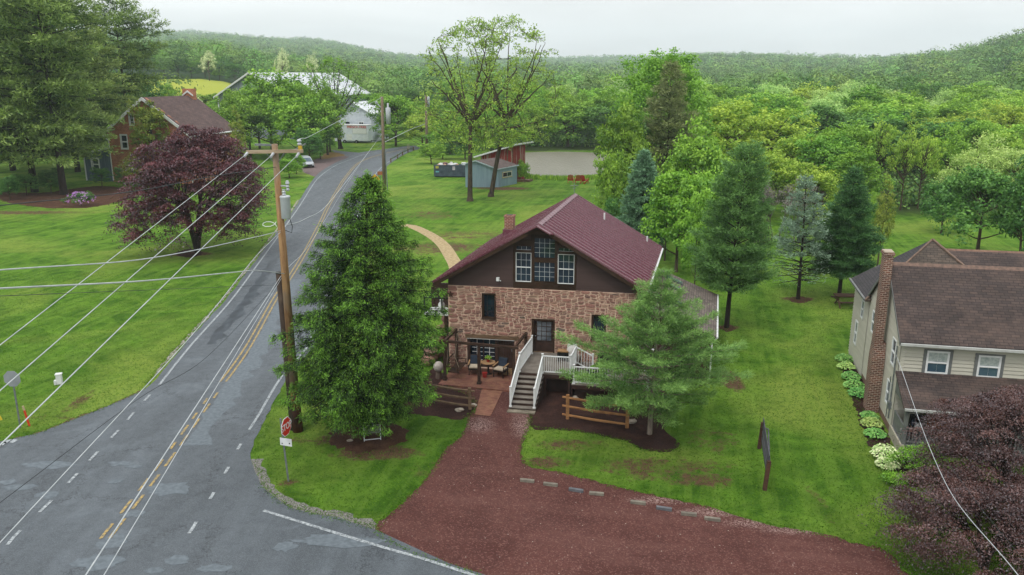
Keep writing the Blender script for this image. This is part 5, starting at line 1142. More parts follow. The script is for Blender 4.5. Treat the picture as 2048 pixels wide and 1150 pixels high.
# ------------------------------------------------------------------ signs and small roadside things
RED = simple('sign_red', C(206, 52, 34, K), C(196, 46, 30, K), 5, .4); SW_ = simple('sign_white', C(226, 228, 230, .85), C(214, 216, 218, .85), 5, .4)
sb = G(577, 963); st = thing('stop_sign', 'red and white stop sign above a white plate on a steel post at the corner', 'stop sign', sb)
MB().bar(sb, (sb[0]-.12, sb[1], 2.6), .06, .04).build('post', GALV, st)
oc = P(572, 853, sb[1]-.05); ang = R_(76); SF = Fr((oc[0], oc[1]), (math.cos(ang), math.sin(ang)), (-math.sin(ang), math.cos(ang)))
octo = lambda r: [(r*math.cos(R_(22.5+45*k)), oc[2]+r*math.sin(R_(22.5+45*k))) for k in range(8)]
MB().prism(SF, octo(.385), -.012, .0).build('border', SW_, st); so_ = MB().prism(SF, octo(.355), -.018, -.013).build('plate', RED, st)
lt = MB(); lettering(lt, 'STOP', .34, SF, 0, oc[2], -.022+.0, .82, .003); 
for i, v in enumerate(lt.v): pass
lt = MB(); V, Fc = text_polys('STOP', .36, .003); lt.v = [SF.w(x*.86, -.023-zz, oc[2]+y) for x, y, zz in V]; lt.f = Fc; lt.t = [0]*len(Fc); lt.build('lettering', SW_, so_)
ang = R_(-18); pz_ = P(572, 884, sb[1]-.06); PF = Fr((pz_[0], pz_[1]), (math.cos(ang), math.sin(ang)), (-math.sin(ang), math.cos(ang)))
pl = MB().box(PF, -.25, .25, -.012, 0, pz_[2]-.15, pz_[2]+.15).build('street_plate', SW_, st)
MB().box(PF, -.19, -.14, -.016, -.013, pz_[2]-.1, pz_[2]-.05).box(PF, .13, .18, -.016, -.013, pz_[2]-.06, pz_[2]-.01).build('marks', BLK, pl)
sb = G(41, 856); s2 = thing('stop_sign', 'grey back of an octagonal sign on a post in the left lawn', 'stop sign', sb); oc = P(25, 757, sb[1]); MB().bar(sb, (oc[0], oc[1], oc[2]+.2), .06, .04).build('post', GALV, s2)
SF = Fr((oc[0], oc[1]-.03), (1, .0), (0, 1)); MB().prism(SF, [(.38*math.cos(R_(22.5+45*k)), oc[2]+.38*math.sin(R_(22.5+45*k))) for k in range(8)], -.01, .0).build('plate', simple('sign_back', C(150, 156, 158, K), C(132, 138, 140, K), 2, .5), s2)
c = G(120, 768); pe = thing('pedestal_box', 'small white utility pedestal standing in the left lawn', 'utility box', c); PE = Fr(c[:2], (.9, .25), (-.25, .9)); MB().box(PE, -.14, .14, -.12, .12, 0, .5).build('box', WHT, pe, bevel=.02); MB().box(PE, -.16, .16, -.14, .14, .5, .56).build('lid', WHT, pe); MB().box(PE, -.26, -.16, -.1, .1, 0, .22).build('side_box', WHT, pe)
ORG = simple('orange_plastic', C(226, 76, 32, K), C(210, 66, 28, K)); c = G(59, 852); mk = thing('marker_post', 'orange marker post with pale top beside the sign post', 'marker', c, 'roadside markers'); MB().tube([c, (c[0]-.12, c[1], .75)], .045, 8).build('post', ORG, mk); MB().tube([(c[0]-.12, c[1], .75), (c[0]-.15, c[1], .95)], .046, 8).build('top', simple('cream_plastic', C(214, 196, 150, K)), mk)
c = G(3, 840); mk = thing('marker_post', 'yellow marker post at the left edge of the lawn', 'marker', c, 'roadside markers'); MB().tube([c, (c[0]-.25, c[1], .6)], .05, 8).build('post', simple('yellow_plastic', C(232, 208, 60, K)), mk)
# yellow warning sign
yc = P(750, 358, 112); yb = (yc[0]+.3, 112, 0); ys = thing('warning_sign', 'yellow diamond curve warning sign beside the road', 'road sign', yb); MB().bar(yb, (yc[0]+.1, 112, yc[2]), .09).build('post', GALV, ys)
YF = Fr((yc[0], 111.9), (1, 0), (0, 1)); MB().prism(YF, [(-.72, yc[2]), (0, yc[2]-.72), (.72, yc[2]), (0, yc[2]+.72)], -.03, 0).build('plate', simple('sign_yellow', C(236, 176, 26, K), C(226, 166, 22, K)), ys)
MB().tube([YF.w(-.2, -.04, yc[2]-.32), YF.w(.05, -.04, yc[2]-.12), YF.w(-.1, -.04, yc[2]+.08), YF.w(.18, -.04, yc[2]+.3)], .07, 5).prism(YF, [(.02, yc[2]+.22), (.3, yc[2]+.12), (.24, yc[2]+.42)], -.05, -.035).build('arrow', BLK, ys)
yc2 = P(760, 347, 116); b2 = (yc2[0], 116, 0); ms = thing('marker_sign', 'small dark marker post with an orange plate behind the yellow sign', 'road sign', b2); MB().bar(b2, (yc2[0], 116, yc2[2]+.3), .1).build('post', GALV, ms); MB().box(WF, yc2[0]-.35, yc2[0]+.35, 115.9, 115.95, yc2[2]-.2, yc2[2]+.3).build('plate', simple('sign_orange_brown', C(170, 104, 60, K)), ms)
# house name sign under the spruce
hb_ = G(728, 883); hs = thing('yard_sign', 'white framed metal name sign standing under the big spruce', 'sign', hb_); hc = P(727, 855, hb_[1]); ang = R_(14); HF = Fr((hb_[0], hb_[1]), (math.cos(ang), math.sin(ang)), (-math.sin(ang), math.cos(ang))); SGW = .72
SHt = .72
MB().box(HF, 0, .03, -.015, .015, 0, SHt).box(HF, SGW-.03, SGW, -.015, .015, 0, SHt).box(HF, .03, SGW-.03, -.015, .015, .05, .08).box(HF, .03, SGW-.03, -.015, .015, SHt-.03, SHt).build('frame', SW_, hs)
SGR = simple('sign_grey_green', C(128, 134, 122, K), C(110, 118, 106, K)); MB().box(HF, .03, SGW-.03, -.008, .008, .34, SHt-.03).box(HF, .27, .5, -.01, .01, SHt, SHt+.12).build('panel', SGR, hs)
lt = MB(); lettering(lt, 'ETTE', .15, HF, .42, .58, -.0, 1, .012); lettering(lt, 'MOUNTAIN', .14, HF, .36, .42, -.0, .95, .012); lt.build('lettering', BLK, hs)

# ------------------------------------------------------------------ fences, timbers, stones
def rail_fence(name, label, p0, p1, h, mat, n=3, over=(.25, .05)):
    p0 = Vector(p0); p1 = Vector(p1); t = thing(name, label, 'fence', p0, 'split rail fences'); d = (p1-p0).normalized(); rr_ = random.Random(3)
    for p in (p0, p1): MB().bar(p, p+Vector((rr_.uniform(-.02, .02), 0, h+.08)), .15, .12).build('post', mat, t, bevel=.02)
    for k in range(n):
        z = .18+(h-.26)*k/(n-1); MB().tube([p0-d*over[0]+Vector((0, 0, z+.02)), p0.lerp(p1, .5)+Vector((0, 0, z-.03)), p1+d*over[1]+Vector((0, 0, z))], [.05, .065, .05], 6).build('rail', mat, t)
    return t
rail_fence('split_rail_fence', 'three rail fence of new tan wood standing in the mulch by the young pine', G(1135, 838), G(1254, 856), 1.1, RAILW)
WEA = simple('weathered_rail', C(136, 112, 88, K), C(104, 84, 66, K), 3, .85, .5, 26, stretch=(1, 1, 3))
rail_fence('split_rail_fence', 'weathered rail fence partly hidden by the big spruce branches', G(940, 819), G(862, 806), 1.0, WEA)
LT = simple('grey_timber', C(142, 136, 122, K), C(112, 106, 96, K), 4, .9, .4, 30)
LT2 = simple('slate_timber', C(112, 114, 118, K), C(88, 90, 94, K), 4, .9, .4, 30)
tm0 = None; labs = ['tan grey landscape timber nearest the brick walk, first of the parking row', 'pale landscape timber second from the stairs in the parking row', 'slate grey landscape timber third from the stairs in the parking row', 'landscape timber fourth in the row, just before the wide gap', 'landscape timber fifth in the row, just after the wide gap', 'slate grey landscape timber sixth in the parking row', 'landscape timber seventh in the row, second from the lawn end', 'landscape timber closest to the right lawn, last of the row']
for i, (px_, py_) in enumerate([(1054.5, 964), (1101, 971.5), (1152, 983), (1193, 990), (1276, 1008), (1328, 1020), (1377.6, 1031), (1424.7, 1041)]):
    c = G(px_, py_); F_ = Fr(c[:2], (math.cos(-.2), math.sin(-.2-.05*(i % 3))), (.2, .98)); o = MB().box(F_, -.27, .27, -.06, .06, .0, .12).build('landscape_timber', LT2 if i in (2, 5) else LT, bevel=.015)
    tag(o, labs[i], 'timber', 'timbers marking the parking row')
# dark framed board at the lawn edge
g0 = G(1518, 897); g1 = G(1529, 980); gt = thing('sign_frame', 'tall brown two-post frame with slate rails seen edge-on in the right lawn', 'sign frame', (g1[0], g1[1], 0)); GD = simple('brown_post_wood', C(98, 66, 52, K), C(64, 42, 34, K), 3, .8, .4, 20, stretch=(1, 1, 3)); SLT = simple('slate_board', C(92, 92, 98, K), C(70, 70, 76, K), 3, .8)
z1 = P(1538, 922, g1[1])[2]; z0 = P(1524, 845, g0[1])[2]
for g_, zz, dx in ((g0, z0, .08), (g1, z1, .08)): MB().bar(g_, (g_[0]+dx, g_[1], zz), .13).build('post', GD, gt)
A3 = Vector((g0[0]+.05, g0[1], 0)); B3 = Vector((g1[0]+.05, g1[1], 0))
for z_ in (.45, .75, 1.05, 1.3): MB().bar(A3+Vector((.03, 0, z_*z0/z1)), B3+Vector((.03, 0, z_)), .03, .2).build('board', SLT, gt)
MB().tube([A3+Vector((.02, 0, z0-.2)), A3.lerp(B3, .4)+Vector((.12, 0, 1.5)), B3+Vector((.05, 0, z1-.05))], .03, 6).build('top_rail', SLT, gt)
for k, (px_, py_, s) in enumerate([(919, 822, .16), (1149, 797, .14), (1264, 845, .17), (893, 763, .12), (700, 882, .1), (1250, 775, .13), (946, 812, .14)]):
    c = G(px_, py_); o = MB().blob((c[0], c[1], s*.35), (s*1.3, s, s*.6), k, jag=.18).build('rock', simple('pale_rock', C(196, 184, 168, K), C(150, 138, 124, K), 5, .9, .4, 20)); tag(o, ['pale flat rock in the mulch below the weathered fence', 'pale round rock behind the new tan fence', 'grey rock beside the right post of the tan fence', 'small rock at the left front corner of the patio', 'small grey rock in the needle litter under the spruce', 'pale rock beneath the lower deck', 'pale rock at the foot of the weathered fence post beside the walk'][k], 'rock')
c = P(877, 733, 38.9); o = MB().lathe((c[0], c[1], c[2]-.25), [(.1, 0), (.22, .08), (.27, .22), (.25, .36), (.14, .48), (.02, .52)], 12).build('stone_ball', simple('ball_stone', C(200, 190, 182, K), C(160, 150, 142, K), 5, .8, .3), smooth=True); tag(o, 'round pale garden ball beside the porch swing', 'garden ball')
o2 = MB().lathe((c[0], c[1], 0), [(.16, 0), (.14, c[2]-.25)], 10).build('ball_pedestal', simple('ball_pedestal_stone', C(120, 100, 88, K)), o); 
# ------------------------------------------------------------------ patio furniture
NAVY = simple('navy_cushion', C(44, 56, 72, K), C(34, 44, 58, K), 8, .9); CRM = simple('cream_cushion', C(206, 192, 170, K), C(186, 172, 150, K), 6, .9); WIC = simple('dark_wicker', C(52, 40, 34, K), C(36, 28, 24, K), 40, .7, .6, 60); ARM = simple('tan_arm_wood', C(176, 140, 100, K), C(150, 116, 82, K), 6, .6)
def chair0():
    t = thing('patio_chair', 'dark wicker patio chair at the left of the small table', 'chair', (0, 0, 0), 'patio chairs'); F = WF
    for a in (-.27, .27):
        for b in (-.25, .25): MB().box(F, a-.02, a+.02, b-.02, b+.02, 0, .36).build('leg', WIC, t)
    MB().box(F, -.3, .3, -.28, .28, .28, .38).build('seat', WIC, t); MB().box(F, -.27, .27, -.29, .22, .381, .47).build('seat_cushion', CRM, t, bevel=.03)
    MB().hexa([(-.28, .22, .38), (.28, .22, .38), (.28, .28, .38), (-.28, .28, .38), (-.28, .34, .92), (.28, .34, .92), (.28, .39, .92), (-.28, .39, .92)]).build('backrest', WIC, t)
    MB().hexa([(-.24, .15, .48), (.24, .15, .48), (.24, .22, .48), (-.24, .22, .48), (-.24, .27, .9), (.24, .27, .9), (.24, .33, .9), (-.24, .33, .9)]).build('back_cushion', NAVY, t, bevel=.02)
    for s in (-1, 1): MB().bar((s*.3, .3, .64), (s*.3, -.28, .58), .07, .03).build('armrest', ARM, t); MB().bar((s*.3, -.26, .3), (s*.3, -.26, .58), .03).build('arm_post', WIC, t)
    return t
ch0 = chair0(); sc_ = .92
q = SH.w(1.62, -.85, .1); ch0.location = q; ch0.rotation_euler = (0, 0, R_(-4)); q = SH.w(3.0, -.95, .1); dup(ch0, q, R_(-28), 'dark wicker patio chair at the right of the small table')
for o in (ch0,): pass
q = SH.w(2.3, -.75, .1); tb = thing('patio_table', 'small dark patio table between the two wicker chairs', 'table', q); MB().lathe((q[0], q[1], q[2]), [(.2, 0), (.05, .05), (.04, .58), (.1, .62)], 8).build('pedestal', WIC, tb); MB().lathe((q[0], q[1], q[2]+.62), [(.36, 0), (.38, .02), (.36, .04)], 16).build('tabletop', ARM, tb)
RPOT = simple('red_pot', C(168, 52, 44, K)); pt_ = thing('potted_plant', 'green leafy plant in a pot on the small patio table', 'plant', (q[0], q[1], q[2]+.66)); MB().lathe((q[0], q[1], q[2]+.66), [(.07, 0), (.1, .12), (.09, .12)], 10).build('pot', RPOT, pt_)
q = SH.w(2.25, -1.25, .1); rp = MB().lathe(q, [(.1, 0), (.14, .25), (.12, .25)], 10).build('red_planter', RPOT); tag(rp, 'small red planter standing in front of the patio table', 'planter')
q = SH.w(3.4, -.35, .1); st_ = MB().box(SH, 3.05, 4.1, -.75, -.05, .1, .2).build('door_step', simple('tan_flagstone', C(172, 146, 104, K), C(138, 104, 76, K), 7, .9, .4)); tag(st_, 'weathered tan flagstone step at the plank door', 'step')
sw = thing('porch_swing', 'brown slatted porch swing hanging on pale ropes at the patio left end', 'swing', SH.w(.75, -1.1, .3)); 
m_ = MB()
for i in range(7): a = .55+i*.075; m_.box(SH, a, a+.055, -1.85, -.45, .5, .53)
m_.build('seat', WOODD, sw); m_ = MB()
for i in range(10): b = -1.83+i*.15; m_.bar(SH.w(.55, b, .53), SH.w(.38, b, 1.0), .05, .02)
m_.bar(SH.w(.38, -1.85, 1.0), SH.w(.38, -.42, 1.0), .04, .07); m_.build('backrest', WOODD, sw)
for b in (-1.83, -.47): MB().bar(SH.w(.45, b, .78), SH.w(1.08, b, .74), .05, .03).bar(SH.w(1.03, b, .5), SH.w(1.03, b, .74), .04).bar(SH.w(.5, b, .5), SH.w(1.1, b, .48), .05, .06).build('armrest', WOODD, sw)
ROPE = simple('pale_rope', C(176, 160, 140, K), C(150, 136, 118, K), 20, .9)
for b in (-1.83, -.47): MB().tube([SH.w(.45, b, .78), SH.w(.6, b, PH)], .014, 5).tube([SH.w(1.08, b, .76), SH.w(.62, b, PH)], .014, 5).build('rope', ROPE, sw)
# deck furniture
q = SH.w(6.25, -1.1, DZ); dt = thing('side_table', 'small wooden topped dark side table on the entrance deck', 'table', q); MB().box(SH, 5.95, 6.5, -1.3, -.9, DZ+.5, DZ+.55).build('tabletop', ARM, dt)
for a in (5.99, 6.46):
    for b in (-1.27, -.93): MB().box(SH, a-.03, a+.03, b-.03, b+.03, DZ, DZ+.5).build('leg', BLK, dt)
MB().box(SH, 6.05, 6.4, -1.25, -.95, DZ+.12, DZ+.46).build('shelf_box', BLK, dt)
q = SH.w(6.65, -1.0, DZ); o = MB().lathe(q, [(.16, 0), (.26, .15), (.28, .55), (.24, .85), (.16, .95), (.02, .97)], 14).build('white_cask', simple('white_glaze', C(222, 220, 216, .8), C(204, 202, 196, .8), 4, .4), smooth=True); tag(o, 'rounded white garden urn in the corner of the entrance deck', 'urn')
q = SH.w(8.6, -1.0, LZ); db = thing('deck_bench', 'dark bench on the lower deck behind the white railing', 'bench', q); MB().box(SH, 7.9, 9.3, -1.3, -.9, LZ+.38, LZ+.44).build('seat', BLK, db); MB().box(SH, 7.9, 9.3, -.9, -.85, LZ+.4, LZ+.85).build('backrest', BLK, db)
for a in (7.95, 9.2): MB().box(SH, a, a+.06, -1.28, -.9, LZ, LZ+.38).build('leg', BLK, db)
q = SH.w(8.0, -2.2, LZ); pp = thing('planter_box', 'dark planter box with green leaves on the lower deck', 'planter', q); MB().box(SH, 7.6, 8.5, -2.3, -1.95, LZ, LZ+.35).build('box', BLK, pp)
# ------------------------------------------------------------------ picnic table, chairs by the pond, dumpster, guard rail, van
pq = G(1690, 612); PT_ = Fr(pq[:2], (1, -.05), (.1, 1)); pc_ = thing('picnic_table', 'weathered dark picnic table behind the clapboard house', 'picnic table', pq)
MB().box(PT_, -.75, 1.15, -.4, .4, .72, .78).build('tabletop', WOODD, pc_)
for s in (-1, 1): MB().box(PT_, -.75, 1.15, s*.75-.13, s*.75+.13, .42, .47).build('bench_seat', WOODD, pc_)
for a in (-.5, .9): MB().bar(PT_.w(a, -.65, 0), PT_.w(a, .25, .72), .09, .05).bar(PT_.w(a, .65, 0), PT_.w(a, -.25, .72), .09, .05).bar(PT_.w(a, -.85, .4), PT_.w(a, .85, .4), .05, .1).build('leg_frame', TIM, pc_)
RC = simple('red_chair_paint', C(190, 38, 30, K), C(170, 32, 26, K), 4, .5)
def adir():
    t = thing('adirondack_chair', 'red slatted garden chair facing the pond, left one of three', 'chair', (0, 0, 0), 'red garden chairs by the pond')
    m = MB()
    for i in range(5): m.hexa([(-.3+i*.125, .1, .3), (-.2+i*.125, .1, .3), (-.2+i*.125, .13, .3), (-.3+i*.125, .13, .3), (-.3+i*.125, .4, 1.1-.03*abs(i-2)), (-.2+i*.125, .4, 1.1-.03*abs(i-2)), (-.2+i*.125, .43, 1.1-.03*abs(i-2)), (-.3+i*.125, .43, 1.1-.03*abs(i-2))])
    m.build('backrest', RC, t); m = MB()
    for i in range(5): m.box(WF, -.3, .3, -.45+i*.115, -.35+i*.115, .4-.02*i, .425-.02*i)
    m.build('seat', RC, t)
    for s in (-1, 1): MB().box(WF, s*.36-.06, s*.36+.06, -.5, .3, .58, .61).build('armrest', RC, t); MB().box(WF, s*.34-.02, s*.34+.02, -.45, -.35, 0, .58).build('leg', RC, t); MB().bar((s*.3, -.42, .36), (s*.3, .5, .03), .03, .12).build('leg', RC, t)
    return t
a0_ = adir()
for i, (px_, py_, rz, lb) in enumerate([(1141, 366, 175, None), (1156, 366.5, 180, 'red slatted garden chair facing the pond, middle one of three'), (1168, 367, 140, 'red slatted garden chair by the pond turned aside, right one of three')]):
    c = G(px_, py_); 
    if i == 0: a0_.location = c; a0_.rotation_euler = (0, 0, R_(rz)); a0_.scale = (1.15,)*3
    else: dup(a0_, c, R_(rz), lb)
dc = G(868, 354.5); DM = Fr(dc[:2], (1, -.03), (.15, 1)); dm = thing('dumpster', 'grey-blue roll-off dumpster filled with white rubbish on the far lawn', 'dumpster', DM.w(2.7, 1.2, 0)); DL = G(930, 357)[0]-dc[0]+1.2; DPM = simple('dumpster_paint', C(84, 98, 110, K), C(64, 76, 88, K), 1.5, .6)
m_ = MB(); m_.box(DM, 0, DL, 0, .08, .15, 1.75).box(DM, 0, DL, 2.3, 2.38, .15, 1.75).box(DM, 0, .08, .08, 2.3, .15, 1.75).box(DM, DL-.08, DL, .08, 2.3, .15, 1.75).box(DM, .08, DL-.08, .08, 2.3, .15, .22); m_.build('container', DPM, dm)
m_ = MB()
for i in range(9): a = .05+i*(DL-.15)/8; m_.box(DM, a, a+.1, -.07, -.001, .15, 1.7)
m_.box(DM, -.03, DL+.03, -.08, .1, 1.751, 1.85).box(DM, 0, DL, -.05, -.001, .9, .96); m_.build('rib', DPM, dm)
MB().box(DM, .3, .75, -.085, -.07, 1.35, 1.7).build('sticker', simple('sticker_yellow', C(206, 196, 90, K)), dm); MB().box(DM, .3, .8, -.085, -.07, .75, .95).build('sticker', simple('sticker_cyan', C(120, 196, 210, K)), dm); MB().box(DM, 2.85, 3.25, -.085, -.07, 1.1, 1.65).build('sticker', simple('sticker_white', C(206, 196, 206, K)), dm)
rb_ = MB(); rr_ = random.Random(2)
for i in range(26): rb_.blob(DM.w(rr_.uniform(.4, DL-.5), rr_.uniform(.4, 2.0), rr_.uniform(1.55, 1.9)), (rr_.uniform(.2, .5), rr_.uniform(.2, .4), rr_.uniform(.12, .3)), i, jag=.3, t=rr_.random())
m = NT('mixed_rubbish'); cr = m.n('ValToRGB', i0=m.attr('tint')); cr.color_ramp.interpolation = 'CONSTANT'; e = cr.color_ramp.elements; e[0].color = C(206, 206, 206, K); e[1].position = .55; e[1].color = C(196, 160, 130, K); x = e.new(.7); x.color = C(130, 100, 96, K); x = e.new(.85); x.color = C(226, 228, 230, K)
rb_.build('rubbish', m.fin(cr.outputs[0], .8), dm)
MB().box(DM, .1, DL-.1, .3, .5, .0, .15).box(DM, .1, DL-.1, 1.9, 2.1, 0, .15).build('skid', BLK, dm)
gr = thing('guard_rail', 'galvanised guard rail along the outside of the far road bend', 'guard rail', G(795, 318)); gp = [G(776, 325), G(790, 317), G(800, 311), (G(811, 305.5)), G(822, 301)]
m_ = MB()
for a_, b_ in zip(gp[:-1], gp[1:]):
    a_ = Vector(a_)+Vector((.4, 0, .55)); b_ = Vector(b_)+Vector((.4, 0, .55)); m_.bar(a_, b_, .06, .32)
m_.build('rail', GALV, gr)
for p in gp: MB().box(Fr(p[:2], (1, 0), (0, 1)), .42, .6, -.1, .1, 0, .75).build('post', TIM, gr)
# mailbox post beside lane; reflector strip
# van ---------------------------------------------------------------
vq = G(611, 333.5); vang = R_(-62); VF = Fr(vq[:2], (math.cos(vang), math.sin(vang)), (-math.sin(vang), math.cos(vang)))   # a: forward to the nose
vn = thing('parked_van', 'silver minivan parked in the gravel lay-by facing the road', 'van', (vq[0], vq[1], 0))
VP_ = simple('silver_paint', C(196, 202, 208, .85), C(184, 190, 198, .85), 1, .28, spec=.6, metal=.2)
sec = [(2.45, .72, .62, .45), (2.35, .9, .8, .3), (1.5, .98, 1.02, .25), (.0, 1.0, 1.05, .25), (-1.8, 1.0, 1.05, .25), (-2.4, .96, 1.0, .3), (-2.5, .88, .9, .42)]
m_ = MB(); n0 = 0
for a, hw, zt_v, zb in sec:
    for s in ((-hw, zb), (-hw*1.02, (zb+zt_v)/2), (-hw*.95, zt_v), (hw*.95, zt_v), (hw*1.02, (zb+zt_v)/2), (hw, zb)): m_.v.append(VF.w(a, s[0], s[1]))
for k in range(len(sec)-1):
    for q in range(6): a = k*6+q; b = k*6+(q+1) % 6; m_.f.append([a, b, b+6, a+6]); m_.t.append(0)
m_.f += [list(range(6))[::-1], [len(m_.v)-6+q for q in range(6)]]; m_.t += [0, 0]
vb = m_.build('body', VP_, vn, True, bevel=.03)
cs = [(1.55, .88, 1.02), (.75, .78, 1.62), (.2, .76, 1.72), (-1.6, .76, 1.74), (-2.3, .74, 1.62), (-2.48, .85, 1.0)]; m_ = MB()
for a, hw, z in cs:
    m_.v += [VF.w(a if z > 1.1 else a, -.93, 1.0), VF.w(a, -hw, z), VF.w(a, hw, z), VF.w(a, .93, 1.0)]
for k in range(5):
    for q in range(3): a = k*4+q; m_.f.append([a, a+1, a+5, a+4]); m_.t.append(0)
m_.build('cabin', VP_, vn)
gm = MB(); gm.poly([VF.w(1.56, -.78, 1.06), VF.w(1.56, .78, 1.06), VF.w(.82, .68, 1.6), VF.w(.82, -.68, 1.6)]); gm.build('windscreen', GLASSB, vn)
for s in (-1, 1):
    m_ = MB()
    for a0, a1 in ((.95, .1), (.0, -1.1), (-1.2, -2.15)):
        m_.poly([VF.w(a0, s*.94, 1.05), VF.w(a1, s*.94, 1.05), VF.w(a1, s*.80, 1.6), VF.w(a0-.25 if a0 > .5 else a0, s*.80, 1.6)])
    m_.build('side_window', GLASS, vn)
    MB().box(VF, 2.28, 2.44, s*.72-.14 if s > 0 else s*.72-.14, s*.72+.14, .62, .8).build('headlight', WHT, vn)
    for a in (1.6, -1.5):
        wv = MB().tube([VF.w(a, s*.78, .33), VF.w(a, s*1.0, .33)], .33, 14).build('wheel', BLK, vn); MB().tube([VF.w(a, s*1.0, .33), VF.w(a, s*1.015, .33)], .2, 10).build('rim', GALV, wv)
MB().box(VF, 2.4, 2.5, -.5, .5, .42, .6).build('grille', BLK, vn)
MB().box(VF, 2.38, 2.47, -.8, .8, .3, .38).build('bumper', BLK, vn)
# porch things at the right house
q = RH.w(1.6, -.5, .45); cr8 = thing('wooden_crate', 'orange-brown wooden storage box on the clapboard house porch', 'box', q); MB().box(RH, 1.35, 2.6, -.75, -.15, .45, 1.25).build('box', simple('orange_wood', C(166, 104, 62, K), C(140, 84, 48, K), 3, .6), cr8, bevel=.02); MB().box(RH, 1.3, 2.65, -.8, -.1, 1.251, 1.3).build('lid', simple('orange_wood_lid', C(156, 96, 58, K), C(130, 78, 46, K), 3, .6), cr8)
q = RH.w(.7, -1.1, .45); pc2 = thing('porch_chair', 'dark chair with a white and navy cushion on the porch', 'chair', q)
MB().box(RH, .45, .95, -1.4, -.95, .85, .9).build('seat', BLK, pc2); MB().box(RH, .45, .95, -.95, -.9, .88, 1.4).build('backrest', BLK, pc2)
for a in (.48, .9):
    for b in (-1.37, -.97): MB().box(RH, a-.02, a+.02, b-.02, b+.02, .45, .85).build('leg', BLK, pc2)
MB().box(RH, .55, .85, -1.35, -1.05, .905, 1.1).build('cushion', SW_, pc2, bevel=.05); MB().box(RH, .5, .56, -1.35, -1.05, .905, 1.15).box(RH, .56, .7, -1.04, -.96, .905, 1.2).build('cushion', NAVY, pc2)
# ------------------------------------------------------------------ foliage
ORD = 'first second third fourth fifth sixth seventh eighth ninth tenth eleventh twelfth thirteenth fourteenth fifteenth sixteenth seventeenth eighteenth nineteenth twentieth'.split()
def nrm(v): return v/np.maximum(np.linalg.norm(v, axis=-1, keepdims=True), 1e-9)
def leaves(rng, P0, L, Wd, bias=(0, 0, 1), k=.5, dirv=None, dk=.0):
    """diamond faces: P0 (n,3), L length, Wd width (scalar or n)"""
    n = len(P0); r = nrm(rng.normal(size=(n, 3))); nn = nrm(r*(1-k)+np.asarray(bias)*k)
    a = nrm(np.cross(nn, nrm(rng.normal(size=(n, 3)))))
    if dirv is not None: a = nrm(a*(1-dk)+dirv*dk)
    b = nrm(np.cross(nn, a)); L = np.asarray(L)*np.ones(n)*rng.uniform(.7, 1.25, n); Wd = np.asarray(Wd)*np.ones(n)*rng.uniform(.75, 1.2, n)
    la = a*(L/2)[:, None]; lb = b*(Wd/2)[:, None]
    return np.stack([P0-la, P0+lb-la*.1, P0+la, P0-lb-la*.1], 1).reshape(-1, 3)
def q4(n): return np.arange(n*4).reshape(-1, 4)
class Wood:
    def __init__(s): s.m = MB()
    def limb(s, pts, r0, r1, n=6):
        k = len(pts); s.m.tube(pts, [r0+(r1-r0)*(i/(k-1))**.8 for i in range(k)], n, cap=False)
def bez(p0, p1, p2, k):
    p0, p1, p2 = map(np.array, (p0, p1, p2)); return [tuple((1-t)**2*p0+2*t*(1-t)*p1+t*t*p2) for t in np.linspace(0, 1, k)]

def crown_points(rng, c, R, n, shell=.55, lump=.25):
    """clump centres in an uneven ellipsoid"""
    d = nrm(rng.normal(size=(n, 3))); d[:, 2] = np.where(d[:, 2] < -.5, -d[:, 2], d[:, 2])
    ph = rng.uniform(0, 6.28, 6)
    f = 1+lump*(np.sin(d[:, 0]*3.1+ph[0])*np.sin(d[:, 1]*2.7+ph[1])+.6*np.sin(d[:, 2]*4.3+ph[2]+d[:, 0]*2)+.5*np.sin(d[:, 1]*6+ph[3]))
    rad = shell+(1-shell)*rng.random(n)**.6
    return np.asarray(c)+d*np.asarray(R)*(f*rad)[:, None], rad
def broadleaf(seed, H=12., R=4.5, base=.12, nclump=90, per=34, cr=.95, leaf=.3, wood=True, lump=.25, shell=.5, flat=.75, limbs=26, aspect=.55, trunk=.24, cz=None, Rz=None, multi=1, k=.45, crown_lo=None):
    rng = np.random.default_rng(seed); lo = H*base if crown_lo is None else crown_lo
    cz = cz or (H+lo)/2; Rz = Rz or (H-lo)/2
    ctr, rad = crown_points(rng, (0, 0, cz), (R-cr*.5, R-cr*.5, Rz-cr*.3), nclump, shell, lump)
    ctr[:, 2] = np.maximum(ctr[:, 2], lo*.7+.2)
    n = nclump*per; ci = np.repeat(np.arange(nclump), per)
    d = nrm(rng.normal(size=(n, 3)))*(rng.random(n)**.45)[:, None]; sz = rng.uniform(.6, 1.3, nclump)
    P0 = ctr[ci]+d*np.array([cr, cr, cr*flat])*sz[ci][:, None]
    out = nrm(ctr-np.array([0, 0, cz*.85]))
    V = leaves(rng, P0, leaf, leaf*aspect, bias=nrm(out[ci]*.5+d*.6+np.array([0, 0, .5])), k=k)
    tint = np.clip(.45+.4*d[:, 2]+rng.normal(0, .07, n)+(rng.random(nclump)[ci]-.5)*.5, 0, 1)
    w = None
    if wood:
        W_ = Wood(); top = (rng.normal(0, .04)*H, rng.normal(0, .04)*H, H*.72); ax = lambda t: np.array([top[0]*t*t, top[1]*t*t, top[2]*t])
        W_.limb([tuple(ax(t)) for t in np.linspace(0, 1, 7)], trunk*H/12, .05, 8)
        for i in rng.choice(nclump, min(limbs, nclump), replace=False):
            e = ctr[i]; t0 = np.clip((e[2]-.35*np.hypot(e[0], e[1])*1.3)/top[2], .12, .95)*rng.uniform(.75, 1); s = ax(t0)
            W_.limb(bez(s, (s+e)/2+np.array([0, 0, -.1*np.linalg.norm(e-s)]), e, 5), .1*H/12, .02, 5)
        w = W_.m
    return V, tint, w
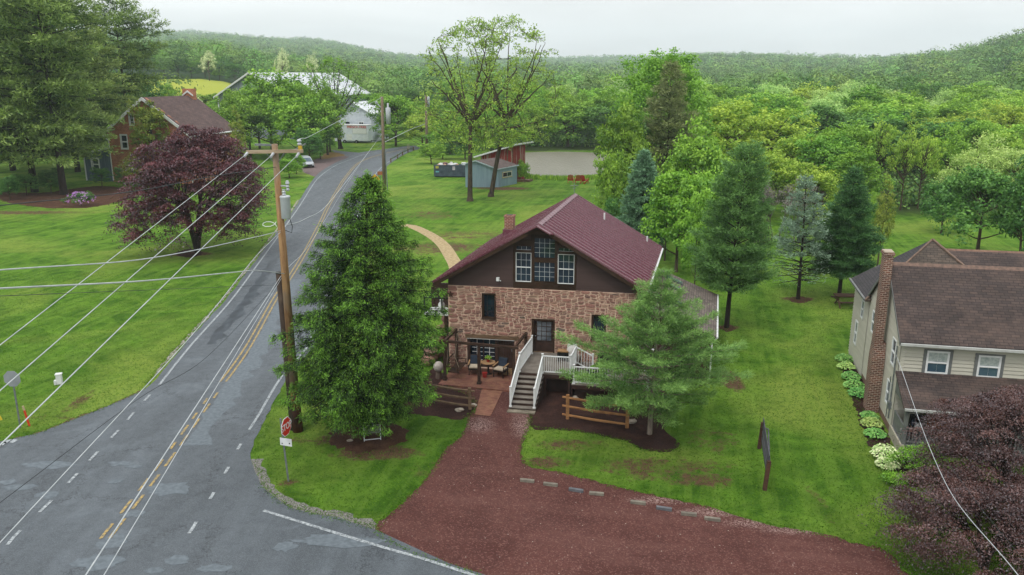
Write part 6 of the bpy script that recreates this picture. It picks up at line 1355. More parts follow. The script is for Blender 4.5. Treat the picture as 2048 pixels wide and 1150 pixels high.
def fractal(rng, W_, tips, p, d, L, r, depth, maxd, spread=.5, up=.12, kids=(2, 3), shrink=.74):
    p = np.array(p); d = nrm(np.array(d)); q1 = p+d*L*.5+rng.normal(0, .05*L, 3); d2 = nrm(d+rng.normal(0, .16, 3)+np.array([0, 0, up])); q2 = q1+d2*L*.5
    r1 = r*.68; W_.limb([tuple(p), tuple(q1), tuple(q2)], r, r1, 6 if depth < 3 else 4)
    if depth >= maxd: tips.append((q2, d2)); return
    if depth >= maxd-1: tips.append((q1, d))
    n = rng.integers(kids[0], kids[1]+1)
    for k in range(n):
        v = nrm(rng.normal(size=3)); v = nrm(v-d2*np.dot(v, d2)); sp = spread*rng.uniform(.55, 1.25) if k else spread*.35
        nd = nrm(d2*math.cos(sp)+v*math.sin(sp)+np.array([0, 0, up]))
        fractal(rng, W_, tips, q2, nd, L*shrink*rng.uniform(.8, 1.15), r1*(.92 if k == 0 else .7), depth+1, maxd, spread, up, kids, shrink)
def tufts(rng, tips, per, rad, leaf, aspect=.45, droop=.3, k=.35):
    T = np.array([t[0] for t in tips]); n = len(T)*per; ci = np.repeat(np.arange(len(T)), per)
    d = nrm(rng.normal(size=(n, 3)))*(rng.random(n)**.5)[:, None]*rad; d[:, 2] = d[:, 2]*.7-droop*rad*rng.random(n)
    V = leaves(rng, T[ci]+d, leaf, leaf*aspect, bias=nrm(d+np.array([0, 0, .6*rad])), k=k, dirv=nrm(d), dk=.4)
    return V, np.clip(rng.normal(.5, .25, n)+(rng.random(len(T))[ci]-.5)*.4, 0, 1)

BARK = simple('bark_grey_brown', C(98, 84, 68, K), C(58, 50, 42, K), 6, .95, .8, 20, stretch=(1, 1, .2), bd=.04); BARKD = simple('bark_dark', C(58, 48, 40, K), C(36, 30, 26, K), 6, .95, .6, 20, stretch=(1, 1, .25))
BARKL = simple('bark_pale', C(160, 146, 132, K), C(92, 82, 74, K), 9, .95, .6, 24, stretch=(1, 1, .2))
LM = {
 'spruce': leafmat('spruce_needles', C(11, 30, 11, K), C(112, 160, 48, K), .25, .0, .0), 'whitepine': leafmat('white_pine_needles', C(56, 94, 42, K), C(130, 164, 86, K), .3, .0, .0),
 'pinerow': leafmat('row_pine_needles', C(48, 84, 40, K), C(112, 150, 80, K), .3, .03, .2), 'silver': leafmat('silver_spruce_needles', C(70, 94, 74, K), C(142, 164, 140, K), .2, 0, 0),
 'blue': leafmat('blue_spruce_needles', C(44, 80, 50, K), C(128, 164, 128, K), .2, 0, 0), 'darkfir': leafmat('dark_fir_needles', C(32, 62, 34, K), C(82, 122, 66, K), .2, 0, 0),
 'bigpine': leafmat('old_pine_needles', C(40, 70, 34, K), C(146, 164, 86, K), .28, .02, .2), 'olive': leafmat('olive_cedar_leaves', C(78, 92, 56, K), C(138, 146, 92, K), .25, 0, 0),
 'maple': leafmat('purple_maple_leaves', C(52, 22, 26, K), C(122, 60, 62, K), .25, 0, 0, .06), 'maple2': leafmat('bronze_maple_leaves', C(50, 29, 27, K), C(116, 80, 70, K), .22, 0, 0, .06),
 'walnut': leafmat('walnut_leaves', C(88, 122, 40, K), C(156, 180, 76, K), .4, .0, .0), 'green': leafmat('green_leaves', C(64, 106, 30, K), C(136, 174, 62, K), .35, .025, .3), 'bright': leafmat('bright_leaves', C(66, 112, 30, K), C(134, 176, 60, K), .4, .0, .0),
 'yellow': leafmat('yellow_green_leaves', C(92, 130, 40, K), C(166, 190, 74, K), .4, .035, .2), 'deep': leafmat('deep_green_leaves', C(36, 74, 30, K), C(98, 138, 62, K), .3, .02, .3), 'pale': leafmat('pale_willow_leaves', C(118, 152, 78, K), C(180, 202, 120, K), .4, .03, .2),
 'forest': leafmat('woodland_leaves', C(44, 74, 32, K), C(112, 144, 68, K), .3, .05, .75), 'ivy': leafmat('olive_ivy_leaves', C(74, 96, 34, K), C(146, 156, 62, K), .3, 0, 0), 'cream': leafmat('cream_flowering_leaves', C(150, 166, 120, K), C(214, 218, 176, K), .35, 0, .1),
 'hosta': leafmat('hosta_leaves', C(70, 128, 56, K), C(140, 184, 100, K), .3, .03, .2), 'hostaw': leafmat('variegated_leaves', C(140, 176, 96, K), C(226, 232, 180, K), .3, 0, 0), 'grey': leafmat('bare_grey_twigs', C(92, 88, 82, K), C(126, 120, 112, K), .1, 0, 0),
}
def plant(name, label, cat, loc, V, tint, mat, wood=None, bark=None, group=None, crown='crown', rotz=0, scale=1, trunk='trunk'):
    t = thing(name, label, cat, (0, 0, 0), group)
    rawmesh(crown, V, F4=q4(len(V)//4), mat=mat, tint=tint, parent=t)
    if wood is not None: wood.build(trunk, bark or BARK, t, True)
    t.location = loc; t.rotation_euler = (0, 0, rotz); t.scale = (scale,)*3 if not hasattr(scale, '__len__') else scale
    return t
def mix(a, b, t): return a+(b-a)*t

# the big Norway spruce in front
def norway(seed, H, R):
    rng = np.random.default_rng(seed); W_ = Wood(); W_.limb([(0, 0, 0), (0, 0, H*.5), (0, 0, H*.97)], .24, .03, 10)
    prof = lambda t: R*np.interp(t, [0, .1, .2, .35, .45, .63, .8, .89, .95, 1], [.42, .75, .97, 1.0, .94, .72, .44, .27, .15, .02])
    C0 = []; D0 = []; S0 = []
    nw = 30
    for i in range(nw):
        t = (i+.3)/nw; z = 1.2+(H-1.2)*t**.96; nb = int(mix(11, 5, t))
        ph = rng.uniform(0, 6.28)
        for j in range(nb):
            az = ph+6.283*j/nb+rng.uniform(-.18, .18); L = prof(t)*rng.uniform(.74, 1.16)+.05; slope = mix(-.22, .75, t)+rng.uniform(-.1, .1); dr = mix(.34, .05, t)*L
            d = np.array([math.cos(az), math.sin(az), 0]); side = np.array([-d[1], d[0], 0]); f = lambda s: d*L*s+np.array([0, 0, z+slope*L*s*.45-dr*s*s+.22*L*max(0, s-.7)])
            W_.limb([tuple(f(s)) for s in (0, .35, .7, 1.0)], .045*(1-t*.6), .008, 4)
            ns = max(3, int(L/.31))
            for q in range(ns):
                s = (q+.8)/ns
                if s < .28: continue
                for sd in (-1, 0, 1):
                    wdt = (1.02-s)*L*.42+.13
                    c = f(s)+side*sd*wdt*rng.uniform(.5, 1.0)+np.array([0, 0, -.1*abs(sd)*rng.uniform(.3, 1.6)-.1*rng.random()]); C0.append(c); D0.append(nrm(d*.7+side*sd*.7+np.array([0, 0, -.55]))); S0.append(s)
    for z in np.linspace(H-.5, H, 7): C0.append(np.array([0, 0, z])); D0.append(np.array([0, 0, 1.])); S0.append(1)
    C0 = np.array(C0); D0 = np.array(D0); S0 = np.array(S0); per = 64; n = len(C0)*per; ci = np.repeat(np.arange(len(C0)), per)
    off = rng.normal(0, 1, (n, 3))*np.array([.088, .088, .08]); C0[:, 2] = np.maximum(C0[:, 2], .95+rng.random(len(C0))*.25); fan = nrm(D0[ci]*1.0+rng.normal(0, .5, (n, 3)))
    Pp = C0[ci]+off+fan*.07; V = leaves(rng, Pp, .125, .026, bias=(0, 0, 1), k=.45, dirv=fan, dk=.8)
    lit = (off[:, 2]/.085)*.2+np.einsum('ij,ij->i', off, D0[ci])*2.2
    tint = np.clip(-.16+.5*S0[ci]+lit+rng.normal(0, .1, n)+(rng.random(len(C0))[ci]-.5)*.45, 0, 1)  # new-growth tips, plus shading tinted in: dark inside, paler tuft tops
    return V, tint, W_.m
b0 = G(729, 868); Vn, tn, wn = norway(1, 11.15, 3.25)
Vn[:, 0] += .62*np.clip(Vn[:, 2]/11, 0, 1)**1.2; wn.v = [(v[0]+.62*min(1, max(0, v[2]/11))**1.2, v[1], v[2]) for v in wn.v]
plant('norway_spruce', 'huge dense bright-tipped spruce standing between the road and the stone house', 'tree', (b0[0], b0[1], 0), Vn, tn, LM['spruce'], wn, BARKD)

# conifers built from tiers of limbs with brush-like tufts
def tiered(seed, H, R, z0, nw, nb, prof, slope, droop, tuft, per, L_, W2, gap=.3, start=.3, dk=.75, upk=.5, trunk=.16, bow=(0, 0), wob=.1, side_w=.3, up=.35, irr=.2, dens=1.0, trad=.1):
    rng = np.random.default_rng(seed); W_ = Wood(); tk_ = lambda z: np.array([bow[0]*(z/H)**1.5, bow[1]*(z/H)**1.5, z])
    W_.limb([tuple(tk_(z)) for z in np.linspace(0, H*.97, 8)], trunk, .02, 8); C0 = []; D0 = []; S0 = []
    for i in range(nw):
        t = (i+rng.uniform(.2, .8))/nw; z = z0+(H-z0)*t; n_ = max(3, int(nb*(1-.45*t))); ph = rng.uniform(0, 6.28)
        for j in range(n_):
            az = ph+6.283*j/n_+rng.uniform(-.3, .3); L = R*np.interp(t, *prof)*rng.uniform(1-irr, 1+irr)+.05; d = np.array([math.cos(az), math.sin(az), 0]); side = np.array([-d[1], d[0], 0])
            sl_ = mix(slope[0], slope[1], t)+rng.uniform(-wob, wob); dr = mix(droop[0], droop[1], t)
            f = lambda s: tk_(z)+d*L*s+np.array([0, 0, sl_*L*s-dr*L*s*s]); W_.limb([tuple(f(s)) for s in (0, .35, .7, 1.0)], mix(.05, .02, t)*trunk/.16, .006, 4)
            ns = max(2, int(L/gap*dens))
            for q in range(ns):
                s = start+(1-start)*(q+rng.random())/ns
                for sd in (-1, 0, 1):
                    if sd and rng.random() < .25: continue
                    c = f(s)+side*sd*((1.05-s)*L*side_w+trad)*rng.uniform(.3, 1.1)+np.array([0, 0, rng.uniform(-.5, .6)*trad]); C0.append(c); D0.append(nrm(d*.8+side*sd*.6+np.array([0, 0, up]))); S0.append(s)
    C0 = np.array(C0); D0 = np.array(D0); S0 = np.array(S0); n = len(C0)*per; ci = np.repeat(np.arange(len(C0)), per); fan = nrm(D0[ci]+rng.normal(0, tuft, (n, 3)))
    Pp = C0[ci]+fan*(rng.random(n)*trad*1.4)[:, None]+rng.normal(0, trad*.5, (n, 3))*np.array([1, 1, .55])
    V = leaves(rng, Pp, L_, W2, bias=(0, 0, 1), k=upk, dirv=fan, dk=dk)
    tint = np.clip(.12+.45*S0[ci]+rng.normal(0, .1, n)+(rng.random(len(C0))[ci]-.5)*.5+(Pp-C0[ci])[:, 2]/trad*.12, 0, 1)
    return V, tint, W_.m
pb3 = G(1299, 868)
Vw, tw, ww_ = tiered(3, 7.15, 2.8, 1.35, 16, 9, ([0, .12, .3, .5, .7, .85, 1], [.66, 1.02, 1.08, .7, .34, .16, .03]), (.05, .8), (.02, -.15), .55, 26, .17, .022, gap=.14, start=.3, trad=.13, trunk=.12, side_w=.32, irr=.38, up=.45, bow=(.3, .2))
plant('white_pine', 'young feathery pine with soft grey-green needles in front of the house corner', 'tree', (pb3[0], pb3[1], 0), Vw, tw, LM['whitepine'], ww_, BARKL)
# pine row on the right lawn
cone = ([0, .2, .5, .8, 1], [.85, 1, .72, .36, .04])
def rowtree(px, py, topx, topy, hwpx, **kw):
    b = G(px, py); t = P(topx, topy, b[1]+.5); H = t[2]; R = hwpx*depth(b[0], b[1], H/3)/FPX; kw.setdefault('bow', (t[0]-b[0], .3)); return (b[0], b[1], 0), H, R, kw
loc, H, R, kw = rowtree(1453, 655, 1497, 290, 70); V, t_, w_ = tiered(5, H, R, 1.9, 19, 8, ([0, .15, .35, .6, .85, 1], [1.0, 1.05, .95, .72, .5, .12]), (.55, .8), (.1, .1), .6, 24, .2, .045, gap=.2, start=.33, trad=.2, side_w=.4, trunk=.17, irr=.22, **kw)
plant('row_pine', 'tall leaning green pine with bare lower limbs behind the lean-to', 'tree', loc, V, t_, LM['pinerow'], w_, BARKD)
loc, H, R, kw = rowtree(1596, 598, 1611, 355, 52); V, t_, w_ = tiered(6, H, R, 1.2, 22, 7, ([0, .2, .5, .8, 1], [1.1, 1.15, .85, .5, .08]), (.0, .5), (.0, .1), .5, 16, .18, .05, gap=.26, start=.35, trad=.16, trunk=.15, irr=.15, dens=.8, **kw)
z_ = V.reshape(-1, 4, 3)[:, 0, 2]; keep = (z_ > H*.38) | (np.random.default_rng(1).random(len(z_)) < .12); V = V.reshape(-1, 4, 3)[keep].reshape(-1, 3); t_ = t_[keep]
plant('silver_spruce', 'thin silvery spruce with dead bare lower branches', 'tree', loc, V, t_, LM['silver'], w_, BARKD)
loc, H, R, kw = rowtree(1678, 592, 1708, 342, 62); V, t_, w_ = tiered(7, H, R, 1.5, 20, 9, cone, (.15, .6), (.15, .1), .55, 24, .2, .05, gap=.2, start=.2, trad=.2, side_w=.4, trunk=.16, irr=.2, **kw)
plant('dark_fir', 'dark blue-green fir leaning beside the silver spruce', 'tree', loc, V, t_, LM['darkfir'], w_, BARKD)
bq = (P(1281, 505, 69)[0], 69, 0); H = P(1281, 303, 69)[2]; V, t_, w_ = tiered(8, H, 45*70/FPX, .3, 26, 12, ([0, .2, .5, .8, 1], [.9, 1, .8, .42, .04]), (.05, .5), (.15, .1), .5, 22, .22, .07, gap=.22, start=.3, trad=.17, side_w=.4, trunk=.15, irr=.1)
plant('blue_spruce', 'frosty blue-green spruce cone right behind the maroon roof', 'tree', bq, V, t_, LM['blue'], w_, BARKD)

# purple maples: domed sprays on spreading limbs
def jmaple(seed, H, R, nspray, per, sr, leaf, lo=.18, th=.3, trunks=4, tr=.2, asp=.42):
    rng = np.random.default_rng(seed); W_ = Wood(); ctr, rad = crown_points(rng, (0, 0, H*.42), (R, R, H*.56), nspray, .55, .16); ctr[:, 2] = np.maximum(ctr[:, 2], H*lo+rng.random(nspray)*H*.12)
    stems = []
    for k in range(trunks): az = 6.28*k/trunks+rng.uniform(-.4, .4); e = np.array([math.cos(az)*R*.3, math.sin(az)*R*.3, H*.5]); W_.limb(bez((0, 0, 0), (e[0]*.2, e[1]*.2, H*.25), e, 6), tr, tr*.35, 7); stems.append(e)
    for i in rng.choice(nspray, min(60, nspray), replace=False): e = ctr[i]; s = stems[int(np.argmin([np.linalg.norm(e-q) for q in stems]))]*rng.uniform(.6, 1); W_.limb(bez(s, (s+e)/2+np.array([0, 0, .2]), e+np.array([0, 0, -.1]), 5), tr*.25, .012, 4)
    n = nspray*per; ci = np.repeat(np.arange(nspray), per); u = rng.normal(0, .5, (n, 2)); rr = np.hypot(u[:, 0], u[:, 1]); sz = rng.uniform(.6, 1.3, nspray)
    o = np.stack([u[:, 0], u[:, 1], -.42*rr**2+rng.normal(0, .1, n)], -1)*sr*sz[ci][:, None]; out = nrm(ctr[ci]-np.array([0, 0, H*.3])); o[:, :2] += out[:, :2]*(rr*sr*.25)[:, None]; o[:, 2] -= rr*sr*.18*np.hypot(out[:, 0], out[:, 1])
    dv = nrm(np.stack([u[:, 0], u[:, 1], -.5*np.ones(n)], -1)); V = leaves(rng, ctr[ci]+o, leaf, leaf*asp, bias=(0, 0, 1), k=.5, dirv=dv, dk=.45)
    return V, np.clip(.4+o[:, 2]/sr*.5+rng.normal(0, .1, n)+(rng.random(nspray)[ci]-.5)*.5, 0, 1), W_.m  # spray tops tinted lighter, their sunk edges darker: shading put in the colour
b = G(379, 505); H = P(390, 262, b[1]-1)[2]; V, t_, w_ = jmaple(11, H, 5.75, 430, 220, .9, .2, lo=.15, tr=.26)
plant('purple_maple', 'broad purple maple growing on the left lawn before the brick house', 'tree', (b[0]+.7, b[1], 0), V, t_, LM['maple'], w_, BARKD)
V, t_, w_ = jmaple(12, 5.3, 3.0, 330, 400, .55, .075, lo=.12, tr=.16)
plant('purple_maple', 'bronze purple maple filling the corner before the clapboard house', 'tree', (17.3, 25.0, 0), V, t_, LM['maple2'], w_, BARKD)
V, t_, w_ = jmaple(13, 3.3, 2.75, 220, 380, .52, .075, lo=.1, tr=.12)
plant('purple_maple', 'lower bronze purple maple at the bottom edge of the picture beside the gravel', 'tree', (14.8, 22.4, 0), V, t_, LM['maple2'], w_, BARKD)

# two tall open walnuts
def walnut(seed, H, R, lean, n=300, per=16, rad=.62, lo=.27, leaf=.36, tr=.4, fork=.44, prof=([0, .2, .45, .7, .88, 1], [.62, 1.0, .95, .8, .6, .25])):
    """open crown: long limbs carrying separate leaf tufts"""
    rng = np.random.default_rng(seed); W_ = Wood(); tz_ = H*fork; top = np.array([lean[0], lean[1], tz_])
    W_.limb([(0, 0, 0), (lean[0]*.25, lean[1]*.25, tz_*.33), (lean[0]*.6, lean[1]*.6, tz_*.7), tuple(top)], tr, tr*.62, 10); W_.m.tube([(0, 0, 0), (0, 0, .5)], [tr*1.4, tr], 10, False)
    S = []
    def main(s, e, r):
        m_ = (s+e)/2+np.array([rng.normal(0, .5), rng.normal(0, .5), rng.uniform(-.6, .5)]); m_[:2] = mix(m_[:2], e[:2], .25); pts = bez(s, m_, e, 9); pts = [tuple(np.array(p)+rng.normal(0, .09, 3)*(0 < q < 8)) for q, p in enumerate(pts)]
        W_.limb(pts, r, .03, 6)
        for q, p in enumerate(pts[2:]): S.append((np.array(p), mix(r, .03, (q+2)/8)))
    nm = 15
    for k in range(nm):
        az = 6.283*k*.618*1.0+rng.uniform(-.3, .3); el = rng.uniform(.1, 1.0) if k > 4 else rng.uniform(.75, 1); z = mix(H*lo+1, H*.97, el); rr_ = R*np.interp((z/H-lo)/(1-lo), *prof)*.88
        sz_ = tz_ if z > tz_*1.15 else tz_*rng.uniform(.7, 1); s = np.array([lean[0]*sz_/tz_, lean[1]*sz_/tz_, sz_]); main(s, np.array([lean[0]+math.cos(az)*rr_, lean[1]+math.sin(az)*rr_, z]), tr*(.5 if z > tz_ else .32))
    tips = []
    for k in range(n):
        el = rng.random()**1.15; z = H*mix(lo, 1, el); az = rng.uniform(0, 6.283); rr_ = R*np.interp(el, *prof)*(rng.random()**.45)*rng.uniform(.85, 1.12); p = np.array([lean[0]+math.cos(az)*rr_, lean[1]+math.sin(az)*rr_, z])
        dd = [np.linalg.norm((p-q)*np.array([1, 1, .8]))+(1.5 if q[2] > p[2]+.3 else 0) for q, _ in S]; g = int(np.argmin(dd)); q, r = S[g]
        if dd[g] > 3.6: p = q+(p-q)*3.2/dd[g]
        pts = bez(q, (q+p)/2+np.array([0, 0, -.2]), p, 4); W_.limb(pts, min(r*.6, .06), .012, 4); tips.append((p, None))
        if np.linalg.norm(p-q) > 1.4: tips.append((np.array(pts[2])+rng.normal(0, .25, 3), None)); S.append((np.array(pts[1]), .05))
    V, t_ = tufts(rng, tips, per, rad, leaf, .4); return V, t_, W_.m, tips
for seed, (px, py), topy, lean, lb in ((23, (940, 402), 30, (.2, 0), 'left and denser of the two tall open walnut trees behind the blue shed'), (26, (982, 393), 22, (2.1, .3), 'right leaning one of the two tall open walnut trees by the blue shed')):
    b = G(px, py); H = P(px, topy, b[1])[2]; V, t_, w_, tips = walnut(seed, H-.4, 7.5, lean, n=310, per=13, lo=.3, tr=.34)
    plant('walnut_tree', lb, 'tree', b, V, t_, LM['walnut'], w_, BARK, 'two tall walnut trees')

# the old pines on the left
prof_p = ([0, .15, .4, .7, .9, 1], [.8, 1.0, .95, .7, .35, .1])
V, t_, w_ = tiered(31, 26, 9.2, 4.0, 23, 8, prof_p, (-.02, .35), (.1, .0), .6, 13, .62, .16, gap=.75, start=.3, trad=.55, trunk=.5, irr=.3, side_w=.34, up=.15)
pA = plant('old_pine', 'huge dark pine at the far left edge, nearest the road lawn', 'tree', G(70, 384), V, t_, LM['bigpine'], w_, BARKD, 'old pines beside the brick house')
V, t_, w_ = tiered(32, 27, 7.0, 7.5, 22, 8, ([0, .15, .35, .6, .8, .93, 1], [.35, .5, .8, 1.0, .8, .4, .1]), (-.05, .4), (.1, .0), .6, 13, .62, .15, gap=.75, start=.3, trad=.52, trunk=.5, irr=.32, side_w=.34, up=.15)
pB = plant('old_pine', 'huge dark pine whose trunk stands left of the blue lean-to', 'tree', G(128, 389), V, t_, LM['bigpine'], w_, BARKD, 'old pines beside the brick house')
def ploc(px, Y): x = P(px, 300, Y)[0]; return (x, Y, tz(x, Y))
for (px, Y, rz, s, lb) in ((262, 148, 1.1, 1.05, 'tall pine with a ragged side against the sky, behind the brick house'), (150, 130, 2.3, 1.0, 'dark pine standing between the two front pines and the house'), (20, 132, 4, 1.05, 'old pine second from the left edge'), (-60, 112, 5, 1.0, 'old pine cut by the left picture edge'), (110, 150, .3, 1.15, 'tall old pine behind the two front pines'), (-10, 160, 2, 1.15, 'old pine far back at the left edge')):
    dup(pA if rz > 2 else pB, ploc(px, Y), rz, lb, (s*.95, s*.95, s))

# ------------------------------------------------------------------ broadleaf kinds for the middle distance
proto = {}
def kind(key, mat, n=3, bark=None, **kw):
    L = []
    for i in range(n):
        V, t_, w_ = broadleaf(100+len(proto)*10+i, **kw); t = thing('tree', 'x', 'tree'); rawmesh('crown', V, F4=q4(len(V)//4), mat=mat, tint=t_, parent=t)
        w_.build('trunk', bark or BARK, t, True); L.append(t)
    proto[key] = (L, kw.get('H', 12.), kw.get('R', 4.5))
kind('green', LM['green'], 4, nclump=170, per=48, leaf=.42, cr=1.0, base=.03); kind('yellow', LM['yellow'], 3, nclump=170, per=44, leaf=.38, cr=.9, base=.03); kind('deep', LM['deep'], 3, nclump=160, per=46, leaf=.42, cr=1.0, base=.03)
kind('pale', LM['pale'], 2, nclump=140, per=44, leaf=.42, cr=1.05, aspect=.35, base=.04); kind('bright', LM['bright'], 1, nclump=240, per=54, leaf=.42, cr=.95, lump=.3, base=.04)
kind('open', LM['yellow'], 2, nclump=110, per=30, leaf=.34, cr=.8, base=.25, limbs=60, shell=.3, lump=.35); kind('cream', LM['cream'], 1, nclump=80, per=30, leaf=.4, cr=1.0)
kind('ivy', LM['ivy'], 1, nclump=130, per=36, leaf=.3, cr=.7, H=10, R=3, base=.02)
kind('big', LM['bright'], 1, H=20, R=7.2, nclump=420, per=56, leaf=.4, cr=1.25, lump=.3, base=.05, limbs=60)
used = {}
def putree(key, px, Y, topy, hw, label, group=None, name='tree', i=None, z=None, rz=None):
    L, H0, R0 = proto[key]; k = used.get(key, 0); used[key] = k+1; o = L[k % len(L)] if i is None else L[i]
    x = P(px, 300, Y)[0]; gz = tz(x, Y) if z is None else z; top = P(px, topy, Y)[2]; H = max(3.0, top-gz); R = hw*depth(x, Y, gz+H*.5)/FPX
    rr = random.Random(int(px*7+Y*13)); t = dup(o, (x, Y, gz-.05), rr.uniform(0, 6.28) if rz is None else rz, label, (R/R0, R/R0*rr.uniform(.92, 1.08), H/H0)); t.name = name
    if group: t['group'] = group
    return t
T = putree
# centre: around the blue spruce and the pond
T('big', 1322, 106, 92, 104, 'tall bright green maple rising highest right of the pond', name='maple_tree')
T('green', 1248, 84, 225, 66, 'fresh green maple overhanging the right end of the pond', name='maple_tree')
T('green', 1226, 76, 300, 36, 'low green maple left of the blue spruce', name='maple_tree'); T('deep', 1255, 92, 215, 50, 'green tree behind the overhanging pond maple')
T('green', 1390, 74, 245, 80, 'green maple between the blue spruce and the tall row pine', name='maple_tree'); T('bright', 1365, 62, 335, 70, 'low bright maple right of the blue spruce', name='maple_tree'); T('green', 1430, 64, 335, 60, 'green maple directly behind the leaning row pine', name='maple_tree')
T('deep', 1340, 66, 370, 36, 'dark low bush right of the blue spruce foot', name='bush'); T('green', 1405, 56, 400, 32, 'leafy bush behind the lean-to roof', name='bush'); T('deep', 1228, 72, 400, 30, 'dark leafy bush at the left of the blue spruce foot', name='bush')
T('yellow', 1455, 108, 198, 92, 'yellow-green tree just right of the olive cedar'); T('yellow', 1535, 112, 215, 84, 'round yellow-green tree above the leaning row pine'); T('yellow', 1600, 100, 260, 70, 'yellow-green tree behind the silver spruce'); T('green', 1655, 96, 265, 64, 'green tree behind the dark fir'); T('yellow', 1550, 88, 300, 62, 'low yellow-green tree between the row pine and silver spruce')
T('green', 1485, 84, 285, 64, 'green tree behind the top of the row pine'); T('green', 1700, 102, 245, 60, 'green tree above the dark fir top'); T('yellow', 1640, 84, 325, 56, 'low yellow tree between silver spruce and dark fir')
T('open', 1760, 100, 232, 40, 'thin yellow-green tree left of the dark trunks at the lawn end'); T('open', 1815, 92, 250, 38, 'thin tree with two dark trunks at the lawn end'); T('open', 1850, 93, 262, 38, 'open yellow tree with a thick dark trunk at the lawn end'); T('green', 1722, 90, 300, 54, 'green tree left of the far lawn')
T('ivy', 1782, 64, 384, 27, 'round olive bush behind the dark fir', name='bush'); T('green', 1745, 74, 380, 30, 'green bush behind the dark fir crown', name='bush')
T('deep', 1985, 66, 325, 84, 'dark glossy broad tree behind the clapboard house', name='tree'); T('pale', 1960, 88, 275, 62, 'pale feathery willow behind the dark broad tree', name='willow_tree'); T('deep', 1905, 78, 350, 46, 'dark shrubby tree at the right side of the far lawn'); T('pale', 2040, 84, 290, 60, 'pale tree at the right picture edge'); T('deep', 2075, 62, 330, 60, 'dark tree cut by the right edge behind the clapboard house')
T('green', 1900, 100, 255, 50, 'green tree above the dark shrubby tree by the far lawn'); T('yellow', 2000, 106, 250, 55, 'yellow-green tree behind the pale willow'); T('green', 1950, 112, 235, 50, 'green tree in the second row behind the willow')
# olive cedar
V, t_, w_ = tiered(41, 15.5, 3.8, .8, 30, 8, ([0, .3, .6, .85, 1], [1, .95, .68, .32, .08]), (.05, .5), (.1, 0), .5, 14, .4, .09, gap=.4, start=.3, trad=.32, trunk=.25, irr=.25, side_w=.3, up=.2)
x_, y_ = P(1335, 300, 92)[0], 92; plant('cedar_tree', 'olive grey pointed cedar in front of the tall bright maple', 'tree', (x_, y_, 0), V, t_, LM['olive'], w_, BARKD, scale=(.95, .95, P(1335, 128, 92)[2]/15.5))
def undergrowth():
    rng = np.random.default_rng(31); n = 9000; x = rng.uniform(-20, 150, n); y = rng.uniform(84, 240, n); px = 1024+1675*x/y
    ok = (((y > 108) & (x > .13*y+6)) | ((y > 176) & (x > -12)) | ((y > 92) & (x > .47*y))) & (px < 2250); x, y = x[ok], y[ok]; m = len(x); per = 16; ci = np.repeat(np.arange(m), per)
    s = rng.uniform(.5, 1.7, m)[ci]; d = nrm(rng.normal(size=(m*per, 3))); d[:, 2] = abs(d[:, 2]); z = terr(x, y)
    P0 = np.stack([x[ci], y[ci], z[ci]], -1)+d*s[:, None]*np.array([1.1, 1.1, 1.2])
    V = leaves(rng, P0, .5, .34, bias=d, k=.5); o = rawmesh('undergrowth', V, F4=q4(m*per), mat=LM['forest'], tint=np.clip(rng.normal(.4, .25, m*per), 0, 1), tree=rng.random(m)[ci]); tag(o, 'low leafy undergrowth on the woodland floor beyond the lawns', 'undergrowth', kind='stuff')
undergrowth()
# bare grey thicket
rng = np.random.default_rng(9); W_ = Wood(); tips = []
for k in range(16): fractal(rng, W_, tips, (rng.uniform(-2.5, 2.5), rng.uniform(-1, 1), 0), (rng.normal(0, .12), rng.normal(0, .12), 1), 1.5, .06, 2, 6, .35, .15, (2, 3), .8)
V, t_ = tufts(rng, tips, 3, .4, .3, .2); x_ = P(1565, 380, 74)[0]; plant('bare_thicket', 'bare grey leafless thicket behind the silver spruce', 'thicket', (x_, 74, 0), V, t_, LM['grey'], W_.m, simple('grey_twig', C(118, 110, 102, K), C(92, 86, 80, K)))
# left-centre around the barn and the road
T('green', 545, 158, 152, 76, 'broad green tree in front of the barn gable'); T('green', 600, 168, 158, 64, 'green tree rising behind the leaning roadside tree'); T('green', 655, 158, 158, 46, 'green tree hiding the right part of the barn roof'); T('green', 468, 168, 172, 34, 'narrow green tree at the left barn corner'); T('green', 520, 172, 172, 52, 'green tree against the grey barn gable'); T('green', 600, 148, 190, 62, 'leafy green tree leaning over the lay-by'); T('green', 500, 150, 195, 56, 'green tree between the brick house and the barn'); T('deep', 640, 150, 240, 34, 'dark shrub by the silver van', name='bush'); T('ivy', 660, 165, 225, 30, 'reddish-brown tall shrub beside the side lane', name='bush')
T('deep', 618, 144, 258, 30, 'dark green bush behind the silver van', name='bush')
T('bright', 575, 122, 316, 24, 'clipped bright bush beside the lay-by', name='bush'); T('bright', 590, 127, 300, 20, 'bright bush in front of the silver van', name='bush')
T('green', 792, 178, 186, 52, 'round fresh green tree at the outer bend of the road'); T('yellow', 845, 172, 225, 44, 'yellow-green bush beside the grey far pole', name='bush'); T('green', 900, 160, 235, 46, 'green bush behind the dumpster', name='bush'); T('deep', 885, 150, 280, 26, 'dark bush at the lawn edge beyond the road', name='bush'); T('green', 862, 142, 285, 26, 'green bush near the guard rail', name='bush'); T('deep', 930, 150, 270, 30, 'dark bush behind the blue shed', name='bush')
T('green', 1000, 168, 200, 50, 'green tree behind the red shed'); T('deep', 960, 176, 190, 46, 'deep green tree left of the pond'); T('green', 775, 190, 262, 20, 'low green bush on the bank by the bend', name='bush')
T('green', 1042, 118, 328, 12, 'small bright bush between the red shed and the pond', name='bush', z=0); T('green', 1050, 116, 342, 9, 'smaller bush at the near corner of the pond', name='bush', z=0)
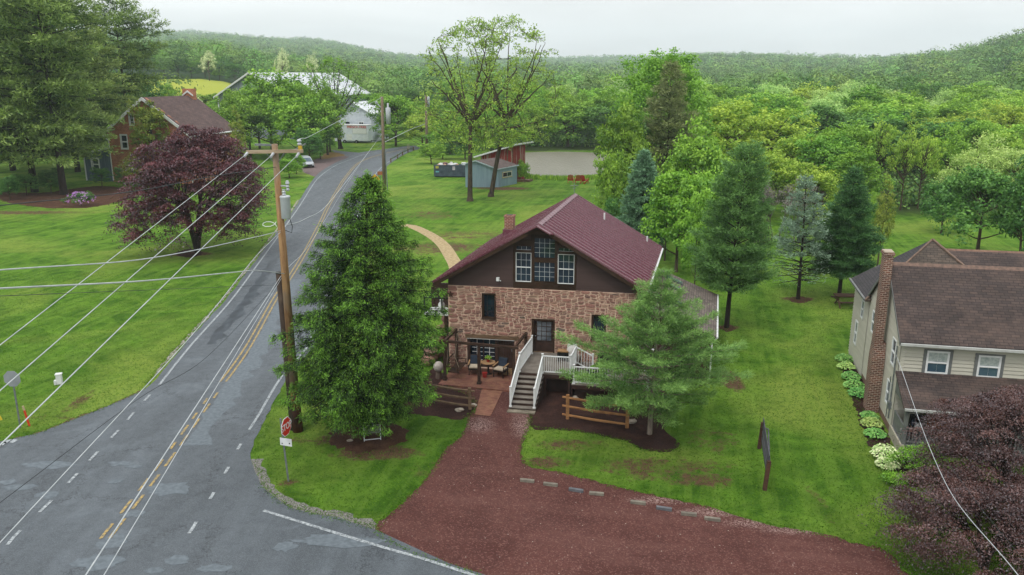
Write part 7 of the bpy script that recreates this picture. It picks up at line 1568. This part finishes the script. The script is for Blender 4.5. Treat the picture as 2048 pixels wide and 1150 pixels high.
# open tree by the trailer
b = (P(680, 275, 172)[0], 172, 0); V, t_, w_, tips = walnut(29, P(680, 112, 172)[2], 7.6, (-.8, 0), n=230, per=14, rad=.75, lo=.42, leaf=.45, tr=.45, fork=.34)
plant('roadside_tree', 'open branching tree with curved limbs in front of the food trailer', 'tree', b, V, t_, LM['green'], w_, BARKD)
V, t_, w_ = broadleaf(71, H=11, R=2.4, base=.03, nclump=130, per=44, cr=.6, leaf=.3, lump=.2); b = (P(308, 330, 114)[0], 114.2, 0)
plant('climber_covered_tree', 'tall olive-green ivy-clad conifer in front of the brick gable', 'tree', b, V, t_, LM['ivy'], w_, BARKD, scale=(1.15, 1, P(308, 190, 114)[2]/11.2))
for px, Y, top, hw, key, lb in ((262, 110, 318, 30, 'ivy', 'olive bush climbing at the foot of the brick wall'), (238, 111, 368, 16, 'deep', 'dark shrub below the blue lean-to window'), (195, 111, 370, 20, 'deep', 'dark shrub in front of the blue lean-to'), (285, 106, 350, 24, 'deep', 'dark shrub left of the purple maple'), (475, 118, 240, 22, 'ivy', 'olive bush right of the brick house'), (90, 106, 362, 24, 'deep', 'shrub under the old pines'), (40, 104, 366, 26, 'deep', 'shrub under the leftmost old pine'), (5, 100, 372, 22, 'deep', 'shrub at the far left lawn edge')):
    T(key, px, Y, top, hw, lb, name='bush')
for px, Y, top, hw, key in ((450, 215, 190, 26, 'green'), (395, 205, 188, 30, 'cream'), (430, 225, 184, 30, 'green'), (350, 190, 175, 34, 'green'), (300, 185, 160, 40, 'deep'), (250, 195, 150, 40, 'deep'), (200, 180, 150, 42, 'green'), (140, 185, 150, 40, 'deep'), (70, 190, 145, 44, 'green'), (0, 180, 140, 46, 'deep'), (-80, 170, 130, 50, 'deep')):
    _hk = used.get('hedge', 0); used['hedge'] = _hk+1; T(key, px, Y, top, hw, 'hedgerow tree behind the brick house, %s counted from the right' % ORD[_hk], 'hedgerow trees behind the brick house')
for px, R_, top, lb in ((432, 330, 104, 'cream flowering tree above the yellow field'), (575, 330, 100, 'pale cream flowering tree behind the barn roof'), (635, 340, 112, 'smaller cream flowering tree right of the barn ridge')):
    T('cream', px, R_, top, 18, lb)
for i, (px, Y, top, hw, key) in enumerate(((372, 352, 112, 20, 'deep'), (398, 356, 118, 20, 'green'), (424, 354, 124, 18, 'deep'), (452, 352, 126, 20, 'green'), (482, 348, 124, 22, 'deep'), (345, 348, 100, 22, 'green'))): T(key, px, Y, top, hw, 'tree at the far edge of the yellow field, %s counted from the barn side' % ORD[[4, 3, 2, 1, 0, 5][i]], 'trees behind the yellow field')
# rhododendron
V, t_, w_ = broadleaf(81, H=1.6, R=1.7, base=.05, nclump=70, per=30, cr=.32, leaf=.16, limbs=8, trunk=.2); rb2 = G(163, 412); rd = plant('rhododendron', 'purple flowering rhododendron at the back of the left lawn', 'shrub', rb2, V, t_, LM['deep'], w_, BARKD)
rng = np.random.default_rng(4); c_, _ = crown_points(rng, (0, 0, .85), (1.6, 1.6, .75), 60, .9, .1); ci = np.repeat(np.arange(60), 14); V = leaves(rng, c_[ci]+rng.normal(0, .07, (840, 3)), .12, .09, k=.4)
rawmesh('blossom', V, F4=q4(840), mat=leafmat('purple_blossom', C(150, 96, 170, K), C(206, 160, 214, K), .3, 0, 0), tint=rng.random(840)).parent = rd
# behind the pond and over the right valley: rows of trees, each one an object of its own
rr = random.Random(77)
TONE = {'green': 'mid green', 'yellow': 'yellow-green', 'deep': 'deep green', 'pale': 'pale feathery'}
def rows(spec, x0, x1, keys, label, group, step=1.0):
    for ri_, (Y, top) in enumerate(spec):
        px = x0+rr.uniform(0, 30); cnt = 0
        while px < x1:
            hw = rr.uniform(5.2, 7.4)*FPX/(Y+8); kk_ = rr.choice(keys); T(kk_, px, Y+rr.uniform(-4, 4), top+rr.uniform(-9, 13), hw, '%s tree, %s from the left in the %s row of the %s' % (TONE[kk_], ORD[cnt], ['front', 'middle', 'back'][ri_] if len(spec) > 2 else ['front', 'back'][ri_] if len(spec) > 1 else 'single', label), group); cnt += 1; px += hw*rr.uniform(1.25, 1.7)*step
rows([(124, 232), (138, 212), (152, 196)], 1420, 2060, ['green', 'yellow', 'green', 'yellow', 'deep', 'pale'], 'near valley wood', 'trees of the near valley wood')
rows([(168, 188), (186, 178), (206, 170)], 1380, 2120, ['green', 'deep', 'green', 'yellow', 'pale'], 'middle valley wood', 'trees of the middle valley wood')
rows([(226, 163)], 1060, 2150, ['green', 'deep', 'green', 'pale'], 'far valley wood', 'trees of the farther valley wood')
rows([(176, 202), (192, 184), (208, 172)], 1045, 1290, ['green', 'deep', 'yellow', 'green'], 'pond wood', 'trees on the far bank of the pond')
rows([(205, 188), (225, 172)], 745, 1045, ['green', 'deep', 'yellow', 'green'], 'road bend wood', 'trees beyond the road bend')
for L, _, _ in proto.values():
    for o in L:
        for c in list(o.children): bpy.data.objects.remove(c, do_unlink=True)
        bpy.data.objects.remove(o, do_unlink=True)

# low plants by the clapboard house
def clump(seed, R, H, n, leaf, mat): 
    rng = np.random.default_rng(seed); az = rng.uniform(0, 6.28, n); r = R*np.sqrt(rng.random(n)); P0 = np.stack([r*np.cos(az), r*np.sin(az), H*(1-(r/R)**2*.7)*rng.uniform(.7, 1, n)+.03], -1)
    return leaves(rng, P0, leaf, leaf*.62, bias=(0, 0, 1), k=.6, dirv=nrm(np.stack([np.cos(az), np.sin(az), -.3*np.ones(n)], -1)), dk=.7), rng.random(n)
for i, (px, py, R, H, key, lb) in enumerate(((1688, 722, .5, .4, 'hosta', 'bright hosta farthest along the left house wall'), (1692, 738, .45, .4, 'pale', 'grey-green hosta second along the house wall'), (1702, 758, .5, .4, 'hosta', 'bright hosta third along the house wall'), (1708, 776, .52, .42, 'hosta', 'hosta fourth along the house wall'), (1716, 792, .5, .4, 'hosta', 'hosta just behind the brick chimney foot'),
        (1738, 836, .4, .3, 'hosta', 'small hosta in front of the brick chimney foot'), (1742, 852, .45, .4, 'pale', 'silvery plant by the front house corner'), (1750, 872, .45, .32, 'hosta', 'yellowish plant by the house corner'), (1768, 916, .55, .6, 'hostaw', 'cream and green variegated shrub by the porch corner'), (1775, 935, .45, .45, 'hostaw', 'lower part variegated shrub near the porch corner'))):
    V, t_ = clump(200+i, R, H, 420, .13, None); plant('hosta' if i < 8 else 'shrub', lb, 'plant', G(px, py), V, t_, LM[key], None, crown='leaves', group='low plants along the clapboard house')
for i, (px, py, R, H, lb) in enumerate(((1808, 950, .75, 1.15, 'rounded bright green shrub in front of the porch post'), (1850, 940, .7, 1.1, 'bright green shrub before the porch railing'), (1790, 968, .5, .45, 'low bright green ground shrub at the bed corner'), (1880, 955, .5, .8, 'green shrub half under the bronze maple'))):
    V, t_, w_ = broadleaf(300+i, H=H, R=R, base=.05, nclump=60, per=34, cr=.2, leaf=.075, limbs=8, trunk=.3); plant('shrub', lb, 'shrub', G(px, py), V, t_, LM['bright'], w_, BARKD)
V, t_ = clump(400, .4, .3, 300, .1, None); plant('planter_leaves', 'green leaves spilling from the planter on the lower deck', 'plant', SH.w(8.05, -2.1, LZ+.33), V, t_, LM['green'], None, crown='leaves')
q = SH.w(2.3, -.75, .1); V, t_ = clump(401, .17, .22, 120, .1, None); o = rawmesh('foliage', V, F4=q4(len(V)//4), mat=LM['green'], tint=t_); o.parent = bpy.data.objects['potted_plant']; o.location = (0, 0, .12)
# reeds round the pond
rng = np.random.default_rng(12); edge = catmull([G(*p) for p in [(1035, 352), (1062, 357), (1110, 359), (1165, 359), (1220, 355)]], .15); E = np.array([(p[0], p[1]) for p in edge]); E2 = np.repeat(E, 14, 0)+rng.normal(0, .45, (len(E)*14, 2)); n = len(E2)
V = leaves(rng, np.concatenate([E2, rng.uniform(.1, .4, (n, 1))], 1), .7, .12, bias=(0, -1, 0), k=.6, dirv=np.tile([0, 0, 1.], (n, 1)), dk=.85); o = rawmesh('reeds', V, F4=q4(n), mat=LM['green'], tint=rng.random(n)); tag(o, 'fringe of green reeds along the near pond bank', 'reeds', kind='stuff')

# ------------------------------------------------------------------ the wooded hills: too many trees to count, one object
def forest():
    rng = np.random.default_rng(55); Vs = []; Ts = []; Tr = []
    def band(R0, R1, sp, crown, nf, leaf, a0=-.72, a1=.78):
        r = R0
        while r < R1:
            w = sp*r if False else sp; n = int((a1-a0)*r/w); az = a0+(a1-a0)*(np.arange(n)+rng.random(n))/n; rr_ = r+rng.uniform(-.5, .5, n)*sp
            x = rr_*np.sin(az); y = rr_*np.cos(az); z = terr(x, y)
            ok = ~((((x+104)/60)**2+((y-288)/62)**2) < 1.0)
            # leave out what the nearer slope certainly hides
            px = 1024+1675*x/y; lim = np.where(px > 2250, False, px > -420); ok &= lim
            x, y, z = x[ok], y[ok], z[ok]; m = len(x)
            if m:
                H = rng.uniform(.65, 1.3, m)*crown*2.1; cr = crown*rng.uniform(.55, 1.45, m); ci = np.repeat(np.arange(m), nf); N = m*nf
                d = nrm(rng.normal(size=(N, 3))); d[:, 2] = np.where(d[:, 2] < -.45, -d[:, 2], d[:, 2]); ph = rng.uniform(0, 6.28, (m, 3))[ci]
                f = 1+.22*np.sin(d[:, 0]*4+ph[:, 0])*np.sin(d[:, 1]*4+ph[:, 1])+.15*np.sin(d[:, 2]*7+ph[:, 2])
                rad = (.72+.28*rng.random(N)**.5)*f; P0 = np.stack([x[ci], y[ci], z[ci]+H[ci]*.62], -1)+d*rad[:, None]*np.stack([cr[ci], cr[ci], H[ci]*.42], -1)
                Vs.append(leaves(rng, P0, leaf, leaf*.7, bias=nrm(d+np.array([0, 0, .15])), k=.9)); tr_ = rng.random(m); Ts.append(np.clip(.45+.25*d[:, 2]+rng.normal(0, .05, N)+(rng.random(m)[ci]-.5)*.8, 0, 1)); Tr.append(tr_[ci])  # crown tops tinted lighter than undersides, painted shading
            r += sp*.92
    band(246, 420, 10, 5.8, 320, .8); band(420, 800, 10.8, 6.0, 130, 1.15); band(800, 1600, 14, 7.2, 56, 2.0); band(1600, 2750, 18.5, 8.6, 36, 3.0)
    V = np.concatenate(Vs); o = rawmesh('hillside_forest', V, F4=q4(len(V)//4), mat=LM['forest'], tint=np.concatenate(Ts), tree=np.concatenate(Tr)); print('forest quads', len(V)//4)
    tag(o, 'hazy mixed woodland covering the hills on the horizon', 'forest', kind='stuff')
forest()

# ------------------------------------------------------------------ grass tufts on the near lawns
def lawn_tufts():
    rng = np.random.default_rng(66); n = 220000
    from mathutils.geometry import intersect_point_line
    y = 20+(rng.random(n)**1.6)*42; x = (rng.random(n)*2-1)*(y*.66+3)
    def inside(poly, x, y):
        c = np.zeros(len(x), bool); m = len(poly)
        for i in range(m):
            x0, y0 = poly[i][0], poly[i][1]; x1, y1 = poly[(i+1) % m][0], poly[(i+1) % m][1]
            k = ((y0 > y) != (y1 > y)); c ^= k & (x < (x1-x0)*(y-y0)/((y1-y0) if abs(y1-y0) > 1e-9 else 1e-9)+x0)
        return c
    bad = inside(outline, x, y) | inside(dout, x, y)
    for nm in ('mulch_bed', 'mulch_bed.001', 'mulch_bed.004', 'needle_litter', 'brick_walk', 'footpath'):
        o = bpy.data.objects.get(nm)
        if o: bad |= inside([tuple(v.co) for v in o.data.vertices], x, y)
    def inF(F, a0, a1, b0, b1):
        dx, dy = x-F.o[0], y-F.o[1]; det = F.u[0]*F.n[1]-F.n[0]*F.u[1]; a = (dx*F.n[1]-F.n[0]*dy)/det; b = (F.u[0]*dy-dx*F.u[1])/det; return (a > a0) & (a < a1) & (b > b0) & (b < b1)
    bad |= inF(SH, -.6, 11, -3.4, 10) | inF(SH, 9, 13.5, 0, 9) | inF(RH, -.6, 15, -2.2, 14)
    x, y = x[~bad], y[~bad]; E = []
    for pl in (dl, dr, [G(*p) for p in [(1061, 853), (1120, 860), (1160, 864), (1250, 882), (1287, 900), (1351, 900), (1358, 886)]], [G(284, 782), G(215, 813), G(156, 835), G(78, 866), G(0, 884)], [q for q in offset(LW, -.7) if q[1] < 75], [G(522, 969), G(563, 1005), G(619, 1025), G(753, 1058)]):
        e = np.array([p[:2] for p in catmull(pl, .1)]); e = np.repeat(e, 7, 0); E.append(e+rng.normal(0, .085, e.shape))
    E = np.concatenate(E); x = np.concatenate([x, E[:, 0]]); y = np.concatenate([y, E[:, 1]])
    m = len(x); z = rng.uniform(.01, .045, m)
    V = leaves(rng, np.stack([x, y, z], -1), .10, .022, bias=(0, 0, 1), k=.25, dirv=nrm(rng.normal(size=(m, 3))*np.array([1, 1, .6])+np.array([0, 0, .6])), dk=.7)
    o = rawmesh('grass_tufts', V, F4=q4(m), mat=leafmat('grass_blades', C(40, 78, 14, K*.8), C(102, 138, 44, K*.8), .3, 0, 0, .0), tint=rng.random(m)); tag(o, 'short rough grass of the lawns', 'grass', kind='stuff')
lawn_tufts()

# haze ---------------------------------------------------------------
hz = bpy.data.materials.new('haze'); hz.use_nodes = True; nt = hz.node_tree; nt.nodes.remove(nt.nodes['Principled BSDF'])
pv = nt.nodes.new('ShaderNodeVolumePrincipled'); pv.inputs['Color'].default_value = (.83, .94, 1, 1); pv.inputs['Density'].default_value = .00022; pv.inputs['Anisotropy'].default_value = 0
nt.links.new(pv.outputs[0], nt.nodes['Material Output'].inputs['Volume'])
hb2 = MB().box(WF, -2900, 2900, -100, 3350, -12, 190).build('haze', hz); tag(hb2, kind='stuff', label='thin morning haze lying over the valley', cat='haze')
